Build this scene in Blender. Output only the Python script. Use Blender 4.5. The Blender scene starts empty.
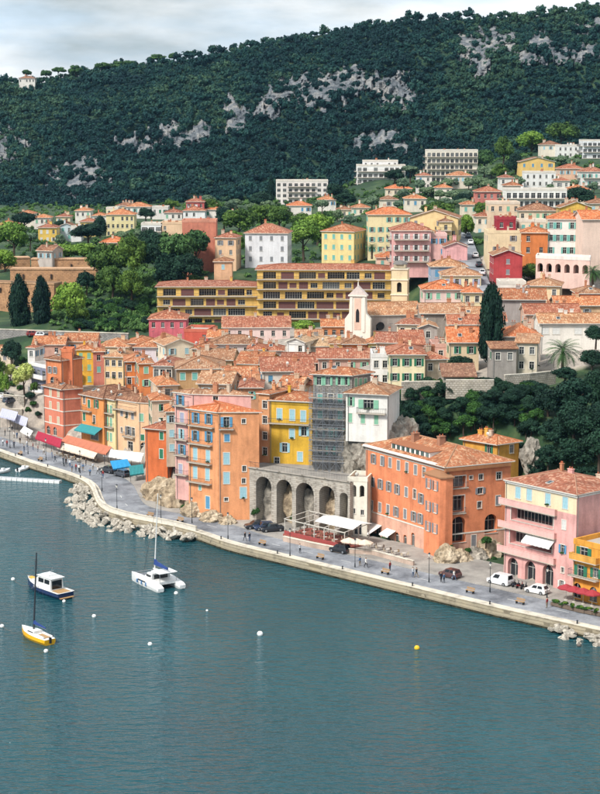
import bpy, bmesh, math, random
import numpy as np
from mathutils import Vector, Matrix, noise

random.seed(7)
rng = np.random.default_rng(11)
SC = bpy.context.scene
COL = SC.collection
# ------------------------------------------------------------------ camera
F, HZ, CZ = 1700.0, 130.0, 75.0          # focal in photo pixels, horizon row, eye height (m)
TH = math.atan((397 - HZ) / F)
cam = bpy.data.cameras.new('camera')
cam.sensor_fit = 'VERTICAL'; cam.sensor_height = 24; cam.lens = F / 794 * 24
cam.clip_start = 1; cam.clip_end = 30000
camo = bpy.data.objects.new('camera', cam); COL.objects.link(camo)
camo.location = (0, 0, CZ); camo.rotation_euler = (math.pi / 2 - TH, 0, 0)
SC.camera = camo
# ------------------------------------------------------------------ sky
SUN_EL, SUN_AZ = math.radians(47), math.radians(224)      # azimuth clockwise from +Y
W = bpy.data.worlds.new('World'); SC.world = W; W.use_nodes = True
nt = W.node_tree; nt.nodes.clear()
N = nt.nodes.new
out = N('ShaderNodeOutputWorld'); bg = N('ShaderNodeBackground'); sky = N('ShaderNodeTexSky')
sky.sky_type = 'NISHITA'; sky.sun_disc = False
sky.sun_elevation = SUN_EL; sky.sun_rotation = SUN_AZ
sky.air_density = 1.0; sky.dust_density = 1.5; sky.ozone_density = 1.0
tc = N('ShaderNodeTexCoord'); mp = N('ShaderNodeMapping'); mp.inputs['Scale'].default_value = (1.0, 1.0, 3.2)
n1 = N('ShaderNodeTexNoise'); n1.inputs['Scale'].default_value = 3.1; n1.inputs['Detail'].default_value = 7; n1.inputs['Roughness'].default_value = .55
n2 = N('ShaderNodeTexNoise'); n2.inputs['Scale'].default_value = 9.5; n2.inputs['Detail'].default_value = 6
mp2 = N('ShaderNodeMapping'); mp2.inputs['Scale'].default_value = (1, 1, 5.0); mp2.inputs['Location'].default_value = (.31, .2, .47)
r1 = N('ShaderNodeValToRGB'); r1.color_ramp.elements[0].position = .28; r1.color_ramp.elements[1].position = .50
r2 = N('ShaderNodeValToRGB')
r2.color_ramp.elements[0].position = .38; r2.color_ramp.elements[0].color = (10.4, 12.6, 14.6, 1)
r2.color_ramp.elements[1].position = .62; r2.color_ramp.elements[1].color = (16.2, 16.8, 17.2, 1)
mix = N('ShaderNodeMix'); mix.data_type = 'RGBA'
L = nt.links.new
L(tc.outputs['Generated'], mp.inputs['Vector']); L(mp.outputs[0], n1.inputs['Vector'])
L(tc.outputs['Generated'], mp2.inputs['Vector']); L(mp2.outputs[0], n2.inputs['Vector'])
L(n1.outputs['Fac'], r1.inputs['Fac']); L(n2.outputs['Fac'], r2.inputs['Fac'])
L(r1.outputs['Color'], mix.inputs['Factor']); L(sky.outputs[0], mix.inputs['A']); L(r2.outputs['Color'], mix.inputs['B'])
L(mix.outputs['Result'], bg.inputs['Color']); bg.inputs['Strength'].default_value = 0.05
L(bg.outputs[0], out.inputs['Surface'])
# ------------------------------------------------------------------ sun and exposure
sl = bpy.data.lights.new('sun', 'SUN'); sl.energy = 3.4; sl.angle = math.radians(12); sl.color = (1.0, .965, .91)
slo = bpy.data.objects.new('sun', sl); COL.objects.link(slo)
sd = Vector((math.sin(SUN_AZ) * math.cos(SUN_EL), math.cos(SUN_AZ) * math.cos(SUN_EL), math.sin(SUN_EL)))
slo.rotation_euler = sd.to_track_quat('Z', 'Y').to_euler(); slo.location = (-100, -100, 300)
SC.view_settings.view_transform = 'Standard'; SC.view_settings.look = 'None'
SC.view_settings.gamma = 1; SC.view_settings.use_curve_mapping = False
SC.view_settings.exposure = 0.52
SC.render.engine = 'CYCLES'
cy = SC.cycles
cy.use_denoising = True; cy.max_bounces = 6; cy.diffuse_bounces = 2; cy.glossy_bounces = 2
cy.transmission_bounces = 2; cy.volume_bounces = 0; cy.transparent_max_bounces = 4
cy.sample_clamp_indirect = 4; cy.caustics_reflective = False; cy.caustics_refractive = False

# ------------------------------------------------------------------ photo pixel -> place
CT, ST = math.cos(TH), math.sin(TH)
def ray(px, py):
    u = (px - 300) / F; v = (397 - py) / F
    return (u, CT + v * ST, -ST + v * CT)
def P(px, py, Y):
    d = ray(px, py); t = Y / d[1]
    return Vector((d[0] * t, Y, CZ + d[2] * t))
def G(px, py, z):
    d = ray(px, py); t = (z - CZ) / d[2]
    return Vector((d[0] * t, d[1] * t, z))
def proj(p):
    x, y, z = p[0], p[1], p[2] - CZ
    w = y * CT - z * ST
    return (300 + F * x / w, 397 - F * (y * ST + z * CT) / w)
def interp(x, xs, ys): return float(np.interp(x, xs, ys))
def smooth(a, b, x):
    t = min(1, max(0, (x - a) / (b - a))); return t * t * (3 - 2 * t)

# ------------------------------------------------------------------ materials
def lin(h, k=1.0):
    if isinstance(h, str):
        c = [int(h[i:i + 2], 16) / 255 for i in (0, 2, 4)]
        return tuple(k * (x / 12.92 if x <= .04045 else ((x + .055) / 1.055) ** 2.4) for x in c)
    return tuple(k * x for x in h)
MATS = {}
def newmat(name):
    m = bpy.data.materials.new(name); m.use_nodes = True
    t = m.node_tree; b = t.nodes['Principled BSDF']
    return m, t, b, t.nodes.new, t.links.new
def ramp(n, stops):
    r = n('ShaderNodeValToRGB'); e = r.color_ramp.elements
    while len(e) < len(stops): e.new(.5)
    for i, (p, c) in enumerate(stops):
        e[i].position = p; e[i].color = (c if len(c) == 4 else (*c, 1))
    return r
def noisetex(n, l, vec, scale, detail=4, rough=.55):
    x = n('ShaderNodeTexNoise'); x.inputs['Scale'].default_value = scale
    x.inputs['Detail'].default_value = detail; x.inputs['Roughness'].default_value = rough
    if vec is not None: l(vec, x.inputs['Vector'])
    return x
def mulmix(n, l, a, b, fac=1.0, mode='MULTIPLY'):
    x = n('ShaderNodeMix'); x.data_type = 'RGBA'; x.blend_type = mode; x.inputs['Factor'].default_value = fac
    for s, k in ((a, 'A'), (b, 'B')):
        if isinstance(s, tuple): x.inputs[k].default_value = (*s, 1)
        else: l(s, x.inputs[k])
    return x.outputs['Result']
def bump(n, l, b, h, strength, dist):
    x = n('ShaderNodeBump'); x.inputs['Strength'].default_value = strength; x.inputs['Distance'].default_value = dist
    l(h, x.inputs['Height']); l(x.outputs[0], b.inputs['Normal'])
def flat(name, col, rough=.6, metal=0.0, k=1.0, spec=None):
    key = ('flat', name)
    if key in MATS: return MATS[key]
    m, t, b, n, l = newmat(name)
    c = lin(col, k)
    tcn = n('ShaderNodeTexCoord'); nz = noisetex(n, l, tcn.outputs['Object'], 2.3, 3)
    rp = ramp(n, [(.3, (.86, .86, .86)), (.7, (1.06, 1.06, 1.06))]); l(nz.outputs['Fac'], rp.inputs['Fac'])
    l(mulmix(n, l, c, rp.outputs['Color']), b.inputs['Base Color'])
    b.inputs['Roughness'].default_value = rough; b.inputs['Metallic'].default_value = metal
    if spec is not None: b.inputs['Specular IOR Level'].default_value = spec
    MATS[key] = m; return m
def wall(col, k=.84, dirt=.8):
    """lime-washed stucco: cloudy wash, vertical rain streaks, small patches"""
    key = ('wall', col, k, dirt)
    if key in MATS: return MATS[key]
    m, t, b, n, l = newmat('stucco_' + str(col))
    c = lin(col, k); g_ = .3 * c[0] + .59 * c[1] + .11 * c[2]; c = tuple(x * .96 + g_ * .04 for x in c); dirt = dirt * (.55 if g_ > .5 else 1)
    tcn = n('ShaderNodeTexCoord'); oi = n('ShaderNodeObjectInfo')
    add = n('ShaderNodeVectorMath'); add.operation = 'ADD'
    mul = n('ShaderNodeMath'); mul.operation = 'MULTIPLY'; mul.inputs[1].default_value = 60
    l(oi.outputs['Random'], mul.inputs[0]); l(tcn.outputs['Object'], add.inputs[0]); l(mul.outputs[0], add.inputs[1])
    v = add.outputs[0]
    a = noisetex(n, l, v, .33, 5, .6)
    ra = ramp(n, [(.30, (1 - .30 * dirt,) * 3), (.52, (1, 1, 1)), (.75, (1 + .14 * dirt,) * 3)]); l(a.outputs['Fac'], ra.inputs['Fac'])
    mpn = n('ShaderNodeMapping'); mpn.inputs['Scale'].default_value = (1.1, 1.1, .14); l(v, mpn.inputs['Vector'])
    s = noisetex(n, l, mpn.outputs[0], 1.0, 4, .6)
    rs = ramp(n, [(.36, (1 - .22 * dirt, 1 - .24 * dirt, 1 - .24 * dirt)), (.56, (1, 1, 1))]); l(s.outputs['Fac'], rs.inputs['Fac'])
    f = noisetex(n, l, v, 3.2, 3)
    rf = ramp(n, [(.3, (.93, .93, .93)), (.7, (1.04, 1.04, 1.04))]); l(f.outputs['Fac'], rf.inputs['Fac'])
    x = mulmix(n, l, c, ra.outputs['Color']); x = mulmix(n, l, x, rs.outputs['Color']); x = mulmix(n, l, x, rf.outputs['Color'])
    l(x, b.inputs['Base Color']); b.inputs['Roughness'].default_value = .9; b.inputs['Specular IOR Level'].default_value = .2
    bump(n, l, b, f.outputs['Fac'], .25, .04)
    MATS[key] = m; return m
def tiles(key0, base, alt, moss):
    """canal tile roof, uv in metres: u along the eave, v up the slope"""
    key = ('tile', key0)
    if key in MATS: return MATS[key]
    m, t, b, n, l = newmat('roof_tiles_' + key0)
    uv = n('ShaderNodeUVMap'); uv.uv_map = 'uv'
    oi = n('ShaderNodeObjectInfo'); add = n('ShaderNodeVectorMath'); add.operation = 'ADD'
    mul = n('ShaderNodeMath'); mul.operation = 'MULTIPLY'; mul.inputs[1].default_value = 90
    l(oi.outputs['Random'], mul.inputs[0]); l(uv.outputs[0], add.inputs[0]); l(mul.outputs[0], add.inputs[1])
    v = add.outputs[0]
    mpn = n('ShaderNodeMapping'); mpn.inputs['Scale'].default_value = (3.1, 2.2, 1); l(v, mpn.inputs['Vector'])
    vo = n('ShaderNodeTexVoronoi'); vo.inputs['Scale'].default_value = 1.0; vo.inputs['Randomness'].default_value = .45; l(mpn.outputs[0], vo.inputs['Vector'])
    sep = n('ShaderNodeSeparateColor'); l(vo.outputs['Color'], sep.inputs[0])
    rc = ramp(n, [(.0, lin(base, .74)), (.35, lin(base, .85)), (.62, lin(base, .96)), (.88, lin(alt, .85)), (1.0, lin(alt, .98))])
    l(sep.outputs[0], rc.inputs['Fac'])
    big = noisetex(n, l, v, .42, 5, .65)
    rb = ramp(n, [(.33, (.66, .63, .62)), (.5, (1, 1, 1)), (.7, (1.1, 1.08, 1.03))]); l(big.outputs['Fac'], rb.inputs['Fac'])
    mp3 = n('ShaderNodeMapping'); mp3.inputs['Scale'].default_value = (3.4, .8, 1); l(v, mp3.inputs['Vector'])
    st = noisetex(n, l, mp3.outputs[0], 1.0, 5, .7)
    rs = ramp(n, [(.52, (0, 0, 0)), (.72, (.5, .5, .5))]); l(st.outputs['Fac'], rs.inputs['Fac'])
    x = mulmix(n, l, rc.outputs['Color'], rb.outputs['Color'])
    mx = n('ShaderNodeMix'); mx.data_type = 'RGBA'; l(rs.outputs['Color'], mx.inputs['Factor']); l(x, mx.inputs['A']); mx.inputs['B'].default_value = (*lin(moss, .8), 1)
    wv = n('ShaderNodeTexWave'); wv.wave_type = 'BANDS'; wv.bands_direction = 'X'; wv.inputs['Scale'].default_value = 1.05
    wv.inputs['Distortion'].default_value = .6; l(uv.outputs[0], wv.inputs['Vector'])
    rw = ramp(n, [(.0, (.70, .69, .68)), (.55, (1.05, 1.05, 1.05))]); l(wv.outputs['Fac'], rw.inputs['Fac'])
    ro = ramp(n, [(0, (.78, .76, .76)), (.35, (1.0, 1.0, .98)), (.7, (1.08, 1.02, .92)), (1, (.92, .95, .98))]); l(oi.outputs['Random'], ro.inputs['Fac'])
    l(mulmix(n, l, mulmix(n, l, mx.outputs['Result'], rw.outputs['Color']), ro.outputs['Color']), b.inputs['Base Color'])
    b.inputs['Roughness'].default_value = .9; b.inputs['Specular IOR Level'].default_value = .15
    bump(n, l, b, wv.outputs['Fac'], .8, .1)
    MATS[key] = m; return m
def stone(key0, c1, c2, joint, bw=.9, bh=.4, k=.8):
    key = ('stone', key0)
    if key in MATS: return MATS[key]
    m, t, b, n, l = newmat('stone_' + key0)
    tcn = n('ShaderNodeTexCoord')
    # coursed masonry: use (x+y, z)
    sp = n('ShaderNodeSeparateXYZ'); l(tcn.outputs['Object'], sp.inputs[0])
    ad = n('ShaderNodeMath'); l(sp.outputs['X'], ad.inputs[0]); l(sp.outputs['Y'], ad.inputs[1])
    cb = n('ShaderNodeCombineXYZ'); l(ad.outputs[0], cb.inputs['X']); l(sp.outputs['Z'], cb.inputs['Y'])
    dn = noisetex(n, l, tcn.outputs['Object'], 1.6, 2)
    dv = n('ShaderNodeMix'); dv.data_type = 'VECTOR'; dv.inputs['Factor'].default_value = .12
    l(cb.outputs[0], dv.inputs['A']); l(dn.outputs['Color'], dv.inputs['B'])
    br = n('ShaderNodeTexBrick'); br.inputs['Scale'].default_value = 1; br.inputs['Brick Width'].default_value = bw; br.inputs['Row Height'].default_value = bh
    br.inputs['Mortar Size'].default_value = .045; br.inputs['Color1'].default_value = (*lin(c1, k), 1); br.inputs['Color2'].default_value = (*lin(c2, k), 1)
    br.inputs['Mortar'].default_value = (*lin(joint, k), 1); l(dv.outputs['Result'], br.inputs['Vector'])
    a = noisetex(n, l, tcn.outputs['Object'], .5, 6, .65)
    ra = ramp(n, [(.3, (.55, .55, .54)), (.5, (1, 1, 1)), (.75, (1.2, 1.18, 1.12))]); l(a.outputs['Fac'], ra.inputs['Fac'])
    l(mulmix(n, l, br.outputs['Color'], ra.outputs['Color']), b.inputs['Base Color'])
    b.inputs['Roughness'].default_value = .95
    bump(n, l, b, br.outputs['Fac'], -.6, .06)
    MATS[key] = m; return m
def rockmat(key0, lo, mid, hi, scale=.25):
    key = ('rock', key0)
    if key in MATS: return MATS[key]
    m, t, b, n, l = newmat('rock_' + key0)
    tcn = n('ShaderNodeTexCoord')
    mpn = n('ShaderNodeMapping'); mpn.inputs['Scale'].default_value = (1, 1, .45); l(tcn.outputs['Object'], mpn.inputs['Vector'])
    a = noisetex(n, l, mpn.outputs[0], scale, 8, .68)
    rc = ramp(n, [(.32, lin(lo)), (.47, lin(mid)), (.66, lin(hi))]); l(a.outputs['Fac'], rc.inputs['Fac'])
    f = noisetex(n, l, tcn.outputs['Object'], scale * 6, 6, .7)
    rf = ramp(n, [(.35, (.6, .6, .6)), (.6, (1.1, 1.1, 1.1))]); l(f.outputs['Fac'], rf.inputs['Fac'])
    l(mulmix(n, l, rc.outputs['Color'], rf.outputs['Color']), b.inputs['Base Color'])
    b.inputs['Roughness'].default_value = .95; b.inputs['Specular IOR Level'].default_value = .2
    bump(n, l, b, f.outputs['Fac'], .9, .25)
    MATS[key] = m; return m
def leafmat(key0, dark, light, warm=None):
    key = ('leaf', key0)
    if key in MATS: return MATS[key]
    m, t, b, n, l = newmat('foliage_' + key0)
    at = n('ShaderNodeAttribute'); at.attribute_name = 'tint'
    oi = n('ShaderNodeObjectInfo')
    rc = ramp(n, [(.0, lin(dark)), (1.0, lin(light))] if not warm else [(.0, lin(dark)), (.55, lin(light)), (1.0, lin(warm))]); l(at.outputs['Fac'], rc.inputs['Fac'])
    ro = ramp(n, [(.0, (.82, .86, .95)), (1.0, (1.16, 1.12, .98))]); l(oi.outputs['Random'], ro.inputs['Fac'])
    l(mulmix(n, l, rc.outputs['Color'], ro.outputs['Color']), b.inputs['Base Color'])
    b.inputs['Roughness'].default_value = .7; b.inputs['Specular IOR Level'].default_value = .15
    MATS[key] = m; return m
def glassmat():
    key = ('glass',)
    if key in MATS: return MATS[key]
    m, t, b, n, l = newmat('window_glass')
    oi = n('ShaderNodeObjectInfo'); rc = ramp(n, [(0, (.006, .008, .01)), (.7, (.03, .035, .04)), (1, (.16, .17, .17))]); l(oi.outputs['Random'], rc.inputs['Fac'])
    l(rc.outputs['Color'], b.inputs['Base Color']); b.inputs['Roughness'].default_value = .12
    MATS[key] = m; return m
GLASS = glassmat()

# ------------------------------------------------------------------ mesh builder
def tag(o, label=None, cat=None, group=None, kind=None):
    if label: o['label'] = label
    if cat: o['category'] = cat
    if group: o['group'] = group
    if kind: o['kind'] = kind
    return o
def link(name, data, parent=None, loc=(0, 0, 0), rz=0.0, scale=None):
    o = bpy.data.objects.new(name, data); COL.objects.link(o)
    if parent is not None: o.parent = parent
    o.location = loc
    if rz: o.rotation_euler = (0, 0, rz)
    if scale is not None: o.scale = scale
    return o
def thing(name, label, cat, loc, rz=0.0, group=None):
    return tag(link(name, None, None, loc, rz), label, cat, group)
class MB:
    def __init__(s): s.v = []; s.f = []; s.m = []; s.uv = []
    def face(s, pts, m=0, uv=None):
        i = len(s.v); s.v += [tuple(p) for p in pts]; s.f.append(tuple(range(i, i + len(pts)))); s.m.append(m)
        s.uv += (uv if uv else [(0, 0)] * len(pts)); return s
    def box(s, x0, x1, y0, y1, z0, z1, m=0, M=None):
        c = [(x0, y0, z0), (x1, y0, z0), (x1, y1, z0), (x0, y1, z0), (x0, y0, z1), (x1, y0, z1), (x1, y1, z1), (x0, y1, z1)]
        if M is not None: c = [M @ Vector(p) for p in c]
        for q in ((0, 3, 2, 1), (4, 5, 6, 7), (0, 1, 5, 4), (1, 2, 6, 5), (2, 3, 7, 6), (3, 0, 4, 7)):
            s.face([c[k] for k in q], m)
        return s
    def bar(s, p, q, r, m=0, n=4, r2=None):
        p = Vector(p); q = Vector(q); d = (q - p)
        if d.length < 1e-6: return s
        d.normalize(); a = d.orthogonal().normalized() if abs(d.z) < .99 else Vector((1, 0, 0)); b = d.cross(a)
        r2 = r if r2 is None else r2
        R = [[c + (a * math.cos(2 * math.pi * (k + .5) / n) + b * math.sin(2 * math.pi * (k + .5) / n)) * rr for k in range(n)] for c, rr in ((p, r), (q, r2))]
        for k in range(n): s.face([R[0][k], R[0][(k + 1) % n], R[1][(k + 1) % n], R[1][k]], m)
        s.face(R[0][::-1], m); s.face(R[1], m); return s
    def loft(s, rings, m=0, closed=True, caps=True, mfun=None):
        n = len(rings[0])
        for i in range(len(rings) - 1):
            for k in range(n if closed else n - 1):
                j = (k + 1) % n
                s.face([rings[i][k], rings[i][j], rings[i + 1][j], rings[i + 1][k]], mfun(i, k) if mfun else m)
        if caps: s.face(list(rings[0])[::-1], m); s.face(rings[-1], m)
        return s
    def mesh(s, name, mats, off=(0, 0, 0), smooth=False, weld=False):
        me = bpy.data.meshes.new(name); ox, oy, oz = off
        me.from_pydata([(x - ox, y - oy, z - oz) for x, y, z in s.v], [], s.f)
        for mt in mats: me.materials.append(mt)
        me.polygons.foreach_set('material_index', s.m)
        if any(u != (0, 0) for u in s.uv):
            ul = me.uv_layers.new(name='uv'); ul.data.foreach_set('uv', [c for u in s.uv for c in u])
        if weld:
            bm = bmesh.new(); bm.from_mesh(me); bmesh.ops.remove_doubles(bm, verts=bm.verts, dist=1e-4)
            bmesh.ops.recalc_face_normals(bm, faces=bm.faces); bm.to_mesh(me); bm.free()
        if smooth: me.polygons.foreach_set('use_smooth', [True] * len(me.polygons))
        me.update(); return me
    def obj(s, name, mats, parent=None, off=(0, 0, 0), loc=None, rz=0.0, smooth=False, weld=False):
        return link(name, s.mesh(name, mats, off, smooth, weld), parent, loc if loc is not None else (0, 0, 0), rz)

# ------------------------------------------------------------------ building kit
SH = {'blue': '5f9ec4', 'pale': 'a9d3dd', 'teal': '7cc0b4', 'green': '2f7d5c', 'lgreen': '8cc4a4', 'grey': '8f9094', 'white': 'e8e6e0',
      'brown': '744640', 'dark': '3c4148', 'cream': 'd9c9a8', 'lav': 'b4b4cc'}
def shmat(c): return flat('shutter_' + c, SH[c], .65, k=.8)
TRIM = flat('window_trim', 'e6dfd2', .7, k=.85)
FRAME = flat('window_frame', 'd8d5cc', .6, k=.8)
STEEL = flat('railing_iron', '4a4c50', .5, .3)
CONC = flat('balcony_slab', 'cbbfae', .85, k=.8)
MC = {}; LATER = []
def win_parts(w, h, style, arch, depth):
    """frame, pane, shutter meshes in facade space: x along the wall, y inward, z up, origin at the opening's centre"""
    key = (round(w, 2), round(h, 2), arch, round(depth, 2))
    if key in MC: return MC[key]
    d = depth
    fr = MB(); b = .06
    y0, y1 = d - .09, d - .03
    if arch:
        r = w / 2; zc = h / 2 - r; ncv = 10
        arc = [(r * math.cos(a), zc + r * math.sin(a)) for a in [math.pi * k / ncv for k in range(ncv + 1)]]
        pl = [(w / 2, -h / 2)] + arc + [(-w / 2, -h / 2)]
        pane = MB(); pane.face([(x, d, z) for x, z in pl][::-1]); pane.face([(x, d + .02, z) for x, z in pl])
        fr.box(-.04, .04, y0, y1, -h / 2, h / 2); fr.box(-w / 2, w / 2, y0 + .005, y1 - .005, zc - .04, zc + .04)
        fr.box(-w / 2, -w / 2 + b, y0, y1, -h / 2, zc); fr.box(w / 2 - b, w / 2, y0, y1, -h / 2, zc)
    else:
        nb = max(2, int(round(w / .75)))
        for k in range(nb + 1):
            x = -w / 2 + b / 2 + (w - b) * k / nb; fr.box(x - b / 2, x + b / 2, y0, y1, -h / 2, h / 2)
        fr.box(-w / 2 + b, w / 2 - b, y0 + .004, y1 - .004, -h / 2, -h / 2 + b); fr.box(-w / 2 + b, w / 2 - b, y0 + .004, y1 - .004, h / 2 - b, h / 2)
        if h > 1.2: fr.box(-w / 2 + b, w / 2 - b, y0 + .008, y1 - .008, h * .18 - .03, h * .18 + .03)
        pane = MB(); pane.box(-w / 2, w / 2, d - .05, d, -h / 2, h / 2)
    sm = MB(); sw = w / 2 - .01
    sm.box(-sw / 2, sw / 2, -.02, .03, -h / 2, h / 2)
    for k in range(2): sm.box(-sw / 2 + .06, sw / 2 - .06, -.035, -.018, -h / 2 + .08 + k * h / 2, -h / 2 + h * .5 - .08 + k * h / 2)
    MC[key] = (fr, pane, sm); return MC[key]
def getmesh(key, fn):
    if key not in MC: MC[key] = fn()
    return MC[key]
def make_window(parent, off, p, rz, w, h, style, shc, trim, full, arch=False, depth=.22, rail=False):
    """p: opening centre on the wall plane (world)"""
    fr, pane, sm = win_parts(w, h, style, arch, depth)
    loc = (p[0] - off[0], p[1] - off[1], p[2] - off[2]); kk = (round(w, 2), round(h, 2), arch, round(depth, 2))
    def surround(mb, m):
        if trim:
            t = .13
            mb.box(-w / 2 - t, -w / 2, -.03, .05, -h / 2, h / 2, m); mb.box(w / 2, w / 2 + t, -.03, .05, -h / 2, h / 2, m)
            mb.box(-w / 2 - t, w / 2 + t, -.035, .05, h / 2, h / 2 + t, m)
        mb.box(-w / 2 - .12, w / 2 + .12, -.10, .06, -h / 2 - .09, -h / 2, m)
    if not full:
        def mk():
            a = MB(); a.v = list(fr.v); a.f = list(fr.f); a.m = [0] * len(fr.f); a.uv = list(fr.uv)
            i = len(a.v); a.v += pane.v; a.f += [tuple(k + i for k in f) for f in pane.f]; a.m += [1] * len(pane.f); a.uv += pane.uv
            surround(a, 2)
            if style in ('open', 'closed'):
                for sx in (-1, 1):
                    cx = sx * (w * .75 + .01 if style == 'open' else w / 4); cyy = -.05 if style == 'open' else .03
                    i = len(a.v); a.v += [(x + cx, y + cyy, z) for x, y, z in sm.v]; a.f += [tuple(k + i for k in f) for f in sm.f]; a.m += [3] * len(sm.f); a.uv += sm.uv
            return a.mesh('window', [FRAME, GLASS, TRIM, shmat(shc)])
        return link('window', getmesh(('wl', kk, style, shc, trim), mk), parent, loc, rz)
    def mkf():
        a = MB(); a.v = list(fr.v); a.f = list(fr.f); a.m = [0] * len(fr.f); a.uv = list(fr.uv); surround(a, 1)
        return a.mesh('window', [FRAME, TRIM])
    o = link('window', getmesh(('wf', kk, trim), mkf), parent, loc, rz)
    link('pane', getmesh(('wp', kk), lambda: pane.mesh('pane', [GLASS])), o)
    if style in ('open', 'closed', 'half'):
        me = getmesh(('ws', kk, shc), lambda: sm.mesh('shutter', [shmat(shc)]))
        for sx in (-1, 1):
            op = style == 'open' or (style == 'half' and sx > 0)
            s = link('shutter', me, o, (sx * (w * .75 + .015 if op else w / 4), -.05 if op else .04, 0))
            if op and random.random() < .35: s.rotation_euler = (0, 0, sx * random.uniform(.05, .3)); s.location.y -= .06
    if h > 1.2 and not arch and depth < .5 and random.random() < .13: LATER.append((o, w, h))
    if rail:
        link('guard_rail', getmesh(('gr', round(w, 2)), lambda: rail_mesh(w, .0, .95)), o, (0, -.05, -h / 2))
    return o
def rail_mesh(w, dp, hh):
    mb = MB(); segs = [((-w / 2, -dp), (w / 2, -dp))]
    if dp > .05: segs += [((-w / 2, 0), (-w / 2, -dp)), ((w / 2, 0), (w / 2, -dp))]
    for (x0, y0), (x1, y1) in segs:
        mb.bar((x0, y0, hh), (x1, y1, hh), .03); mb.bar((x0, y0, .08), (x1, y1, .08), .02)
        ln = math.hypot(x1 - x0, y1 - y0); nn = max(1, int(ln / .22))
        for k in range(nn + 1):
            t = k / nn; x = x0 + (x1 - x0) * t; y = y0 + (y1 - y0) * t; mb.bar((x, y, .02), (x, y, hh), .014, n=3)
    return mb.mesh('railing', [STEEL])
def make_balcony(parent, off, p, rz, w, dp=.9, solid=None, full=True, hh=.95):
    """p: centre of the slab's top edge on the wall plane"""
    loc = (p[0] - off[0], p[1] - off[1], p[2] - off[2])
    def slab():
        mb = MB(); mb.box(-w / 2, w / 2, -dp, -.003, -.16, 0)
        for k in (-1, 1): mb.box(k * w * .38 - .07, k * w * .38 + .07, -dp * .7, -.003, -.40, -.165)
        return mb.mesh('balcony', [CONC])
    o = link('balcony', getmesh(('bs', round(w, 2), dp), slab), parent, loc, rz)
    if solid:
        def par():
            mb = MB(); mb.box(-w / 2, w / 2, -dp, -dp + .12, 0, hh); mb.box(-w / 2, -w / 2 + .12, -dp + .12, -.01, 0, hh); mb.box(w / 2 - .12, w / 2, -dp + .12, -.01, 0, hh)
            mb.box(-w / 2 - .04, w / 2 + .04, -dp - .04, -dp + .16, hh, hh + .08)
            return mb.mesh('parapet', [solid])
        link('parapet', getmesh(('bp', round(w, 2), dp, solid.name, hh), par), o)
    else:
        link('railing', getmesh(('br', round(w, 2), dp), lambda: rail_mesh(w - .06, dp - .04, hh)), o)
    return o
def facade(mb, A, B, z0, z1, ops, m=0, zs=None, zt=None):
    """wall A->B between z0 and z1 with real openings (s0,s1,t0,t1,depth,arch) and their reveals"""
    A = Vector((A[0], A[1], 0)); B = Vector((B[0], B[1], 0)); Ln = (B - A).length; d = (B - A) / Ln; inn = Vector((-d.y, d.x, 0))
    def pt(s, t, q=0.0): return A + d * s + inn * q + Vector((0, 0, t))
    good = []
    for o in ops:
        s0, s1, t0, t1 = o[:4]
        if s0 < .12 or s1 > Ln - .12 or t0 < z0 + .02 or t1 > z1 - .05: continue
        if any(not (s1 + .05 < g[0] or s0 - .05 > g[1] or t1 + .05 < g[2] or t0 - .05 > g[3]) for g in good): continue
        good.append(o)
    ss = sorted({0.0, Ln, *[g[0] for g in good], *[g[1] for g in good]}); ts = sorted({z0, z1, *[g[2] for g in good], *[g[3] for g in good], *([zs] if zs else []), *([zt] if zt else [])})
    for j in range(len(ts) - 1):
        run = None
        for i in range(len(ss) - 1):
            cs = (ss[i] + ss[i + 1]) / 2; ct = (ts[j] + ts[j + 1]) / 2
            hole = any(g[0] < cs < g[1] and g[2] < ct < g[3] for g in good)
            if not hole and run is None: run = ss[i]
            if (hole or i == len(ss) - 2) and run is not None:
                e = ss[i] if hole else ss[i + 1]
                mb.face([pt(run, ts[j]), pt(e, ts[j]), pt(e, ts[j + 1]), pt(run, ts[j + 1])], 2 if (zs and ts[j + 1] <= zs + .01) or (zt and ts[j] >= zt - .01) else m); run = None
    for g in good:
        s0, s1, t0, t1, dp, arch = g[:6]
        r = (s1 - s0) / 2; ta = t1 - r if arch else t1; sc = (s0 + s1) / 2
        mb.face([pt(s0, t0), pt(s0, ta), pt(s0, ta, dp), pt(s0, t0, dp)], m)
        mb.face([pt(s1, ta), pt(s1, t0), pt(s1, t0, dp), pt(s1, ta, dp)], m)
        mb.face([pt(s1, t0), pt(s0, t0), pt(s0, t0, dp), pt(s1, t0, dp)], m)
        if not arch:
            mb.face([pt(s0, t1), pt(s1, t1), pt(s1, t1, dp), pt(s0, t1, dp)], m)
        else:
            n = 10; arc = [(sc + r * math.cos(math.pi * k / n), ta + r * math.sin(math.pi * k / n)) for k in range(n + 1)]
            for k in range(n):
                (a0, b0), (a1, b1) = arc[k], arc[k + 1]
                mb.face([pt(a0, b0), pt(a0, b0, dp), pt(a1, b1, dp), pt(a1, b1)], m)
                mb.face([pt(a0, b0), pt(a1, b1), pt(a1, t1), pt(a0, t1)], m)
    return good, d, inn
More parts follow.
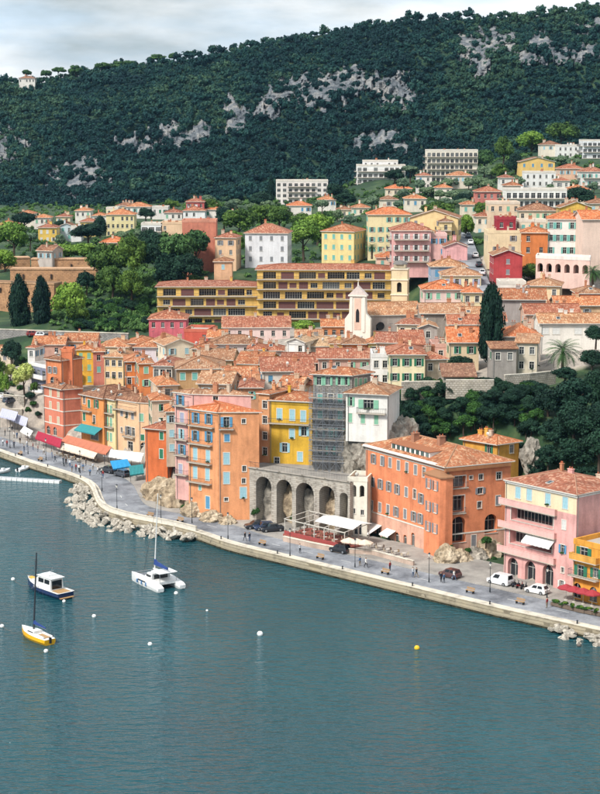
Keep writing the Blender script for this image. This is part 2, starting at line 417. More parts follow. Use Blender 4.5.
def roof_on(mb, poly, z, kind, pitch, over, mr=0, mw=1, ridge_along=None, thick=.16):
    """tiled roof over a four-cornered plan A,B,C,D. returns a function giving the roof height at (x,y)"""
    Pp = [Vector((p[0], p[1], 0)) for p in poly]
    cen = sum(Pp, Vector()) / len(Pp)
    e1 = (Pp[1] - Pp[0]).length; e2 = (Pp[2] - Pp[1]).length
    if ridge_along is None: ridge_along = 0 if e1 >= e2 else 1
    Q = Pp if ridge_along == 0 else Pp[1:] + Pp[:1]      # ridge parallel to Q0Q1
    ux = (Q[1] - Q[0]).normalized(); uy = (Q[3] - Q[0]).normalized(); un = Vector((-ux.y, ux.x, 0))
    O = [Q[0] - ux * over - uy * over, Q[1] + ux * over - uy * over, Q[2] + ux * over + uy * over, Q[3] - ux * over + uy * over]
    half = (O[3] - O[0]).length / 2; hr = half * pitch
    m0 = (O[0] + O[3]) / 2; m1 = (O[1] + O[2]) / 2; ln = (m1 - m0).length
    ze = z - over * pitch * .0
    def up(p, h): return Vector((p.x, p.y, ze + h))
    def slope(pts, m=mr):
        o = pts[0]; a = (pts[1] - pts[0]).normalized(); nn = a.cross(pts[-1] - pts[0]); b = nn.cross(a).normalized() if nn.length > 1e-6 else Vector((0, 0, 1))
        mb.face(pts, m, [((p - o).dot(a) + .01, (p - o).dot(b) + .01) for p in pts])
    T = Vector((0, 0, thick))
    if kind == 'flat':
        return None
    if kind == 'shed':      # high at the back
        pts = [up(O[0], 0), up(O[1], 0), up(O[2], 2 * hr * .7), up(O[3], 2 * hr * .7)]
        slope([p + T for p in pts]); slope(pts[::-1], mw)
        for i in range(4): mb.face([pts[i], pts[(i + 1) % 4], pts[(i + 1) % 4] + T, pts[i] + T], mr)
        mb.face([up(Q[3], 0), up(Q[2], 0), up(Q[2], 2 * hr * .7), up(Q[3], 2 * hr * .7)], mw)
        mb.face([up(Q[0], 0), up(Q[3], 0), up(Q[3], 2 * hr * .66)], mw); mb.face([up(Q[2], 0), up(Q[1], 0), up(Q[2], 2 * hr * .66)], mw)
        return None
    inset = 0 if kind == 'gable' else min(half * .95, ln / 2 - .01)
    r0 = m0 + ux * inset; r1 = m1 - ux * inset
    R0 = up(r0, hr); R1 = up(r1, hr); E = [up(o, 0) for o in O]
    slope([E[0] + T, E[1] + T, R1 + T, R0 + T]); slope([E[2] + T, E[3] + T, R0 + T, R1 + T])
    if kind == 'hip':
        slope([E[1] + T, E[2] + T, R1 + T]); slope([E[3] + T, E[0] + T, R0 + T])
        for i in range(4): mb.face([E[i], E[(i + 1) % 4], E[(i + 1) % 4] + T, E[i] + T], mw)
        mb.face(E[::-1], mw)
        caps = [(R0, R1), (E[0], R0), (E[3], R0), (E[1], R1), (E[2], R1)]
    else:
        for a, b in ((0, 1), (2, 3)): mb.face([E[a], E[b], E[b] + T, E[a] + T], mw)
        for a, r in ((1, R1), (3, R0)):
            b = (a + 1) % 4
            for q0, q1 in ((E[a], r), (r, E[b])): mb.face([q0, q1, q1 + T, q0 + T], mw)
        mb.face([E[1], E[0], R0, R1], mw); mb.face([E[3], E[2], R1, R0], mw)
        hq = (Q[3] - Q[0]).length / 2 * pitch; z_in = over * pitch
        for a, b in ((Q[1], Q[2]), (Q[3], Q[0])):
            mid = (a + b) / 2
            mb.face([up(a, -.02), up(b, -.02), up(b, z_in * .9), up(mid, z_in * .9 + hq), up(a, z_in * .9)], 2)
        caps = [(R0, R1)]
    for a, b in caps: mb.bar(a + T, b + T, .13, mr, n=5)
    def hgt(p):
        t = abs((Vector((p[0], p[1], 0)) - m0).dot(un)); v = hr * (1 - min(1, t / half))
        if kind == 'hip':
            s = (Vector((p[0], p[1], 0)) - m0).dot(ux); v = min(v, min(s, ln - s) * hr / max(inset, .1))
        return ze + max(0, v)
    return hgt
POT = flat('chimney_pot', 'b5623f', .8, k=.8)
def chimney_mesh(w, d, h, wm):
    mb = MB(); mb.box(-w / 2, w / 2, -d / 2, d / 2, -1.0, h, 0); mb.box(-w / 2 - .08, w / 2 + .08, -d / 2 - .08, d / 2 + .08, h, h + .12, 0)
    for k in (-1, 1): mb.bar((k * w * .25, 0, h + .12), (k * w * .25, 0, h + .45), .11, 1, n=6)
    return mb.mesh('chimney', [wm, POT])
ROOFS = {'o': ('orange', 'c07a56', 'd8aa86', '988470'), 't': ('tan', 'b98868', 'd4b294', '94806c'), 'r': ('red', 'aa6a54', 'c89880', '8c7464'),
         'b': ('bright', 'cc7850', 'dc9c78', 'b08a6e'), 'c': ('cream', 'c4a486', 'dcc4a8', 'a09080'), 'k': ('brown', '986c56', 'b88e72', '807062')}
def roofmat(k): a = ROOFS[k]; return tiles(*a)
FLATROOF = flat('flat_roof_gravel', 'c9bfb4', .95, k=.7)
PIPE = flat('zinc_pipe', '8c8a86', .6, .3)
def dish_mesh():
    q = MB(); q.bar((0, 0, -.4), (0, 0, .9), .03, 0, 5); R = [[(.36 * r_ * math.cos(t_), -.12 - .12 * (1 - r_ * r_), 1.0 + .36 * r_ * math.sin(t_)) for t_ in [.63 * k for k in range(10)]] for r_ in (1, .7, .35, .05)]; q.loft(R, 0, True, False); q.loft([[(x, y + .02, z) for x, y, z in r_] for r_ in R], 0, True, False); return q.mesh('satellite_dish', [FRAME])
BLD = []; FOOT = []
def vis(A, B):
    d = (B[0] - A[0], B[1] - A[1]); n = (d[1], -d[0]); mx, my = (A[0] + B[0]) / 2, (A[1] + B[1]) / 2
    return n[0] * (-mx) + n[1] * (-my) > .02 * math.hypot(*n) * math.hypot(mx, my)
def fpix(A, B, px, py):
    """photo pixel -> (s, z) on the wall plane A-B"""
    d = Vector((B[0] - A[0], B[1] - A[1], 0)).normalized(); n = Vector((d.y, -d.x, 0)); r = Vector(ray(px, py)); c = Vector((0, 0, CZ))
    a = Vector((A[0], A[1], 0)); t = (a - c).dot(n) / r.dot(n); q = c + r * t
    return (q - a).dot(d), q.z
def spec(poly, z0, z1, wl, rf, label, cat='house', name='house', group=None, **k):
    b = dict(poly=[(p[0], p[1]) for p in poly], z0=z0, z1=z1, wl=wl, rf=rf, label=label, cat=cat, name=name, group=group, ops={}, **k)
    BLD.append(b); return b
def win(b, edge, px, py, w, h, style='open', shc=None, **k):
    A = b['poly'][edge]; B = b['poly'][(edge + 1) % len(b['poly'])]
    s, z = fpix(A, B, px, py); b['ops'].setdefault(edge, []).append(dict(s=s, z=z, w=w, h=h, style=style, shc=shc, **k))
def balc(b, edge, px0, px1, py, dp=.9, solid=None):
    A = b['poly'][edge]; B = b['poly'][(edge + 1) % len(b['poly'])]
    s0, z = fpix(A, B, px0, py); s1, z1 = fpix(A, B, px1, py); 
    b.setdefault('bal', []).append((edge, (s0 + s1) / 2, (z + z1) / 2, abs(s1 - s0), dp, solid))
# default distance of things in the town, by photo row and column
def Yd(x, y):
    lft = interp(y, [196, 205, 215, 230, 245, 262, 300, 325, 350, 375, 400, 430], [820, 770, 720, 650, 560, 510, 485, 462, 408, 365, 336, 320])
    mid = interp(y, [183, 200, 212, 233, 262, 300, 325, 350, 375, 400, 430], [850, 760, 690, 545, 505, 480, 455, 398, 362, 334, 318])
    rgt = interp(y, [140, 160, 180, 200, 215, 230, 255, 270, 300, 340, 380, 410], [890, 820, 720, 600, 520, 485, 452, 432, 402, 356, 327, 312])
    if x < 200: return lft
    if x < 300: t = (x - 200) / 100; return lft * (1 - t) + mid * t
    if x < 420: t = (x - 300) / 120; return mid * (1 - t) + rgt * t
    return rgt
def H(xl, xr, ye, h, wl, rf, label, Y=None, d=10, rot=0, rt='hip', **k):
    """house whose front wall's eaves line runs from photo column xl to xr at row ye; h = wall height (m)"""
    Y = Yd((xl + xr) / 2, ye) if Y is None else Y
    A = P(xl, ye, Y); r = math.radians(rot); dv = Vector((math.cos(r), math.sin(r), 0)); lo, hi = .5, 200
    for _ in range(40):
        m = (lo + hi) / 2
        if proj(A + dv * m)[0] < xr: lo = m
        else: hi = m
    B = A + dv * lo; bk = Vector((-dv.y, dv.x, 0)) * d
    return spec([A, B, B + bk, A + bk], A.z - h, A.z, wl, rf, label, rt=rt, **k)
def hero(pix, z1, z0, wl, rf, label, depth=None, **k):
    """house from the photo positions of its visible eaves corners (left, near corner, right) at eaves height z1"""
    q = [G(x, y, z1) for x, y in pix]
    if len(q) == 3: q.append(q[0] + q[2] - q[1])
    else:
        dv = (q[1] - q[0]).normalized(); bk = Vector((-dv.y, dv.x, 0)) * depth; q += [q[1] + bk, q[0] + bk]
    return spec(q, z0, z1, wl, rf, label, **k)
def build(b):
    poly = b['poly']; z0, z1 = b['z0'], b['z1']; n = len(poly)
    cx = sum(p[0] for p in poly) / n; cyy = sum(p[1] for p in poly) / n
    off = (cx, cyy, z0); full = cyy < 430
    rnd = random.Random(int(cx * 13 + cyy * 7) & 0xffff)
    root = thing(b['name'], b['label'], b['cat'], off, 0, b['group'])
    wm = b['wl'] if not isinstance(b['wl'], str) else wall(b['wl'])
    zb = z0 - b.get('found', 2.5)
    mb = MB(); shc0 = b.get('shc', rnd.choice(['blue', 'teal', 'green', 'lgreen', 'pale', 'grey']))
    blist = []
    for e in range(n):
        A = poly[e]; B = poly[(e + 1) % n]; L_ = math.hypot(B[0] - A[0], B[1] - A[1]); v = vis(A, B)
        ops = list(b['ops'].get(e, []))
        if v and not ops and b.get('auto', True) and e not in b.get('blank', ()):
            fl = b.get('fl', 3.0)
            cols = b.get('cols') if e == 0 and b.get('cols') else max(1, int(L_ / b.get('sp', 2.9)))
            rows = b.get('rows') or max(1, int((z1 - z0 - .4) / fl))
            ww, wh = b.get('ww', .95), b.get('wh', 1.5)
            for r_ in range(rows):
                for c in range(cols):
                    if rnd.random() < b.get('skip', .06): continue
                    st = b.get('wst') or rnd.choice(['open', 'open', 'closed', 'plain', 'half'] if full else ['open', 'closed', 'plain'])
                    ops.append(dict(s=L_ * (c + .5) / cols, z=z1 - .75 - wh / 2 - r_ * fl + (.0 if b.get('bal_all') is None else -.1), w=ww, h=wh, style=st, shc=None))
            if b.get('bal_all'):
                for r_ in range(rows): blist.append((e, L_ / 2, z1 - .75 - wh - r_ * fl - .25, L_ * b['bal_all'], 1.1, b.get('bal_solid')))
        cut = [(o['s'] - o['w'] / 2, o['s'] + o['w'] / 2, o['z'] - o['h'] / 2, o['z'] + o['h'] / 2, o.get('depth', .22), o.get('arch', False), o) for o in ops]
        good, d, inn = facade(mb, A, B, zb, z1, cut, 0, b.get('zs'), b.get('zt') if e == 0 else None)
        rz = math.atan2(d.y, d.x)
        for g in good:
            o = g[6]
            if o['style'] == 'void': continue
            p = (A[0] + d.x * o['s'], A[1] + d.y * o['s'], o['z'])
            make_window(root, off, p, rz, o['w'], o['h'], o['style'], o.get('shc') or shc0, b.get('trim', full) and not o.get('arch'), full, o.get('arch', False), o.get('depth', .22), o.get('rail', False))
    for (e, s, z, w, dp, solid) in b.get('bal', []) + blist:
        A = poly[e]; B = poly[(e + 1) % n]; L_ = math.hypot(B[0] - A[0], B[1] - A[1]); d = ((B[0] - A[0]) / L_, (B[1] - A[1]) / L_)
        make_balcony(root, off, (A[0] + d[0] * s, A[1] + d[1] * s, z), math.atan2(d[1], d[0]), w, dp, solid)
    mb.face([(p[0], p[1], z1 - (.0 if b.get('rt') != 'flat' else .02)) for p in poly], 1)
    mb.obj('wall', [wm, FLATROOF, b.get('wl2', wm)], root, off)
    for band in b.get('bands', ()):      # string courses
        m2 = MB()
        for e in range(n):
            A = poly[e]; B = poly[(e + 1) % n]
            if not vis(A, B): continue
            d = Vector((B[0] - A[0], B[1] - A[1], 0)); L_ = d.length; rz = math.atan2(d.y, d.x)
            M = Matrix.Translation((A[0], A[1], band)) @ Matrix.Rotation(rz, 4, 'Z')
            m2.box(-.05, L_ + .05, -.07, .02, -.12, .12, 0, M)
        m2.obj('string_course', [b.get('bandmat', TRIM)], root, off)
    rt = b.get('rt', 'hip'); hg = None
    if rt == 'flat':
        m2 = MB()
        for e in range(n):
            A = poly[e]; B = poly[(e + 1) % n]; d = Vector((B[0] - A[0], B[1] - A[1], 0)); L_ = d.length
            M = Matrix.Translation((A[0], A[1], z1)) @ Matrix.Rotation(math.atan2(d.y, d.x), 4, 'Z')
            m2.box(-.06, L_ - .25, -.06, .25, -.1, .75, 0, M)
        ro = m2.obj('parapet', [wall(b.get('parw', 'e6ddd0'))], root, off)
        hg = lambda p: z1
    else:
        m2 = MB()
        ro = None
        hg = roof_on(m2, poly[:4], z1, 'gable' if rt in ('gable', 'gablef') else rt, b.get('pitch', .36), b.get('over', .45), 0, 1, b.get('along', {'gablef': 1, 'gable': 0, 'shed': 0}.get(rt)))
        ro = m2.obj('roof', [roofmat(b['rf']), TRIM, wm], root, off)
    if hg and b.get('chim', True):
        for k in range(rnd.randint(1, 3)):
            a, c = rnd.uniform(.2, .8), rnd.uniform(.3, .75)
            x = poly[0][0] * (1 - a) * (1 - c) + poly[1][0] * a * (1 - c) + poly[2][0] * a * c + poly[3][0] * (1 - a) * c
            y = poly[0][1] * (1 - a) * (1 - c) + poly[1][1] * a * (1 - c) + poly[2][1] * a * c + poly[3][1] * (1 - a) * c
            w = rnd.choice([.5, .7, 1.0]); h = rnd.choice([.8, 1.1, 1.4])
            cm = rnd.choice([wm, wall('d9c4ac'), wall('c98a66')])
            link('chimney', getmesh(('ch', w, h, cm.name), lambda: chimney_mesh(w, .5, h, cm)), ro, (x - off[0], y - off[1], hg((x, y)) - off[2]), math.atan2(poly[1][1] - poly[0][1], poly[1][0] - poly[0][0]))
        if rnd.random() < .5 and rt != 'flat':
            a, c = rnd.uniform(.3, .7), rnd.uniform(.4, .6)
            x = poly[0][0] * (1 - a) + poly[1][0] * a; y = poly[0][1] * (1 - c) + poly[3][1] * c
            z = hg((cx, cyy))
            def aer():
                q = MB(); q.bar((0, 0, -.5), (0, 0, 2.2), .025, n=4); q.bar((-.5, 0, 2.0), (.5, 0, 2.0), .02)
                for t in (-.4, -.2, 0, .2, .4): q.bar((t, -.25, 2.0), (t, .25, 2.0), .012)
                return q.mesh('aerial', [STEEL])
            link('aerial', getmesh(('aerial',), aer), ro, (0, 0, z - off[2]), rnd.uniform(0, 3))
    if full and z1 - z0 > 4:
        for e in range(n):
            A = poly[e]; B = poly[(e + 1) % n]
            if not vis(A, B) or math.hypot(B[0] - A[0], B[1] - A[1]) < 4: continue
            d = Vector((B[0] - A[0], B[1] - A[1], 0)).normalized(); nn = Vector((d.y, -d.x, 0)); p = Vector((A[0], A[1], 0)) + d * rnd.uniform(.25, .5) + nn * .08
            q = MB(); q.bar((p.x, p.y, zb), (p.x, p.y, z1 - .1), .055, 0, 5); q.obj('drainpipe', [PIPE], root, off)
            if rt in ('hip', 'gable') and e == 0:
                a0 = Vector((A[0], A[1], z1)) + nn * .5; a1 = Vector((B[0], B[1], z1)) + nn * .5; q = MB(); q.bar(a0, a1, .07, 0, 5); q.obj('gutter', [PIPE], root, off)
        if rnd.random() < .55 and hg and ro:
            a = rnd.uniform(.15, .85); x = poly[0][0] * (1 - a) + poly[1][0] * a; y = poly[0][1] * (1 - a) + poly[1][1] * a + 1.5
            link('satellite_dish', getmesh(('dish',), dish_mesh), ro, (x - off[0], y - off[1], hg((x, y)) - off[2]), rnd.uniform(-.8, .8))
        if rnd.random() < .4 and rt in ('hip', 'gable'):
            a = rnd.uniform(.25, .75); x = poly[0][0] * (1 - a) + poly[1][0] * a; y = poly[0][1] * (1 - a) + poly[1][1] * a; dd = Vector((poly[1][0] - poly[0][0], poly[1][1] - poly[0][1], 0)).normalized(); i_ = Vector((-dd.y, dd.x, 0)) * 2.0
            pit = b.get('pitch', .36); q = MB(); Mx = Matrix.Translation((x + i_.x, y + i_.y, hg((x + i_.x, y + i_.y)) + .2)) @ Matrix.Rotation(math.atan2(dd.y, dd.x), 4, 'Z') @ Matrix.Rotation(math.atan(pit), 4, 'X')
            q.box(-.45, .45, -.6, .6, -.05, .08, 0, Mx); q.box(-.36, .36, -.5, .5, .08, .1, 1, Mx); q.obj('skylight', [FRAME, GLASS], ro, off)
    b['root'] = root; b['off'] = off; b['hg'] = hg
    return root

# ------------------------------------------------------------------ the buildings (placed first, so the ground can be laid under them)
def crop(x0, y0, k): return lambda x, y: (x0 + x / k, y0 + y / k)
# --- big orange waterfront building
c3 = crop(340, 420, 3.333)
o1 = hero([(366, 446), (446, 467.5), (511, 461.5)], 17.4, 1.6, 'f09264', 'o', 'long vivid orange waterfront building with rows of grey shutters and hipped tile roof', cat='building', name='waterfront_building', shc='grey', over=.55, pitch=.34, trim=True, auto=False, chim=False)
for x, y, st in [(112, 130, 'open'), (140, 136, 'half'), (167, 142, 'closed'), (195, 151, 'closed'), (223, 158, 'closed'), (252, 166, 'closed'), (280, 174, 'plain'), (107, 206, 'open'), (135, 214, 'open'), (163, 222, 'open'), (191, 231, 'open'), (221, 240, 'closed'), (249, 247, 'plain'), (270, 262, 'open'), (105, 284, 'closed'), (133, 291, 'closed'), (160, 298, 'closed'), (187, 306, 'open'), (217, 313, 'closed'), (246, 322, 'open'), (268, 329, 'open'), (290, 336, 'half')]:
    win(o1, 0, *c3(x, y), .85, 1.75, st)
for x, y, w, h in [(125, 372, 1.5, 2.6), (158, 385, 1.2, 2.6), (190, 398, 1.2, 2.6), (217, 405, 1.0, 2.4), (243, 400, 1.0, 2.6)]:
    win(o1, 0, *c3(x, y), w, h, 'plain', arch=True, depth=.3)
win(o1, 1, *c3(393, 207), 3.1, 2.1, 'plain', depth=1.2); win(o1, 1, *c3(389, 280), 3.1, 2.9, 'plain', depth=1.2)
win(o1, 1, *c3(395, 365), 2.9, 4.6, 'plain', arch=True, depth=1.2)
win(o1, 1, *c3(503, 345), 2.5, 3.4, 'plain', arch=True, depth=1.0)
for x, y, w, h, st in [(437, 192, .6, .6, 'plain'), (470, 190, .8, 1.0, 'plain'), (468, 236, 1.0, 1.1, 'open'), (465, 283, .8, 1.2, 'plain'), (530, 186, 1.0, 1.3, 'plain'), (527, 268, .9, 1.7, 'closed'), (446, 402, .9, 2.0, 'closed')]:
    win(o1, 1, *c3(x, y), w, h, st)
balc(o1, 1, *[c3(362, 0)[0], c3(426, 0)[0]], c3(0, 226)[1], .35); balc(o1, 1, c3(360, 0)[0], c3(418, 0)[0], c3(0, 311)[1], .35)
o1['bands'] = (5.4, 16.9); o1['zs'] = 5.4; o1['wl2'] = wall('ecb49a')
# --- pink building with loggias
c4 = crop(440, 440, 3.75)
p1 = hero([(505.5, 480.2), (577, 495.5)], 17.6, 1.6, 'eeb2aa', 'r', 'pink waterfront building with three ground floor arches and deep balconies', depth=13, cat='building', name='waterfront_building', shc='pale', auto=False, pitch=.2, over=.3, rt='hip')
for x, y in [(293, 197), (335, 205), (405, 222), (470, 236)]: win(p1, 0, *c4(x, y), 1.1, 1.9, 'closed', 'pale')
win(p1, 0, *c4(345, 290), 9.3, 2.3, 'plain', depth=1.6); win(p1, 0, *c4(340, 378), 9.3, 2.4, 'plain', depth=1.6)
for x, y in [(273, 487), (338, 500), (405, 514)]: win(p1, 0, *c4(x, y), 2.3, 4.1, 'plain', arch=True, depth=.8)
win(p1, 0, *c4(465, 318), .8, 1.5, 'closed', 'white'); win(p1, 0, *c4(460, 409), .8, 1.4, 'open', 'blue'); win(p1, 0, *c4(460, 488), .6, .9, 'plain'); win(p1, 0, *c4(457, 553), .8, 2.3, 'open', 'white')
p1['zt'] = 14.4; p1['wl2'] = wall('f4dfb8'); p1['bands'] = (17.3,); p1['bandmat'] = wall('f6f2ea')
PINKW = wall('f2beb4')
balc(p1, 0, c4(228, 0)[0], c4(440, 0)[0], c4(0, 258)[1], .6, PINKW); balc(p1, 0, c4(225, 0)[0], c4(438, 0)[0], c4(0, 344)[1], .6, PINKW); balc(p1, 0, c4(222, 0)[0], c4(436, 0)[0], c4(0, 438)[1], .6, PINKW)
# --- yellow building at the frame edge
ya = G(574, 543, 10.6); yd = Vector((.65, -.76, 0)); yb = ya + yd * 15; ybk = Vector((.76, .65, 0)) * 9
y1 = spec([ya, yb, yb + ybk, ya + ybk], 1.6, 10.6, 'f0a63c', 'k', 'low amber yellow waterfront building with green shutters beside the pink one', cat='building', name='waterfront_building', shc='green', auto=False, rt='flat', parw='f0a63c')
for x, y, w, h, a in [(540, 425, 1.5, 1.9, 0), (600, 425, 1.2, 1.9, 0), (528, 493, 1.3, 1.9, 0), (585, 500, 1.1, 1.5, 0), (515, 563, 1.5, 2.3, 1), (575, 578, 1.5, 2.3, 1)]:
    win(y1, 0, *c4(x, y), w, h, 'plain' if a else 'open', 'green', arch=bool(a))
balc(y1, 0, 573, 600, 560.5, 1.0, wall('f0b050')); balc(y1, 0, 571.5, 600, 577, 1.0)
# --- ochre house on the slope between
s0 = hero([(463, 439.5), (497, 445), (519, 442)], 18.6, 8, 'e8ab48', 'o', 'ochre house with green shutters tucked under the wooded cliff', shc='green', auto=False, over=.5)
c6 = crop(400, 370, 3)
for x, y in [(215, 224), (240, 230), (267, 237)]: win(s0, 0, *c6(x, y), .9, 1.6, 'open', 'green')
win(s0, 1, *c6(335, 237), .9, 1.5, 'plain')
# --- tall orange tower house
c1 = crop(150, 370, 4)
t1 = hero([(188, 409), (217.5, 412.8), (259, 412.6)], 22.3, 3.0, 'f0a470', 'b', 'tall narrow apricot house with pale blue shutters and stacked balconies', name='tower_house', shc='pale', auto=False, trim=True, over=.4, pitch=.3, chim=False)
t1['poly'][2] = (t1['poly'][2][0], t1['poly'][2][1]); a_, b_, c_ = t1['poly'][:3]
t1['poly'][3] = (a_[0] + 3.0, a_[1] + 8.0); t1['poly'][2] = c_
for x, y in [(183, 192), (235, 196), (182, 263), (235, 267)]: win(t1, 0, *c1(x, y), .95, 2.0, 'open', 'blue')
for x, y in [(181, 335), (232, 345), (181, 410), (230, 418)]: win(t1, 0, *c1(x, y), .95, 2.3, 'closed', 'pale')
win(t1, 0, *c1(200, 471), .6, .9, 'closed', 'teal'); win(t1, 0, *c1(231, 530), 1.0, 2.4, 'closed', 'blue')
for y, x0, x1 in [(224, 160, 258), (296, 158, 250), (371, 155, 248), (449, 152, 248)]: balc(t1, 0, c1(x0, 0)[0], c1(x1, 0)[0], c1(0, y)[1], .8)
win(t1, 1, *c1(306, 208), 1.1, 1.9, 'open', 'blue'); balc(t1, 1, c1(275, 0)[0], c1(335, 0)[0], c1(0, 235)[1], .7)
win(t1, 1, *c1(308, 272), 1.0, 1.4, 'closed', 'blue')
for x, y in [(306, 354), (306, 432)]: win(t1, 1, *c1(x, y), 1.1, 2.2, 'closed', 'pale')
for x, y, h in [(375, 205, .9), (377, 395, 1.1), (375, 444, 1.0)]: win(t1, 1, *c1(x, y), .7, h, 'plain')
win(t1, 1, *c1(373, 491), 1.2, 2.1, 'closed', 'pale'); win(t1, 1, *c1(305, 518), .7, .7, 'plain'); 
# --- pink house behind it
t2 = hero([(174.5, 392.5), (191, 394.5), (251, 396)], 24.6, 6, 'edb6ac', 't', 'rose pink house with small balconies behind the tall apricot one', shc='lav', auto=False, pitch=.3)
for k, y in enumerate((120, 190, 255, 318, 395)): win(t2, 0, *c1(122 + (k % 2) * 6, y), .95, 1.9, ['open', 'closed', 'half'][k % 3], ['blue', 'lav', 'pale'][k % 3]); balc(t2, 0, c1(104, 0)[0], c1(155, 0)[0], c1(0, y + 22)[1], .8)
win(t2, 1, *c1(262, 113), 1.0, .8, 'plain'); win(t2, 1, *c1(378, 113), .9, 1.2, 'closed', 'green')
# --- small house with green shutters on the quay
c8 = crop(100, 380, 6)
n1_ = hero([(145, 428.5), (167, 430.5)], 13.2, 1.6, 'dc7440', 'r', 'narrow burnt orange house with two green shuttered windows near the blue awnings', depth=9, auto=False, shc='green')
win(n1_, 0, *c8(369, 335), .9, 1.6, 'closed', 'green'); win(n1_, 0, *c8(368, 443), .9, 2.0, 'closed', 'green')
# --- left waterfront row
l4 = hero([(114.5, 399), (137.5, 403), (158, 404)], 13.6, 1.6, 'f0c49a', 'k', 'peach waterfront house with planted roof balcony and brown tile roof', auto=False, shc='grey', pitch=.42, over=.5)
for x, y, w, h, st in [(130, 195, .9, 1.6, 'closed'), (160, 205, .9, 1.6, 'plain'), (195, 215, .9, 1.6, 'closed'), (130, 300, .7, 1.2, 'plain'), (170, 305, 1.1, 2.0, 'open'), (200, 312, 1.0, 2.0, 'plain'), (182, 398, 1.8, 2.2, 'plain')]: win(l4, 0, *c8(x, y), w, h, st)
balc(l4, 0, c8(85, 0)[0], c8(218, 0)[0], c8(0, 178)[1], .9); balc(l4, 0, c8(145, 0)[0], c8(210, 0)[0], c8(0, 340)[1], .8)
win(l4, 1, *c8(248, 225), 1.0, 1.8, 'closed', 'lgreen'); win(l4, 1, *c8(255, 345), .9, 1.4, 'closed', 'green'); win(l4, 1, *c8(262, 405), 1.6, 2.4, 'plain', arch=True)
l3 = hero([(103.4, 398), (115, 400.5)], 13.4, 1.6, 'f2dca4', 'k', 'slim cream yellow house with two balconies in the waterfront row', depth=11, shc='lgreen', auto=False, pitch=.42)
for y in (170, 245, 335): win(l3, 0, *c8(38, y), .9, 2.0, 'open'); win(l3, 0, *c8(66, y + 8), .9, 2.0, 'closed')
for y in (197, 280): balc(l3, 0, c8(22, 0)[0], c8(85, 0)[0], c8(0, y)[1], .8)
c7 = crop(20, 330, 4.615)
l2 = hero([(80.5, 394.5), (103.4, 399)], 13.4, 1.6, 'ef9a56', 'k', 'orange waterfront house with the teal awning over its ground floor', depth=11, shc='green', auto=False, pitch=.42)
for x, y, st in [(296, 322, 'plain'), (318, 340, 'closed'), (352, 342, 'open'), (296, 400, 'closed'), (342, 412, 'plain')]: win(l2, 0, *c7(x, y), .95, 1.9, st)
balc(l2, 0, c7(288, 0)[0], c7(332, 0)[0], c7(0, 372)[1], .8); win(l2, 0, 85.5, 432, 3.4, 2.2, 'plain'); win(l2, 0, 94.5, 435, 3.0, 2.2, 'plain')
l1 = hero([(43.4, 386), (62.3, 390), (81, 388.6)], 13.3, 1.6, 'dd8468', 'k', 'corner house of brick pink plaster with pale bands above the red awning', cat='house', auto=False, shc='cream', pitch=.3)
c5 = crop(0, 340, 5.4545)
for y in (285, 355, 435):
    for x in (275, 318): win(l1, 0, *c5(x, y + (x - 275) * .12), .85, 1.75, 'closed', 'cream')
for x, y in [(264, 490), (300, 497)]: win(l1, 0, *c5(x, y), 1.6, 2.0, 'plain', arch=True)
l1['bands'] = (4.6, 8.0, 11.0)
l0 = hero([(45.6, 359), (61, 361)], 18.6, 8, 'e58c5c', 'k', 'orange turret house with arched window rising above the brick pink corner house', depth=7, auto=False, shc='grey', Yn=0)
c5b = c5
win(l0, 0, *c5(272, 163), .8, 1.6, 'open'); win(l0, 0, *c5(300, 165), .8, 1.6, 'open'); win(l0, 0, *c5(288, 218), 2.0, 1.6, 'plain', arch=True)
H(61.5, 72, 352, 9, 'e8885c', 'k', 'slim plain orange tower block beside the turret house', Y=418, d=5, auto=False, rt='flat', parw='e8885c', chim=False)
H(27.5, 34.5, 348, 8, 'f2ece6', 'r', 'tiny white house at the head of the stepped terraces', Y=442, d=6, shc='blue', cols=1, rows=1, rot=-15)
H(76.5, 93, 350, 9, 'f3bc3e', 'o', 'bright yellow house with pale green shutters behind the corner house', Y=432, d=9, cols=2, rows=3, shc='lgreen', wst='closed')
H(93, 104, 352, 9, 'd98a78', 'o', 'slim dusty pink house wedged beside the bright yellow one', Y=431, d=9, cols=1, rows=2, shc='teal', rot=8)
H(104, 123, 357, 9, 'f3cf98', 't', 'pale apricot house with dark windows below the garden hedge', Y=424, d=9, cols=3, rows=2, wst='plain', rot=-12, shc='grey')
l8 = H(125, 149, 362, 9, 'ec8a48', 'o', 'vivid tangerine house with a string course above the waterfront row', Y=402, d=9, rot=6, cols=3, rows=2, wst='plain', shc='lav')
l8['bands'] = (l8['z1'] - 3.6,)
H(33, 64, 345, 6, 'd9a894', 'o', 'row house under a long faded orange roof near the public square', Y=452, d=9, rows=1, rt='gable')
H(64, 96, 342, 6, 'e0b090', 'o', 'row house with flat orange roof backing on the car park wall', Y=458, d=9, rows=1, rt='gable')
H(98, 128, 347, 6, 'e8c8a0', 'o', 'long low house with weathered orange roof below the garden', Y=450, d=10, rows=1, rot=-6)
H(128, 152, 344, 6, 'e2a888', 'o', 'terracotta roofed house behind the tangerine one', Y=452, d=10, rows=1)
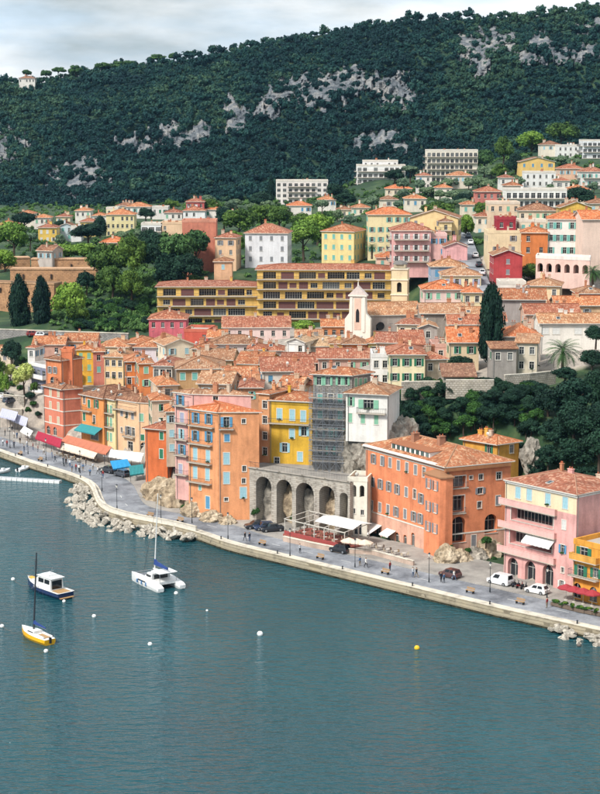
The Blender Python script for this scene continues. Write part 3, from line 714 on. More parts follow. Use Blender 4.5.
# --- behind the viaduct
c2 = crop(240, 350, 3.75)
s1 = hero([(313, 374.5), (352, 376), (371, 373.2)], 29.8, 11, stone('rubble_grey', 'a59f98', '8f8a84', '77716a', .5, .3), 'o', 'tall grey stone house wrapped in scaffolding above the viaduct', name='town_house', auto=False, shc='lgreen', over=.5)
for x in (296, 330, 376, 395): win(s1, 0, *c2(x, 116), .85, 1.6, 'open')
for x in (435, 452, 470): win(s1, 1, *c2(x, 122), .8, 1.6, 'closed')
for y in (182, 245, 310, 375):
    for x in (300, 340, 375): win(s1, 0, *c2(x, y), .95, 1.7, ['plain', 'open', 'closed'][(x + y) % 3], 'teal')
s2 = hero([(269, 400.5), (312, 402.5)], 23.8, 10.6, 'e6b636', 'o', 'mustard yellow house with pale blue shutters behind the viaduct', depth=9, shc='pale', auto=False, name='town_house', over=.3, pitch=.25)
for x, y, st in [(148, 240, 'closed'), (196, 244, 'closed'), (237, 248, 'closed'), (195, 314, 'closed'), (240, 305, 'open'), (168, 366, 'open'), (138, 420, 'plain'), (225, 400, 'closed')]: win(s2, 0, *c2(x, y), 1.0, 2.1 if y < 260 else 1.8, st)
balc(s2, 0, c2(108, 0)[0], c2(262, 0)[0], c2(0, 275)[1], .9)
s3 = hero([(258.5, 393.5), (269.2, 394.5)], 25.0, 10.6, 'e0a070', 'o', 'narrow peach house squeezed between the apricot tower and the mustard one', depth=9, shc='grey', auto=False, name='town_house', pitch=.25)
for y in (205, 262, 322, 380): win(s3, 0, *c2(93, y), 1.0, 1.5, 'plain')
w1 = hero([(346, 393.5), (387.5, 395.5)], 27.0, 20.6, 'eeeae2', 't', 'white house with a bay window perched on the stone cliff', depth=9, shc='lgreen', auto=False, over=.5)
for x, y, w, st in [(412, 193, .9, 'half'), (482, 204, 1.9, 'open'), (413, 254, .8, 'closed'), (461, 258, .8, 'closed'), (511, 262, .8, 'closed')]: win(w1, 0, *c2(x, y), w, 1.7, st)
balc(w1, 0, c2(440, 0)[0], c2(548, 0)[0], c2(0, 236)[1], .8)
# --- old town, row by row (photo column left, right, eaves row, wall height)
H(148.7, 186, 319.5, 6.5, 'd9707a', 'r', 'raspberry pink villa with hipped red roof below the long yellow block', cols=4, rows=1, shc='white', wst='plain', d=11, Y=466)
H(184, 208, 331.5, 6, 'cf5f4c', 'o', 'small brick red house with flat terrace beside the raspberry villa', Y=452, rt='flat', cols=3, rows=1, wst='plain', parw='cf6f58', rot=-8)
H(223, 290, 328, 7, 'edd0c8', 'r', 'long pale pink house with wide red roof and round windows', Y=452, d=12, rt='gable', cols=6, rows=1, shc='blue', wst='plain', rot=2)
H(210, 261, 344.5, 8, 'd8c8c4', 't', 'grey pink house with a row of dark openings under the roof', Y=420, d=9, cols=5, rows=2, wst='plain', fl=3.4, wh=1.7)
H(134, 166, 347.5, 6.5, 'ddd0d4', 'o', 'lavender white house with bright orange roof above the tangerine one', Y=425, d=9, rows=2, rot=-5)
H(165, 194, 346, 7, 'f0e0c4', 't', 'cream gabled house with a weathered tan roof in the old town', Y=418, d=12, rt='gablef', rot=20, rows=2)
H(192, 212, 349, 6, 'ead0b0', 'o', 'small sandy house beside the cream gable', Y=415, d=9, rows=1, rot=-10)
H(153, 172, 366, 6, 'f0eae2', 'r', 'white house with a dark open loggia among the old roofs', Y=385, d=11, rows=1, cols=3, ww=1.1, wh=2.0, wst='plain', rot=-8)
H(139, 153, 364, 7, 'e98c50', 'o', 'little bright orange house near the tangerine one', Y=392, d=9, rows=2, rot=10)
H(176.5, 225, 369.5, 7, 'c8a070', 't', 'ochre rubble house with teal shutters and a wide tan roof', Y=372, d=12, cols=4, rows=1, shc='teal', wst='closed', rot=4, wh=1.6, ww=1.1)
H(196, 232, 360, 6, 'd8b894', 't', 'house with a patchwork tan roof behind the ochre rubble house', Y=392, d=10, rows=1, rt='gable', rot=-6)
H(236, 268, 364, 7, 'eab04a', 'o', 'golden yellow gabled house in the middle of the old roofs', Y=388, d=11, rt='gable', rot=-14, rows=1, cols=2)
H(262, 283, 351, 7, 'e3bcb0', 'r', 'small rosy house with hipped red roof beside the white gable', Y=415, d=8, rows=2, cols=2, wst='plain')
H(248, 265, 350, 6, 'e8c8bc', 'r', 'pale rose cottage near the grey pink house', Y=412, d=8, rows=1)
H(287, 304.5, 342, 8, 'f4f0ea', 'c', 'bright white gabled house with a sand coloured roof', Y=412, d=12, rt='gable', along=1, rot=-22, rows=2, cols=2, wst='plain')
H(304, 331, 347, 7, 'a8a29c', 'c', 'bare grey walled house with a sand coloured lean roof', Y=414, d=9, rt='gable', rot=8, auto=False)
H(330, 343, 344, 6, 'f0cc80', 't', 'small pale yellow house next to the orange town house', Y=409, d=9, rows=1, cols=1, wst='plain')
H(342.5, 368.5, 344.5, 6, 'e88848', 't', 'orange town house with two pale blue shutters and tan roof', Y=405, d=10, rows=1, cols=2, shc='pale', wst='closed', wh=1.9, ww=1.2)
H(368.5, 380, 343.5, 6, 'c8b070', 'o', 'olive yellow house with green shutters beside the orange town house', Y=404, d=9, rows=1, cols=1, shc='green', wst='open')
H(318, 371, 359, 5, 'd0a898', 'r', 'low house under a long dull red roof behind the scaffolding', Y=388, d=9, rt='gable', rows=1, skip=.4)
H(262, 313, 372, 6, 'e6dcd0', 'r', 'whitewashed house with broad red roof left of the scaffolded house', Y=364, d=12, rt='gable', rows=1, rot=3)
H(277, 298, 389, 5, 'dcbc9c', 'o', 'low house with mossy orange roof above the mustard house', Y=346, d=10, rt='gable', rot=-18, rows=1)
H(296, 313, 385, 5, 'd8b090', 'r', 'cramped rooftop house touching the scaffolded house', Y=350, d=9, rt='shed', rows=1)
H(226, 258, 381, 6, 'd8a888', 'o', 'house with sun bleached orange roof behind the rose pink one', Y=352, d=11, rt='gable', rot=6, rows=1)
H(198, 230, 384, 5, 'e0b898', 't', 'house with rumpled tan roof joining the rose pink one', Y=346, d=10, rt='gable', rot=-10, rows=1)
H(158, 178, 386, 6, 'e4c4a4', 'o', 'house with small terrace between peach and rose houses', Y=368, d=10, rows=1, rot=14)
H(152, 170, 401, 7, 'e8cdb0', 'o', 'sandy back house above the narrow burnt orange one', Y=362, d=8, rows=2, rot=10)
H(166, 177, 412, 9, 'd8c0a8', 'o', 'shaded stone coloured house deep in the alley beside the rose pink one', Y=345, d=8, rows=3, rot=5)
H(240, 262, 388, 5, 'd8a078', 'r', 'squat house with dark red roof next to the narrow peach one', Y=340, d=9, rows=1)
H(282, 316, 363, 4, 'd8b8a0', 'r', 'house under a faded red gable north of the scaffolding', Y=392, d=9, rt='gable', rot=-4, rows=1)
# right of the church
H(423, 464, 290, 7, 'eecfc4', 'b', 'pale pink house with a bright orange roof behind the church', Y=420, d=10, cols=4, rows=2, shc='lgreen')
H(463, 482, 293, 6, 'f0dcae', 'b', 'cream house with a turquoise awning beside the cypress', Y=416, d=9, cols=2, rows=1, shc='teal')
H(421, 465, 314, 6, 'a89c90', 't', 'long dark stone house with a mottled tan roof behind the cypress', Y=398, d=10, rt='gable', auto=False)
H(462, 486, 317, 5, 'c0a890', 't', 'low tan roofed house next to the dark stone one', Y=394, d=9, rt='gable', rows=1)
H(397, 419, 324.5, 7, 'f2e2c0', 'r', 'cream little house with stepped red roofs below the nave', Y=384, d=8, cols=2, rows=2, wst='plain', rot=-12)
H(419.6, 437, 328, 7, 'bcb0a6', 't', 'grey rendered gabled house in the lane by the church', Y=380, d=9, rt='gablef', rows=2, cols=1, wst='plain')
H(449, 479, 343, 6, 'e8cfa8', 'b', 'sandstone cottage with a vivid orange roof left of the cypress', Y=358, d=10, cols=2, rows=1, shc='green', pitch=.5, rt='gable')
H(449, 479, 325, 5, 'd8b8a0', 'r', 'house under a dull red roof behind the sandstone cottage', Y=386, d=9, rt='gable', rows=1)
H(389, 425, 355, 7, 'f2e4ba', 'r', 'pale yellow house with green shuttered doors and red roof above the cliff', Y=342, d=11, cols=3, rows=2, shc='green', wst='open')
H(372, 389.5, 357, 6.5, 'f0ece6', 'r', 'white cube house beside the pale yellow one', Y=345, d=8, rt='flat', cols=2, rows=2, wst='plain', parw='f0ece6')
H(425, 447, 360, 7, 'c8b69c', 'r', 'rough stone house joined to the pale yellow one', Y=345, d=9, rows=2, rot=12, wst='plain', cols=2)
H(376, 402, 343, 5, 'dcbca0', 'r', 'house with two stacked red roofs below the church', Y=372, d=9, rt='gable', rows=1, rot=-8)
H(402, 424, 345, 5, 'd8a890', 'r', 'house with small red roof terrace below the cream one', Y=366, d=8, rt='shed', rows=1)
H(432, 450, 347, 5, 'd8a898', 'r', 'flat topped rose house tucked beside the sandstone cottage', Y=365, d=8, rt='flat', rows=1, parw='d8a898')
H(444, 475, 377, 4, 'b0a898', 'k', 'low stone hut with a brown roof above the ivy', Y=327, d=6, rows=1, rt='shed', skip=.5)
H(526, 560, 286, 6.5, 'f3d9ae', 't', 'peach villa with pale green shutters beside the arcade', Y=425, d=10, cols=3, rows=1, shc='lgreen', rot=-12, wh=1.9)
H(500, 526, 284, 4, 'efe4d8', 'o', 'small white flat roofed annex of the peach villa', Y=428, d=8, rt='flat', auto=False)
H(500, 546, 300, 8, 'b4aaa4', 'o', 'plain grey walled house under a broad orange roof', Y=405, d=11, rt='gable', cols=1, rows=1, wst='plain', rot=-4)
H(526, 580, 315, 5, 'dcb49c', 'r', 'low house with a wide red roof behind the long white one', Y=388, d=10, rt='gable', rows=1, skip=.6)
H(578, 606, 294, 5.5, 'd8765a', 't', 'red ochre house with teal shutters near the palm', Y=414, d=9, cols=2, rows=1, shc='teal', wst='closed', wh=2.0)
H(556, 606, 306, 5, 'e2bc94', 'o', 'orange roofed house in front of the red ochre one', Y=400, d=9, rt='gable', rows=1, skip=.5)
H(540, 606, 324, 6.5, 'f0e8dc', 't', 'long white house with closed white shutters and low tan roof', Y=372, d=9, rt='gable', cols=6, rows=1, wst='closed', shc='white', ww=1.6)
H(516.6, 537.5, 343, 8.5, 'e0d2ba', 't', 'tall sandy stone tower house with a blue window above the wooded cliff', Y=342, d=9, rt='shed', cols=2, rows=2, wst='plain', rot=-10, pitch=.12)
H(505, 541, 337, 5, 'b8aca0', 'b', 'grey house with a bright orange hipped roof behind the stone tower house', Y=356, d=10, auto=False, pitch=.5)
H(492, 516.5, 349, 7, 'a8a098', 'k', 'grey lean-to house with a green door beside the cypress', Y=340, d=7, rt='shed', cols=2, rows=1, shc='green', pitch=.1)
H(478, 506, 322, 5, 'd0b49c', 'r', 'roofscape house behind the cypress trunk', Y=392, d=8, rt='gable', rows=1)
# upper right
e1 = H(494, 522.5, 256, 8.5, 'c04a4c', 't', 'crimson gabled house with three stacked windows by the climbing street', Y=438, d=10, rt='gablef', rows=3, cols=1, wst='closed', shc='grey', fl=2.7, wh=1.3)
H(488, 522, 233, 7.5, 'f0d9b0', 't', 'cream house on the bend of the climbing street', Y=470, d=10, rt='flat', rows=2, cols=2, skip=.5, parw='f0d9b0')
H(497, 516, 219.5, 4.5, 'a83440', 't', 'flat roofed dark crimson penthouse above the climbing street', Y=478, d=7, rt='flat', rows=1, cols=2, wst='plain', parw='b04048')
H(522, 548, 233, 8, 'e28548', 'o', 'burnt orange villa with one white framed window next to the white block', Y=455, d=10, cols=2, rows=2, wst='plain', skip=.3, rot=-6)
e5 = H(548, 583, 219.5, 12, 'f5ece2', 'b', 'white four storey house with blue green shutters and orange roof', Y=455, d=12, cols=5, rows=3, shc='teal', wst='open', fl=3.3, wh=1.7, cat='apartment block', name='apartment_house', rot=-8)
H(583, 612, 220, 13, 'f0d2bf', 'b', 'blank pale peach wall house right of the white four storey one', Y=446, d=11, rt='gable', auto=False, rot=4)
H(561, 592, 208, 5, 'efc257', 'k', 'golden yellow gabled house behind the white four storey one', Y=500, d=9, rt='gablef', rows=1)
H(489, 520, 204, 6, 'f0d0b0', 't', 'beige stepped apartment block above the crimson penthouse', Y=540, d=10, rt='flat', rows=2, cols=4, cat='apartment block', name='apartment_block', parw='ecd6c0')
H(519, 557, 211, 6.5, 'eed8bc', 'k', 'wide beige house with a brown roof behind the burnt orange villa', Y=515, d=10, rows=2, cols=5, rot=-4)
H(519, 546, 222, 4, 'f0dcc0', 't', 'low cream terrace house between penthouse and orange villa', Y=480, d=7, rt='flat', rows=1, cols=3, parw='f0e0cc')
H(506, 567, 190.5, 8, 'f6f3ec', 'c', 'long white apartment block with pale blue balconies and flat roof', Y=610, d=10, rt='flat', rows=2, cols=10, cat='apartment block', name='apartment_block', bal_all=.97, wst='plain', ww=1.5, wh=1.9)
H(476, 501.5, 192, 6, 'd98478', 'r', 'salmon pink villa with red roof among the upper gardens', Y=640, d=9, rows=2, cols=4, wst='plain')
H(520, 555, 162, 6, 'f0c878', 'k', 'pale yellow hillside villa with a broad gable', Y=780, d=12, rows=1, cols=4, rt='gablef', pitch=.25)
H(541, 561, 145, 5.5, 'efe4d0', 'k', 'cream villa with brown roof at the forest edge', Y=880, d=10, rows=1, cols=3)
H(558, 584, 146, 6, 'f2f0ea', 'c', 'white terraced house between cream villa and the hotel block', Y=870, d=10, rt='flat', rows=2, cols=5, wst='plain')
H(583, 612, 141, 9, 'f4f5f5', 'c', 'white hotel block with blue balconies at the forest edge', Y=850, d=12, rt='flat', rows=3, cols=6, wst='plain', ww=1.8, bal_all=.96, cat='apartment block', name='apartment_block')
H(525, 556, 173, 6, 'f4f1ec', 'c', 'white modern villa with flat roofs below the yellow gable', Y=730, d=9, rt='flat', rows=2, cols=5, wst='plain')
H(559, 584, 169, 6, 'eec0a0', 'r', 'peach villa with pink red roof on the upper slope', Y=740, d=10, rows=1, cols=4)
H(581, 606, 172, 7, 'f2ece4', 'r', 'white villa with balconies and red roof on the upper slope', Y=715, d=10, rows=2, cols=4, bal_all=.8)
H(427, 478, 151, 15, 'f4ead8', 'c', 'wide beige apartment block with rows of balconies under the cliffs', Y=830, d=12, rt='flat', rows=5, cols=11, wst='plain', ww=1.6, wh=1.8, bal_all=.98, cat='apartment block', name='apartment_block')
H(417, 432, 176, 7, 'f2e8dc', 'r', 'small white house left of the wide beige apartment block', Y=760, d=8, rows=2, cols=2)
H(448, 472, 176, 5, 'efe0cc', 'o', 'cream villa with orange roof below the wide beige block', Y=750, d=9, rows=1, cols=4)
H(357, 405.5, 166, 14, 'f8f5f0', 'c', 'white stepped apartment block with recessed terraces', Y=850, d=12, rt='flat', rows=5, cols=9, wst='plain', ww=1.9, wh=1.7, bal_all=.97, cat='apartment block', name='apartment_block')
H(363, 398, 161.5, 3, 'f4f0ec', 'c', 'set back white penthouse storey on the stepped block', Y=853, d=8, rt='flat', rows=1, cols=6, wst='plain', cat='penthouse', name='penthouse')
H(386, 412, 189, 5, 'f2dfc4', 'b', 'cream villa with orange roof right of the stepped block', Y=770, d=9, rows=1, cols=4)
H(276, 328, 181.5, 15.5, 'f6ece4', 'c', 'pale pink grey apartment block with a flat roof above the plane trees', Y=850, d=13, rt='flat', rows=6, cols=9, wst='plain', ww=1.7, wh=1.5, fl=2.7, bal_all=.55, cat='apartment block', name='apartment_block')
H(287, 311.5, 206, 4.5, 'efe6dc', 'b', 'white bungalow with orange roof in front of the pale pink grey block', Y=740, d=9, rows=1, cols=4)
H(337, 352, 210, 5, 'f0e2c4', 'k', 'cream bungalow left of the yellow villa hedge', Y=700, d=9, rows=1, cols=3)
H(352, 370, 208, 5, 'f2e4cc', 'o', 'cream villa with pale orange roof above the yellow villa', Y=690, d=9, rows=1, cols=3)
# middle upper
H(245, 287.5, 233.5, 10, 'eeecee', 'r', 'white three storey villa with red hipped roof above the long yellow block', Y=545, d=12, cols=4, rows=3, shc='grey', fl=3.3, wst='closed', pitch=.42, cat='villa', name='villa', rot=-6)
H(321.7, 354, 231.5, 10, 'f4dc98', 'o', 'pale yellow villa with turquoise shutters and hipped roof', Y=540, d=12, cols=4, rows=3, shc='teal', fl=3.3, wst='closed', pitch=.36, cat='villa', name='villa', rot=-20)
f1 = H(368, 411, 215, 12.5, 'f2dfae', 'b', 'cream yellow apartment house with turquoise balconies and orange roof', Y=540, d=11, cols=5, rows=4, shc='teal', fl=3.1, wst='open', cat='apartment block', name='apartment_house')
H(410, 458, 218, 9, 'f2d49a', 'k', 'large pale yellow gabled house beside the climbing street', Y=512, d=12, rt='gablef', cols=4, rows=2, pitch=.32, rot=-10)
H(392, 431, 231, 11, 'eeb4ae', 'r', 'pink mansion with white balconies and small red roof', Y=495, d=11, cols=4, rows=3, fl=3.2, wst='open', shc='white', bal_all=.9, cat='mansion', name='mansion')
H(430, 447, 236, 9, 'ecb8b0', 'r', 'recessed pink wing right of the pink mansion', Y=496, d=9, cols=2, rows=3, rt='flat', parw='eec4bc')
H(445, 467.5, 247, 6, 'eeb2b0', 'r', 'plain pink gable wall house beside the climbing street', Y=475, d=9, rt='gablef', auto=False)
H(377, 410, 258, 14, 'f0d0b8', 'b', 'small house with bright red hipped roof behind the bell tower', Y=512, d=9, rows=1, cols=3)
H(431, 467, 267, 5, 'aab4c4', 't', 'blue grey house with tan roof below the plain pink gable', Y=448, d=9, rows=1, cols=3, shc='blue', wst='closed', wh=1.9)
H(443, 481, 276, 5.5, 'f4e0b4', 't', 'butter yellow house with tan roof in front of the blue grey one', Y=434, d=10, rows=1, cols=4, shc='lav')
# salmon blocks left of the white villa
H(182, 216, 222, 18, 'dc8a70', 'r', 'tall blank salmon wall of a block behind the pine grove', Y=545, d=9, rt='flat', auto=False, parw='e09a80', cat='apartment block', name='apartment_block')
H(215, 236, 238, 9, 'f2c8a0', 'r', 'slim peach house with red roof right of the salmon block', Y=540, d=9, rows=2, cols=2, rot=-8)
H(214, 232, 262, 7, 'eab890', 'k', 'small peach annex with brown roof above the long yellow block', Y=520, d=7, rows=1, cols=1)
H(141, 162, 225, 9, 'f0efec', 'c', 'white balconied apartment block beyond the pine grove', Y=640, d=10, rt='flat', rows=3, cols=3, wst='plain', bal_all=.95, ww=2.0, fl=2.8, cat='apartment block', name='apartment_block')
H(161, 184, 224, 8, 'f0caa4', 'c', 'peach apartment wing beside the white balconied block', Y=640, d=10, rt='flat', rows=2, cols=3, skip=.5, parw='f0caa4')
H(183, 205, 211, 6.5, 'f4f2f0', 'r', 'white villa with a raised red storey on the far slope', Y=720, d=10, rows=1, cols=3)
H(186, 204, 202, 4, 'cc6a66', 'r', 'red upper storey set on the white far villa', Y=728, d=7, rows=1, cols=3)
H(126, 150, 207, 5, 'f4efe6', 'o', 'white villa with orange roof on the left slope near the cliff', Y=760, d=9, rows=1, cols=4)
H(152, 168, 208, 5, 'efe8e0', 'c', 'white flat roofed villa on the left slope', Y=755, d=9, rt='flat', rows=1, cols=3)
H(164, 182, 213, 5, 'f2ece2', 'r', 'cream villa with red roof between the white slope villas', Y=735, d=9, rows=1, cols=3)
H(106, 134, 215, 9, 'f2e0a8', 'o', 'big pale yellow villa with many windows on the left slope', Y=700, d=11, rows=3, cols=6, wst='plain')
H(116, 134, 206, 5, 'efe6d8', 'k', 'cream villa with brown roof above the big pale yellow villa', Y=765, d=9, rows=1, cols=3)
H(106, 118, 209, 4, 'f0e4c0', 'c', 'tiny cream flat roofed house above the big pale yellow villa', Y=740, d=7, rt='flat', rows=1, cols=2)
H(75, 90.5, 211, 6, 'f2ece0', 'o', 'white villa with orange hipped roof below the pale cliff', Y=760, d=10, rows=1, cols=3)
H(80, 95, 222, 5, 'f3d484', 'r', 'yellow villa with red roof on the left slope', Y=700, d=9, rows=1, cols=3)
H(60, 72, 226, 7, 'c9d8dc', 'k', 'pale blue villa with a steep roof on the left slope', Y=690, d=9, rows=2, cols=2, rt='gablef')
H(71, 81, 228, 5, 'f0ece8', 'c', 'small white annex between the pale blue and yellow villas', Y=685, d=8, rows=1, cols=2, rt='flat')
H(38, 56.5, 228, 7.5, 'f0c860', 'r', 'amber yellow villa with red hipped roof on the left slope', Y=680, d=9, rows=2, cols=3, shc='white')
H(-6, 18, 226, 7, 'eab8a4', 'o', 'pink villa with orange hipped roof above the round green trees', Y=670, d=10, rows=2, cols=4)
H(100, 128, 243, 4, 'e4b898', 'b', 'low pavilion with a wide terracotta roof among the garden trees', Y=570, d=9, rows=1, cols=4)
H(37, 52, 251, 6, 'c9beb4', 'k', 'grey roofed outbuilding behind the old ramparts', Y=560, d=8, rows=1, cols=2, rt='gable', rot=-18)
# far left square behind the awnings
H(-12, 10, 352, 8, 'e6d4bc', 't', 'sandy house at the edge of the public square', Y=470, d=8, rows=2)
# long yellow apartment block (two wings)
lw = H(157, 258, 287, 12.2, 'ecc068', 'r', 'stepped left wing of the long yellow apartment block', Y=500, d=14, rt='hip', pitch=.16, over=.7, auto=False, cat='apartment block', name='apartment_block', parw='e6b8a0')
rw = H(257, 391, 270, 16.5, 'ecc068', 'r', 'tall right wing of the long yellow apartment block', Y=498, d=14, rt='hip', pitch=.16, over=.7, auto=False, cat='apartment block', name='apartment_block', parw='e0b098', rot=-2)
for b_, x0, x1, nf in ((lw, 160, 255, 4), (rw, 260, 388, 5)):
    r_ = random.Random(3)
    for f_ in range(nf):
        x = x0 + 3
        while x < x1 - 6:
            wpx = r_.choice([9, 13, 17, 17, 7]); wpx = min(wpx, x1 - x - 3)
            A = b_['poly'][0]; B = b_['poly'][1]
            s0_, _ = fpix(A, B, x, 300); s1_, _ = fpix(A, B, x + wpx, 300); zc = b_['z1'] - 1.6 - f_ * 2.9
            st = r_.choice(['closed', 'closed', 'closed', 'plain', 'deep'])
            b_['ops'].setdefault(0, []).append(dict(s=(s0_ + s1_) / 2, z=zc, w=s1_ - s0_, h=2.05 if wpx > 8 else 1.5, style='plain' if st != 'closed' else 'closed', shc='brown', depth=1.3 if st == 'deep' else .25))
            x += wpx + r_.choice([2, 2.5, 5])
        b_.setdefault('bal', []).append((0, (fpix(A, B, x0, 300)[0] + fpix(A, B, x1, 300)[0]) / 2, b_['z1'] - 2.72 - f_ * 2.9, fpix(A, B, x1, 300)[0] - fpix(A, B, x0, 300)[0] + 2, 1.0, None))
    b_['trim'] = False
for a_ in (1, 2): pass
for xl, xr, ye, lab in ((160, 182, 283, 'rust tiled rooftop storey on the left end of the long yellow block'), (318, 340, 270, 'tiled rooftop cabin in the middle of the long yellow block'), (350, 390, 272, 'tiled rooftop storey on the right end of the long yellow block')):
    pass

H(322, 346, 327, 6, 'd98a58', 'o', 'rust orange house front behind the church below the long yellow block', Y=455, d=8, rt='gable', rows=1, cols=3, wst='plain')
H(296, 322, 338, 5, 'd0b8a4', 't', 'low stone coloured house under the round yellow green tree', Y=428, d=8, rt='gable', rows=1)
H(208, 226, 338, 5, 'e0a890', 'o', 'small rosy house between the brick red terrace and the long pale pink house', Y=440, d=8, rt='gable', rows=1)
H(440, 452, 222, 9, 'f0d8a0', 'k', 'narrow cream side house of the large pale yellow gable', Y=506, d=8, rows=3, cols=1, bal_all=.9)
H(553, 575, 226, 5, 'e8c8a8', 't', 'beige terrace house glimpsed behind the white four storey one', Y=490, d=8, rt='flat', rows=1)
H(476, 492, 217, 6, 'f2e6d2', 'r', 'small white house at the top of the climbing street', Y=545, d=8, rows=2, cols=2)
H(405, 426, 199, 5, 'f0e4d0', 'o', 'cream villa half hidden by the plane tree above the street', Y=640, d=9, rows=1, cols=3)
H(228, 246, 214, 5, 'efe4d4', 'o', 'cream villa half hidden among the plane trees', Y=700, d=9, rows=1, cols=3)
H(568, 590, 190, 6, 'f0d8b8', 'o', 'peach villa right of the long white apartment block', Y=640, d=9, rows=2, cols=3)
H(500, 514, 178, 5, 'f2ece2', 'r', 'small white villa above the salmon pink one', Y=700, d=8, rows=1, cols=2)
H(18, 34, 214, 6, 'efe2d0', 'o', 'cream villa under the dark wood at the left slope top', Y=760, d=9, rows=1, cols=3)
H(205, 222, 210, 5, 'f0e6da', 'o', 'white bungalow right of the red storey villa', Y=730, d=9, rows=1, cols=3)

H(590, 612, 204, 7, 'e8d0b0', 'k', 'beige house with brown roof at the right end of the upper terraces', Y=540, d=9, rows=2, cols=3)
H(462, 478, 205, 6, 'f2e2c8', 'o', 'small cream house behind the young green tree by the climbing street', Y=600, d=8, rows=1, cols=2)
H(556, 570, 181, 5, 'f4ece0', 'r', 'small white villa between the peach villa and the long white block', Y=690, d=8, rows=1, cols=2)
H(505, 522, 186, 4, 'f0e0c8', 'o', 'cream bungalow at the left end of the long white apartment block', Y=650, d=8, rows=1, cols=3)
H(436, 452, 188, 5, 'f4ead8', 'o', 'cream cottage among the olive trees under the wide beige block', Y=720, d=8, rows=1, cols=2)
H(380, 398, 200, 5, 'f2e6d0', 'k', 'cream villa with brown roof above the cream yellow apartment house', Y=690, d=9, rows=1, cols=3)
H(318, 336, 200, 5, 'f4ece0', 'o', 'white villa right of the pale pink grey block', Y=760, d=8, rows=1, cols=3)
H(34, 50, 218, 5, 'f2e8dc', 'o', 'white villa with orange roof behind the amber yellow one', Y=740, d=8, rows=1, cols=3)
H(56, 70, 217, 5, 'f0dcb4', 'r', 'pale yellow villa with red roof below the pale cliff', Y=745, d=8, rows=1, cols=2)
H(92, 106, 216, 5, 'f4eee4', 'o', 'white villa squeezed left of the big pale yellow villa', Y=730, d=8, rows=1, cols=2)

# ------------------------------------------------------------------ shoreline and ground
QPX = [(-160, 400), (-60, 432), (0, 452), (30, 463), (60, 472), (82, 480), (91, 487), (94, 497), (98, 506), (108, 513), (132, 519), (165, 525), (186, 529), (204, 535), (225, 543), (250, 549), (300, 561), (350, 573), (400, 585), (450, 597), (500, 609), (550, 620), (600, 631), (680, 650), (800, 690)]
QZ = 1.5
def resample(pts, step):
    o = [pts[0]]
    for a, b in zip(pts, pts[1:]):
        n = max(1, int((b - a).length / step)); o += [a + (b - a) * (k / n) for k in range(1, n + 1)]
    return o
QE = resample([G(x, y, QZ) for x, y in QPX], 2.0)
for _ in range(3): QE = [QE[0]] + [(QE[i - 1] + QE[i] * 2 + QE[i + 1]) / 4 for i in range(1, len(QE) - 1)] + [QE[-1]]
def inland_normals(pts, win_=5):
    ns = []
    for i in range(len(pts)):
        d = pts[min(i + win_, len(pts) - 1)] - pts[max(i - win_, 0)]; d.z = 0; d.normalize(); ns.append(Vector((-d.y, d.x, 0)))
    return ns
QN = inland_normals(QE)
QA = np.array([(p.x, p.y) for p in QE]); QNA = np.array([(n.x, n.y) for n in QN])
def shore(X, Y):
    """signed distance inland of the quay edge"""
    X = np.atleast_1d(X).astype(float); Y = np.atleast_1d(Y).astype(float); best = np.full(X.shape, 1e9); sg = np.ones(X.shape)
    for i in range(len(QA) - 1):
        a = QA[i]; d = QA[i + 1] - a; l2 = d @ d
        t = np.clip(((X - a[0]) * d[0] + (Y - a[1]) * d[1]) / l2, 0, 1); qx = X - a[0] - d[0] * t; qy = Y - a[1] - d[1] * t
        r = np.hypot(qx, qy); m = r < best; best[m] = r[m]; sg[m] = np.sign(-d[1] * qx + d[0] * qy)[m]
    return best * sg
CP = []
for b in BLD:
    for p in b['poly']: CP.append((p[0], p[1], b['z0'], 1.0))
def cp(px, py, Y, w=1.5): q = P(px, py, Y); CP.append((q.x, q.y, q.z, w))
for a in [(20, 335, 480), (20, 400, 432), (5, 420, 415), (100, 322, 500), (60, 318, 500), (30, 330, 490), (10, 319, 518), (40, 319, 512), (60, 300, 540), (110, 290, 540), (150, 270, 560), (190, 275, 540), (140, 222, 690), (40, 238, 670), (10, 240, 650),
          (300, 272, 515), (300, 215, 740), (230, 215, 740), (250, 205, 800), (420, 200, 700), (400, 195, 760), (450, 190, 740), (480, 185, 760), (440, 210, 640), (470, 240, 520), (476, 285, 440), (500, 170, 800), (560, 155, 850), (590, 262, 450),
          (560, 385, 330), (500, 385, 322), (470, 385, 324), (430, 385, 330), (595, 375, 330), (560, 345, 352), (590, 345, 352), (400, 425, 318), (540, 410, 312), (590, 420, 305), (380, 470, 312), (350, 474, 322)]: cp(*a)
for a in [(300, 336, 455), (340, 336, 455), (370, 336, 450), (330, 333, 472), (392, 332, 445), (280, 337, 470), (250, 338, 478), (210, 338, 478), (400, 322, 470), (360, 330, 480), (420, 318, 440), (430, 318, 450), (345, 333, 440), (335, 332, 455), (355, 334, 462), (380, 332, 430), (375, 330, 475), (320, 335, 440), (395, 326, 460), (340, 330, 485), (310, 332, 485), (380, 328, 488)]: cp(*a, 12)
CPA = np.array(CP)
FLATP = [G(x, y, 1.5).xy for x, y in [(-160, 392), (-60, 418), (0, 428), (44, 428), (62, 438), (104, 449), (137, 455), (146, 483), (168, 486), (188, 512), (218, 521), (244, 519), (300, 524), (357, 532), (367, 531), (446, 557), (508, 550), (509, 577), (577, 594), (700, 622), (800, 646), (800, 720), (500, 640), (200, 560), (60, 520), (-160, 440)]]
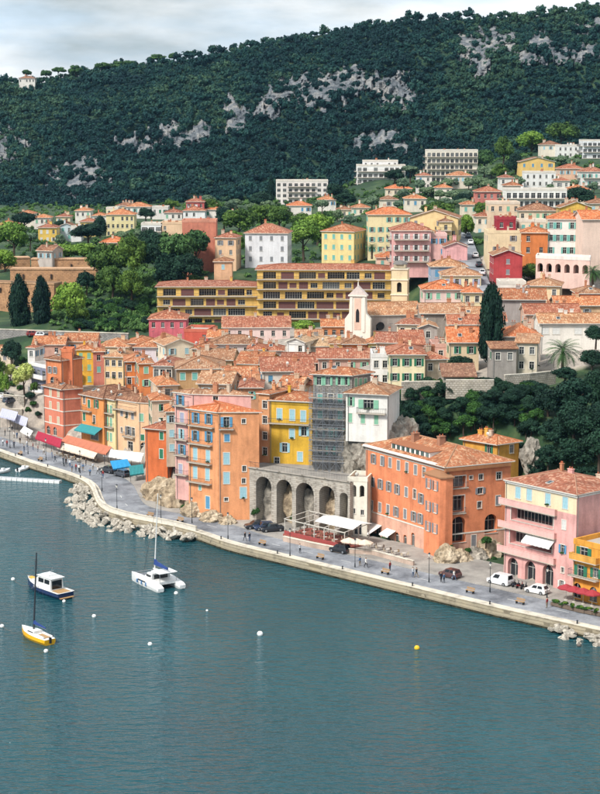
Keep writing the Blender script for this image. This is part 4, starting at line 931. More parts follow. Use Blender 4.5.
def flatdist(X, Y):
    best = np.full(X.shape, 1e9); ins = np.zeros(X.shape, bool); n_ = len(FLATP)
    for i in range(n_):
        a, b = FLATP[i], FLATP[(i + 1) % n_]; dx, dy = b[0] - a[0], b[1] - a[1]; t = np.clip(((X - a[0]) * dx + (Y - a[1]) * dy) / (dx * dx + dy * dy), 0, 1)
        best = np.minimum(best, np.hypot(X - a[0] - dx * t, Y - a[1] - dy * t))
        if dy != 0:
            c = ((a[1] > Y) != (b[1] > Y)) & (X < dx * (Y - a[1]) / dy + a[0]); ins ^= c
    return np.where(ins, 0, best)
def tz(X, Y):
    X = np.atleast_1d(np.asarray(X, float)); Y = np.atleast_1d(np.asarray(Y, float)); sh = X.shape; x = X.ravel(); y = Y.ravel(); z = np.zeros(x.shape)
    for i in range(0, len(x), 4000):
        dx = x[i:i + 4000, None] - CPA[None, :, 0]; dy = y[i:i + 4000, None] - CPA[None, :, 1]
        r0 = 5 + .012 * np.abs(y[i:i + 4000, None] - 250)
        w = CPA[None, :, 3] / (dx * dx + dy * dy + r0 ** 2) ** 1.9
        z[i:i + 4000] = (w * CPA[None, :, 2]).sum(1) / w.sum(1)
    s = shore(x, y); fd = flatdist(x, y)
    z = np.minimum(z, 1.2 + np.maximum(0, fd - .8) * 3.0); z = np.where(s < 9, np.minimum(z, 1.2), z); z = np.where(s < 1.0, -5, z)
    return z.reshape(sh)
def tz1(x, y): return float(tz(x, y)[0])
gm, t, bs, n, l = newmat('town_ground')
tcn = n('ShaderNodeTexCoord'); at = n('ShaderNodeAttribute'); at.attribute_name = 'green'
g1 = noisetex(n, l, tcn.outputs['Object'], .12, 6, .65); gr = ramp(n, [(.3, lin('16281a')), (.5, lin('264022')), (.7, lin('4c5a34'))]); l(g1.outputs['Fac'], gr.inputs['Fac'])
g2 = noisetex(n, l, tcn.outputs['Object'], .5, 6, .65); pr = ramp(n, [(.3, lin('6e675f')), (.5, lin('9b9186')), (.72, lin('b8ab9a'))]); l(g2.outputs['Fac'], pr.inputs['Fac'])
mx = n('ShaderNodeMix'); mx.data_type = 'RGBA'; l(at.outputs['Fac'], mx.inputs['Factor']); l(pr.outputs['Color'], mx.inputs['A']); l(gr.outputs['Color'], mx.inputs['B'])
l(mx.outputs['Result'], bs.inputs['Base Color']); bs.inputs['Roughness'].default_value = .95; bump(n, l, bs, g2.outputs['Fac'], .6, .5)
GROUND = gm
def in_poly(x, y, poly):
    c = False; j = len(poly) - 1
    for i in range(len(poly)):
        if (poly[i][1] > y) != (poly[j][1] > y) and x < (poly[j][0] - poly[i][0]) * (y - poly[i][1]) / (poly[j][1] - poly[i][1]) + poly[i][0]: c = not c
        j = i
    return c
def gridmesh(name, X, Y, Z, mats, smooth=True):
    ny, nx = X.shape; v = np.stack([X, Y, Z], -1).reshape(-1, 3)
    i = np.arange(ny * nx).reshape(ny, nx); q = np.stack([i[:-1, :-1], i[:-1, 1:], i[1:, 1:], i[1:, :-1]], -1).reshape(-1, 4)
    me = bpy.data.meshes.new(name); me.from_pydata(v.tolist(), [], q.tolist())
    for m_ in mats: me.materials.append(m_)
    if smooth: me.polygons.foreach_set('use_smooth', [True] * len(me.polygons))
    me.update(); return me
ys = np.concatenate([np.arange(225, 345, 2.0), np.arange(345, 560, 3.5), np.arange(560, 1010, 10.0)])
us = np.linspace(-.30, .30, 190)
YY, UU = np.meshgrid(ys, us, indexing='ij'); XX = UU * YY
ZZ = tz(XX, YY)
me = gridmesh('town_ground', XX, YY, ZZ, [GROUND])
# old town: x/y plan of paved area; gardens and slopes elsewhere
TOWN = [P(x, y, Y).xy for x, y, Y in [(-40, 470, 395), (230, 540, 300), (345, 470, 312), (400, 385, 330), (440, 372, 340), (620, 372, 345), (620, 250, 430), (480, 225, 510), (470, 270, 450), (380, 262, 495), (150, 330, 480), (60, 345, 470), (-40, 345, 470)]]
gv = [0.0 if in_poly(x, y, TOWN) or s < 18 else 1.0 for x, y, s in zip(XX.ravel(), YY.ravel(), shore(XX.ravel(), YY.ravel()))]
aa = me.attributes.new('green', 'FLOAT', 'POINT'); aa.data.foreach_set('value', gv)
tag(link('town_ground', me), kind='structure')
# sea
wm_, t, bs, n, l = newmat('sea_water')
tcn = n('ShaderNodeTexCoord'); mpn = n('ShaderNodeMapping'); mpn.inputs['Rotation'].default_value = (0, 0, -.32); mpn.inputs['Scale'].default_value = (.38, 1.0, 1); l(tcn.outputs['Object'], mpn.inputs['Vector'])
a1 = noisetex(n, l, mpn.outputs[0], .85, 2, .5); a2 = noisetex(n, l, mpn.outputs[0], 2.5, 2, .5); a3 = noisetex(n, l, tcn.outputs['Object'], .028, 4, .6)
mm = n('ShaderNodeMath'); mm.operation = 'MULTIPLY_ADD'; mm.inputs[1].default_value = .45; l(a2.outputs['Fac'], mm.inputs[0]); l(a1.outputs['Fac'], mm.inputs[2])
bp = n('ShaderNodeBump'); bp.inputs['Distance'].default_value = .75; l(mm.outputs[0], bp.inputs['Height']); l(bp.outputs[0], bs.inputs['Normal'])
rs = ramp(n, [(.36, (.55, .55, .55)), (.6, (1, 1, 1))]); l(a3.outputs['Fac'], rs.inputs['Fac']); l(rs.outputs['Color'], bp.inputs['Strength'])
rcw = ramp(n, [(.3, (.006, .046, .058)), (.7, (.012, .074, .090))]); l(a3.outputs['Fac'], rcw.inputs['Fac']); l(rcw.outputs['Color'], bs.inputs['Base Color'])
bs.inputs['Roughness'].default_value = .13; bs.inputs['IOR'].default_value = 1.33
mb = MB(); mb.face([(-9000, -3000, 0), (9000, -3000, 0), (9000, 12000, 0), (-9000, 12000, 0)]); tag(mb.obj('sea', [wm_]), kind='structure')
# quay, road, pavement strips
def strip(name, pts, ns, o0, o1, z, mats, wall_to=None, i0=0, i1=None, dz=0):
    mb = MB(); i1 = len(pts) if i1 is None else i1; R = []
    for p, nn in list(zip(pts, ns))[i0:i1]:
        a = p + nn * o0; b = p + nn * o1; a = Vector((a.x, a.y, z)); b = Vector((b.x, b.y, z + dz)); R.append((a, b))
    s = 0
    for (a, b), (c, d) in zip(R, R[1:]):
        mb.face([a, c, d, b], 0, [(s + .01, o0 + .01), (s + 2.01, o0 + .01), (s + 2.01, o1 + .01), (s + .01, o1 + .01)]); s += 2
        if wall_to is not None:
            w0 = Vector((a.x, a.y, wall_to)); w1 = Vector((c.x, c.y, wall_to)); mb.face([w0, w1, c, a], 1 if len(mats) > 1 else 0)
            u0 = Vector((b.x, b.y, wall_to)); u1 = Vector((d.x, d.y, wall_to)); mb.face([u1, u0, b, d], 1 if len(mats) > 1 else 0)
    return mb.obj(name, mats)
COPE = stone('quay_cope', 'ddd4c4', 'd0c6b4', 'b4a994', 1.6, 1.6, .85)
QUAYW = stone('quay_wall', 'c6b89e', 'b4a68c', '90846e', 1.2, .45, .7)
am, t, bs, n, l = newmat('asphalt_worn')
tcn = n('ShaderNodeTexCoord'); x1 = noisetex(n, l, tcn.outputs['Object'], .18, 6, .65); rr = ramp(n, [(.34, lin('595b60')), (.48, lin('7c7e83')), (.66, lin('989a9e'))]); l(x1.outputs['Fac'], rr.inputs['Fac'])
x2 = noisetex(n, l, tcn.outputs['Object'], 3, 3); r_2 = ramp(n, [(.3, (.85, .85, .85)), (.7, (1.06, 1.06, 1.06))]); l(x2.outputs['Fac'], r_2.inputs['Fac'])
l(mulmix(n, l, rr.outputs['Color'], r_2.outputs['Color']), bs.inputs['Base Color']); bs.inputs['Roughness'].default_value = .9
ASPH = am
pm, t, bs, n, l = newmat('paving')
tcn = n('ShaderNodeTexCoord'); x1 = noisetex(n, l, tcn.outputs['Object'], .25, 6, .65); rr = ramp(n, [(.32, lin('827c76')), (.5, lin('9a948c')), (.7, lin('aea79e'))]); l(x1.outputs['Fac'], rr.inputs['Fac'])
br = n('ShaderNodeTexBrick'); br.inputs['Scale'].default_value = .9; br.inputs['Color1'].default_value = (1, 1, 1, 1); br.inputs['Color2'].default_value = (.9, .9, .9, 1); br.inputs['Mortar'].default_value = (.7, .7, .7, 1); l(tcn.outputs['Object'], br.inputs['Vector'])
l(mulmix(n, l, rr.outputs['Color'], br.outputs['Color']), bs.inputs['Base Color']); bs.inputs['Roughness'].default_value = .9
PAVE = pm
iL = min(range(len(QE)), key=lambda i: abs(proj(QE[i])[0] - 90)); iR = min(range(len(QE)), key=lambda i: abs(proj(QE[i])[0] - 200))
tag(strip('quay', QE, QN, 0, 1.7, 1.62, [COPE, QUAYW], -3), kind='structure')
tag(strip('road', QE, QN, 1.7, 9.0, 1.50, [ASPH], -1), kind='structure')
tag(strip('pavement', QE, QN, 9.0, 22.0, 1.60, [PAVE], 1.0), kind='structure')
WEED = rockmat('weed_line', '1c1e16', '35362a', '55523e', .9)
tag(strip('weed_line', QE, QN, -.04, .3, .32, [WEED], -1), kind='structure')
LINE = flat('road_paint', 'dcdcd8', .7, k=.75)
mb = MB()
for i in range(0, len(QE) - 2, 4):
    a, b = QE[i], QE[i + 1]; na, nb = QN[i], QN[i + 1]
    q = [a + na * 5.3, b + nb * 5.3, b + nb * 5.45, a + na * 5.45]; mb.face([(p.x, p.y, 1.506) for p in q])
tag(mb.obj('road_marking', [LINE]), kind='structure')
# wooded hill
RX = [-300, -100, 0, 30, 75, 100, 150, 200, 225, 260, 300, 340, 380, 420, 470, 500, 540, 570, 590, 620, 700, 900]
RY = [100, 82, 83, 85, 77, 71, 65, 58, 53, 45, 38, 32, 25, 21, 19, 18, 16, 11, 7, 3, -8, -20]
BX = [-300, 0, 60, 100, 200, 260, 300, 350, 400, 430, 480, 520, 545, 600, 900]
BY = [240, 228, 222, 208, 204, 203, 197, 190, 180, 180, 176, 158, 150, 146, 140]
def hillpt(px, t):
    yb = interp(px, BX, BY); yr = interp(px, RX, RY); Yb = interp(px, [-300, 0, 300, 600, 900], [860, 860, 900, 930, 940]); Yr = interp(px, [-300, 0, 300, 600, 900], [1230, 1220, 1180, 1120, 1100])
    ts = t + .06 * math.sin(t * 6.28)
    y = yb + (yr - yb) * t; Y = Yb + (Yr - Yb) * ts
    Y += 14 * noise.fractal(Vector((px * .011, t * 2.2, 3.1)), 1, 2, 4) * min(1, 4 * t)
    return P(px, y, Y)
nx, nt_ = 150, 46
HP = [[hillpt(px, k / (nt_ - 1)) for px in np.linspace(-290, 890, nx)] for k in range(nt_)]
low = [Vector((p.x, p.y - 25, p.z - 14)) for p in HP[0]]; back = [Vector((p.x * 1.15, p.y + 260, p.z - 90)) for p in HP[-1]]; back2 = [Vector((p.x * 1.4, p.y + 900, -20)) for p in HP[-1]]
rows = [low] + HP + [back, back2]
A_ = np.array([[tuple(p) for p in r] for r in rows])
hm, t, bs, n, l = newmat('hill_soil')
tcn = n('ShaderNodeTexCoord'); x1 = noisetex(n, l, tcn.outputs['Object'], .03, 6, .65); rr = ramp(n, [(.32, lin('15261c')), (.55, lin('24402a')), (.75, lin('4a5236'))]); l(x1.outputs['Fac'], rr.inputs['Fac']); l(rr.outputs['Color'], bs.inputs['Base Color']); bs.inputs['Roughness'].default_value = 1
tag(link('hill', gridmesh('hill', A_[..., 0], A_[..., 1], A_[..., 2], [hm])), kind='structure')
def hill_t(px, py):
    yb = interp(px, BX, BY); yr = interp(px, RX, RY); return (py - yb) / (yr - yb)
# bare limestone faces in the wood: (centre column, row, half width, half height, seed)
CLIFF = rockmat('limestone', '3c4246', '686c70', '98948e', .12)
PATCH = [(78, 181, 32, 19, 1), (83, 165, 20, 12, 2), (0, 147, 24, 19, 3), (137, 146, 18, 12, 4), (176, 138, 22, 15, 5), (203, 131, 9, 8, 18), (236, 116, 13, 18, 6), (270, 108, 14, 13, 7), (290, 92, 20, 11, 8), (322, 92, 36, 16, 9), (352, 82, 28, 14, 19), (395, 92, 22, 20, 10), (383, 142, 33, 12, 11), (478, 48, 20, 17, 12), (483, 68, 9, 12, 13), (507, 42, 13, 9, 20), (540, 38, 16, 11, 14), (565, 55, 18, 10, 15), (592, 26, 14, 9, 16), (592, 50, 16, 8, 17), (530, 58, 14, 6, 21)]
def patchval(px, py):
    b = -1
    for (cx, cy_, a, c, s) in PATCH:
        r = math.hypot((px - cx) / a, (py - cy_) / c)
        if r < 1.6:
            v = .98 - r + .95 * noise.fractal(Vector((px * .19, py * .075, s * 3.7)), .8, 2, 4)
            b = max(b, v)
    return b
for (cx, cy_, a, c, s) in PATCH:
    nxp, nyp = int(a * 1.5) + 8, int(c * 2) + 8; X = np.zeros((nyp, nxp)); Y = X.copy(); Z = X.copy()
    for j in range(nyp):
        for i in range(nxp):
            px = cx + a * 1.35 * (2 * i / (nxp - 1) - 1); py = cy_ + c * 1.35 * (2 * j / (nyp - 1) - 1)
            p = hillpt(px, min(1, max(0, hill_t(px, py)))); v = patchval(px, py)
            edge = max(abs(2 * i / (nxp - 1) - 1), abs(2 * j / (nyp - 1) - 1))
            dd = (min(1, v * 3.0) * 6 if v > 0 else v * 25) - (12 if edge > .97 else 0)
            dd += 3.5 * noise.fractal(Vector((px * .22, py * .13, s)), .9, 2, 4)
            dr = Vector((p.x, p.y, p.z - CZ)).normalized(); q = p - dr * dd
            X[j, i], Y[j, i], Z[j, i] = q
    tag(link('cliff_face', gridmesh('cliff_face', X, Y, Z, [CLIFF], False)), kind='structure')

# ------------------------------------------------------------------ foliage
def leafcloud(nleaf, nlobe, seed, size, flat_=1.0, spread=.62, lr=(.28, .46), core=True, colw=False):
    r = np.random.default_rng(seed)
    if colw:      # column (cypress)
        z = r.uniform(-1, 1, nlobe); prof = np.clip(1 - np.clip(z, -.2, 1) ** 2 * .95, .06, 1) * np.clip((z + 1.05) * 2.2, .35, 1)
        ph = r.uniform(0, 2 * np.pi, nlobe); rad = prof * .62; c = np.stack([rad * np.cos(ph), rad * np.sin(ph), z], 1); lrad = .18 + .22 * prof
    else:
        d = r.normal(size=(nlobe, 3)); d /= np.linalg.norm(d, axis=1)[:, None]; d[:, 2] = np.where(d[:, 2] < -.35, -d[:, 2], d[:, 2])
        c = d * (spread * r.uniform(.35, 1.15, (nlobe, 1))); lrad = r.uniform(*lr, nlobe)
    c[:, 2] *= flat_
    lt = r.uniform(0, 1, nlobe)
    k = r.choice(nlobe, nleaf, p=lrad ** 2 / (lrad ** 2).sum())
    e = r.normal(size=(nleaf, 3)); e /= np.linalg.norm(e, axis=1)[:, None]
    e = e + .55 * c[k] / (np.linalg.norm(c[k], axis=1)[:, None] + .1) + np.array([0, 0, .25]); e /= np.linalg.norm(e, axis=1)[:, None]
    rad = lrad[k, None] * (r.uniform(.55, 1.35, (nleaf, 1)) if colw else r.uniform(.72, 1.16, (nleaf, 1))); p = c[k] + e * rad * np.array([1, 1, .55 + .45 * flat_ if not colw else 1.0])
    nn = e + r.normal(size=(nleaf, 3)) * .55; nn /= np.linalg.norm(nn, axis=1)[:, None]
    a = np.cross(nn, r.normal(size=(nleaf, 3))); a /= np.linalg.norm(a, axis=1)[:, None]; b = np.cross(nn, a)
    s = size * r.uniform(.6, 1.4, (nleaf, 1))
    v = np.stack([p + a * s, p - a * s * .5 + b * s * .87, p - a * s * .5 - b * s * .87], 1).reshape(-1, 3)
    f = np.arange(nleaf * 3).reshape(-1, 3); tint = np.repeat(np.clip(.55 * lt[k] + .45 * r.uniform(0, 1, nleaf), 0, 1), 3)
    if core:
        bm = bmesh.new(); bmesh.ops.create_icosphere(bm, subdivisions=1, radius=1); iv = np.array([v_.co for v_ in bm.verts]); it = np.array([[q.index for q in f_.verts] for f_ in bm.faces]); bm.free()
        for i in range(nlobe):
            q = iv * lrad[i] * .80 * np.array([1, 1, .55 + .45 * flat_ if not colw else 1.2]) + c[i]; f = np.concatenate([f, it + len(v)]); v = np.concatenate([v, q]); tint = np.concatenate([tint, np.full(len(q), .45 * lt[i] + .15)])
    return v, f, tint
def trimesh(name, v, f, tint, mat):
    me = bpy.data.meshes.new(name); me.vertices.add(len(v)); me.vertices.foreach_set('co', np.ascontiguousarray(v, np.float32).ravel())
    me.loops.add(len(f) * 3); me.loops.foreach_set('vertex_index', np.ascontiguousarray(f, np.int32).ravel())
    me.polygons.add(len(f)); me.polygons.foreach_set('loop_start', np.arange(0, len(f) * 3, 3, dtype=np.int32)); me.polygons.foreach_set('loop_total', np.full(len(f), 3, np.int32))
    a = me.attributes.new('tint', 'FLOAT', 'POINT'); a.data.foreach_set('value', np.ascontiguousarray(tint, np.float32))
    me.materials.append(mat); me.update(); me.validate(); return me
LF = dict(broad=leafmat('broadleaf', '243f1a', '647f36'), light=leafmat('fresh', '3c5f22', '82a044'), dark=leafmat('evergreen', '0d2119', '2a4836'), pine=leafmat('pine', '1c3a22', '4c6b3a'),
          cypress=leafmat('cypress', '0b1c18', '1c3a2c'), olive=leafmat('olive', '3a5240', '7c9070'), pale=leafmat('spring', '8a9a48', 'd2d684'), wood=leafmat('hill_wood', '081b24', '1a3d3b', '425a40'), ivy=leafmat('ivy', '16301a', '42682e'))
PROTO = {}
def crown_mesh(sp, i):
    key = (sp, i)
    if key not in PROTO:
        sd_ = sum(map(ord, sp)) * 7 + i
        if sp == 'cypress': a = leafcloud(4200, 60, sd_, .075, colw=True)
        elif sp == 'pine': a = leafcloud(3200, 34, sd_, .075, .62, .68, (.22, .38))
        elif sp in ('dark',): a = leafcloud(4200, 40, sd_, .062, .85, .66, (.22, .4))
        elif sp in ('olive', 'ivy'): a = leafcloud(2000, 20, sd_, .085, .85, .6, (.26, .42))
        else: a = leafcloud(3600, 38, sd_, .064, .85, .66, (.2, .38))
        PROTO[key] = trimesh('crown', *a, LF[sp])
    return PROTO[key]
BARK = flat('bark', '5a4a3c', .95, k=.7)
def tree(cx, cy_, rx, ry, sp, label, Y=None, group=None, cat='tree', name=None, base=None, nm=None):
    Y = Yd(cx, cy_ + ry) if Y is None else Y
    if base is None:
        shr = cat == 'shrub' or sp in ('olive', 'ivy'); cand = Y + np.arange(-48, 64, 4.0); d_ = ray(cx, cy_); gx = tz(d_[0] / d_[1] * cand, cand)
        gap = CZ + d_[2] / d_[1] * cand - ry * cand / F - gx; Rr = ry * cand / F; hi_ = .1 * Rr if shr else .38 * Rr
        cost = np.abs(cand - Y) * .12 + 6 * np.maximum(0, gap - hi_) + 6 * np.maximum(0, -.35 * Rr - gap)
        Y = float(cand[np.argmin(cost)])
    c = P(cx, cy_, Y); k = F / Y; R = rx / k; Rz = ry / k
    g = tz1(c.x, c.y) if base is None else base
    g = min(g, c.z - Rz * (.95 if sp in ('cypress', 'ivy', 'olive') else 1.15))
    root = thing(name or {'cypress': 'cypress_tree', 'pine': 'pine_tree', 'ivy': 'shrub', 'olive': 'shrub'}.get(sp, 'tree'), label, cat, (c.x, c.y, g), 0, group)
    o = link('crown', crown_mesh(sp, random.randrange(3)), root, (0, 0, c.z - g), random.uniform(0, 6.28), (R * random.uniform(.92, 1.06), R, Rz))
    mb = MB(); h = c.z - g; r0 = max(.08, min(.5, R * .085)); bend = random.uniform(-.06, .06) * h
    mb.bar((0, 0, -.5), (bend, 0, h * .55), r0, 0, 7, r0 * .75); mb.bar((bend, 0, h * .55), (bend * .5, 0, h + Rz * .3), r0 * .75, 0, 6, r0 * .25)
    for q in range(5):
        a = q * 1.257 + random.random(); mb.bar((bend, 0, h - Rz * .6 + q * Rz * .1), (bend + math.cos(a) * R * .6, math.sin(a) * R * .6, h + Rz * random.uniform(-.1, .4)), r0 * .45, 0, 5, r0 * .12)
    mb.obj('trunk', [BARK], root)
    return root
# the hillside wood: one mass of crowns
def forest(name, pts, R, mat, label, cat, sds=(1, 2, 3, 4), nl=150, nb=7):
    prot = [leafcloud(nl, nb, s_, .145, .8, .6, (.28, .46), True) for s_ in sds]
    V, Fc, Tn = [], [], []; o = 0
    for i, (p, r) in enumerate(zip(pts, R)):
        v, f, tn = prot[i % len(prot)]; a = random.uniform(0, 6.28); ca, sa = math.cos(a), math.sin(a)
        sx = r * random.uniform(.9, 1.15); sz = r * random.uniform(.8, 1.25)
        q = np.stack([(v[:, 0] * ca - v[:, 1] * sa) * sx + p[0], (v[:, 0] * sa + v[:, 1] * ca) * sx + p[1], v[:, 2] * sz + p[2] + r * .55], 1)
        base = np.clip(.42 + 1.1 * noise.fractal(Vector((p[0] * .012, p[1] * .012, p[2] * .02)), .9, 2, 4) + random.uniform(-.45, .45), 0, 1)
        V.append(q); Fc.append(f + o); Tn.append(np.clip(tn * .55 + base * .5, 0, 1)); o += len(v)
    me = trimesh(name, np.concatenate(V), np.concatenate(Fc), np.concatenate(Tn), mat)
    return tag(link(name, me), label, cat, None, 'stuff')
pts, R = [], []
tries = 0
cell = {}
while len(pts) < 6200 and tries < 90000:
    tries += 1
    px = random.uniform(-45, 645); t_ = random.random() ** .9 * 1.0
    p = hillpt(px, t_); q = proj(p)
    if patchval(q[0], q[1] - 2) > .02 and random.random() < .93: continue
    r = random.choice([1.9, 2.5, 3.2, 4.0, 5.2]) * random.uniform(.85, 1.15)
    kx, ky, kz = int(p.x // 7), int(p.y // 7), int(p.z // 6); near = False
    for dx in (-1, 0, 1):
        for dy in (-1, 0, 1):
            for dz in (-1, 0, 1):
                for (w, rr_) in cell.get((kx + dx, ky + dy, kz + dz), ()):
                    if (w - p).length < .52 * (r + rr_): near = True
    if near: continue
    cell.setdefault((kx, ky, kz), []).append((p, r)); pts.append(p); R.append(r)
forest('hillside_wood', pts, R, LF['wood'], 'dense dark green wood covering the whole hillside', 'wood')

# ------------------------------------------------------------------ raise the buildings
for b in BLD: build(b)
def local_box(root, off, b, edge, s0, s1, y0, y1, z0, z1, name, mat):
    """a box fixed to a wall of building b: s along the wall, y outward negative"""
    A = b['poly'][edge]; B = b['poly'][(edge + 1) % len(b['poly'])]; d = Vector((B[0] - A[0], B[1] - A[1], 0)).normalized()
    M = Matrix.Translation((A[0], A[1], 0)) @ Matrix.Rotation(math.atan2(d.y, d.x), 4, 'Z')
    mb = MB(); mb.box(s0, s1, y0, y1, z0, z1, 0, M); return mb.obj(name, [mat], root, off)
def awning(b, edge, px0, px1, py, z0, out_, drop, mat, name='awning'):
    """sloping cloth awning fixed to a wall"""
    A = b['poly'][edge]; B = b['poly'][(edge + 1) % len(b['poly'])]; d = Vector((B[0] - A[0], B[1] - A[1], 0)).normalized(); rz = math.atan2(d.y, d.x)
    s0, z = fpix(A, B, px0, py); s1, _ = fpix(A, B, px1, py); z = z0 if z0 else z
    M = Matrix.Translation((A[0], A[1], 0)) @ Matrix.Rotation(rz, 4, 'Z'); mb = MB(); n_ = max(2, int(abs(s1 - s0) / .8))
    for k in range(n_):
        a = s0 + (s1 - s0) * k / n_; c = s0 + (s1 - s0) * (k + 1) / n_; sag = .05
        top = [M @ Vector(p) for p in ((a, -.02, z), (c, -.02, z), (c, -out_, z - drop), (a, -out_, z - drop))]
        mb.face(top, 0); mb.face([p - Vector((0, 0, .04)) for p in top][::-1], 0)
        mid = (a + c) / 2
        mb.face([M @ Vector(p) for p in ((a, -out_, z - drop), (c, -out_, z - drop), (c, -out_ - .01, z - drop - .22), (mid, -out_ - .01, z - drop - .3), (a, -out_ - .01, z - drop - .22))], 0)
    o = mb.obj(name, [mat], b['root'], b['off'])
    m2 = MB()
    for s in (s0 + .1, s1 - .1): m2.bar(M @ Vector((s, -.05, z - .5)), M @ Vector((s, -out_ + .05, z - drop - .06)), .025)
    m2.obj('bracket', [STEEL], o); o.children[0].location = (-b['off'][0], -b['off'][1], -b['off'][2])
    return o
CLOTHW = flat('awning_white', 'ece8e2', .8, k=.9); CLOTHR = flat('awning_crimson', 'a8203c', .8, k=.9); CLOTHT = flat('awning_teal', '2f8a8e', .8, k=.9); CLOTHB = flat('awning_blue', '2f9ad4', .8, k=.9); CLOTHC = flat('awning_cream', 'dcc9b4', .85, k=.9); CLOTHTC = flat('awning_terracotta', 'c8785a', .85, k=.85)
awning(p1, 0, *[c4(325, 0)[0], c4(432, 0)[0]], c4(0, 352)[1], None, 1.3, 1.0, CLOTHW)
awning(o1, 0, 368, 382, 521, None, 2.8, 1.2, CLOTHW); awning(o1, 0, 387, 396, 528, None, 1.8, .8, CLOTHW)
awning(l2, 0, 81.5, 102.5, 423.5, None, 2.2, 1.2, CLOTHT)
# cornice and dormers of the orange building
local_box(o1['root'], o1['off'], o1, 0, -.3, 21.8, -.55, .5, 17.45, 17.75, 'cornice', wall('f2ede4'))
local_box(o1['root'], o1['off'], o1, 1, -.3, 12.8, -.62, .1, 16.75, 17.3, 'cornice', wall('b07850'))
OFFW = wall('f0ece4')
def dormer(b, edge, s, back, w, h):
    A = b['poly'][edge]; B = b['poly'][(edge + 1) % len(b['poly'])]; d = Vector((B[0] - A[0], B[1] - A[1], 0)).normalized(); inn = Vector((-d.y, d.x, 0))
    p = Vector((A[0], A[1], 0)) + d * s + inn * back; z = b['hg'](p) - b['off'][2]; rz = math.atan2(d.y, d.x)
    mb = MB(); mb.box(-w / 2, w / 2, 0, 3.0, -.3, h, 0); mb.box(-w / 2 - .15, w / 2 + .15, -.2, 3.1, h, h + .12, 1)
    o = mb.obj('dormer', [OFFW, roofmat('o')], b['root'], (0, 0, 0), (p.x - b['off'][0], p.y - b['off'][1], z), rz)
    for k in range(max(1, int(w / 1.3))):
        m2 = MB(); x = -w / 2 + (k + .5) * w / max(1, int(w / 1.3)); m2.box(x - .42, x + .42, -.04, .02, .1, h - .12, 0); m2.box(x - .03, x + .03, -.06, -.04, .1, h - .12, 1); m2.obj('window', [GLASS, shmat('lgreen')], o)
dormer(o1, 0, 12.5, .9, 11.5, 1.05)
for (s, bk) in ((9, 4.6), (15.5, 5.5)):
    A = Vector((*o1['poly'][0], 0)); d = (Vector((*o1['poly'][1], 0)) - A).normalized(); p = A + d * s + Vector((-d.y, d.x, 0)) * bk
    link('chimney', chimney_mesh(1.3, .8, 1.5, wall('b8866a')), [c for c in o1['root'].children if c.name.startswith('roof')][0], (p.x - o1['off'][0], p.y - o1['off'][1], o1['hg'](p) - o1['off'][2]), .6)
# bay on the corner of the orange building
A = Vector((*o1['poly'][1], 0)); d0 = (Vector((*o1['poly'][0], 0)) - A).normalized(); d1 = (Vector((*o1['poly'][2], 0)) - A).normalized(); no = -(d1)
mb = MB(); bay = []
base_pts = [A + d0 * 4.2, A + d0 * 4.2 + no * 1.3, A + no * 1.5 - d0 * .5, A - d0 * .9 + no * .6, A - d0 * .9 + d1 * .8]
rings = [[(p.x, p.y, z) for p in base_pts + [A + d1 * .9 + d0 * .4]] for z in (-1, 15.6)]
mb.loft(rings); mb.obj('bay', [wall('f09264')], o1['root'], o1['off'])
m2 = MB(); cen = sum(base_pts, Vector()) / 5; cap = [cen + (p - cen) * 1.12 for p in base_pts]; m2.loft([[(p.x, p.y, 15.62) for p in cap], [(p.x, p.y, 15.85) for p in cap], [((p * .35 + (A + d0 * 1.5) * .65).x, (p * .35 + (A + d0 * 1.5) * .65).y, 16.7) for p in cap]])
m2.obj('bay_roof', [roofmat('t')], o1['root'], o1['off'])
f0, f1_ = base_pts[1], base_pts[2]; dd = (f1_ - f0).normalized(); rz = math.atan2(dd.y, dd.x); Lb = (f1_ - f0).length
for z in (14.2, 10.2, 6.6):
    for s in (.28, .72): make_window(o1['root'], o1['off'], tuple(f0 + dd * Lb * s - Vector((-dd.y, dd.x, 0)) * .02) [:2] + (z,), rz, .85, 1.7, 'open', 'grey', False, True, depth=.1)
# ------------------------------------------------------------------ stone viaduct
VST = stone('viaduct', 'c4bcb0', 'b4aca0', 'a2988c', .55, .32)
va = G(244, 467.5, 11.6); vb = G(350, 483, 11.6); vd = (vb - va); vd.z = 0; VL = vd.length; vd.normalize(); vin = Vector((-vd.y, vd.x, 0))
vroot = thing('viaduct', 'grey stone viaduct with tall round arches carrying a terrace', 'viaduct', (va.x, va.y, 1.5))
ops = []
for x0, x1, yt in [(60, 118, 472), (137, 195, 485), (210, 277, 497), (297, 355, 508), (374, 406, 535)]:
    a = fpix(va, vb, *c2(x0, 560)); b2 = fpix(va, vb, *c2(x1, 560)); tt = fpix(va, vb, *c2((x0 + x1) / 2, yt))[1]
    ops.append((a[0], b2[0], 1.3, min(tt, 10.4), 3.2, True))
mb = MB(); good, d, inn = facade(mb, va, vb, 1.0, 11.6, ops)
for p in (va, vb): pass
q = [va, vb, vb + vin * 5, va + vin * 5]; mb.face([(p.x, p.y, 11.6) for p in q]); mb.face([(p.x, p.y, z) for p, z in ((va, 11.6), (va + vin * 5, 11.6), (va + vin * 5, 1), (va, 1))]); mb.face([(p.x, p.y, z) for p, z in ((vb + vin * 5, 11.6), (vb, 11.6), (vb, 1), (vb + vin * 5, 1))])
mb.obj('arcade_wall', [VST], vroot, (va.x, va.y, 1.5))
M = Matrix.Translation((va.x, va.y, 0)) @ Matrix.Rotation(math.atan2(vd.y, vd.x), 4, 'Z')
m2 = MB(); m2.box(-.2, VL + .2, -.18, .35, 11.62, 11.9, 0, M); m2.obj('coping', [stone('cope2', 'b8b0a6', 'a89f94', '80786c', 1.0, .5)], vroot, (va.x, va.y, 1.5))
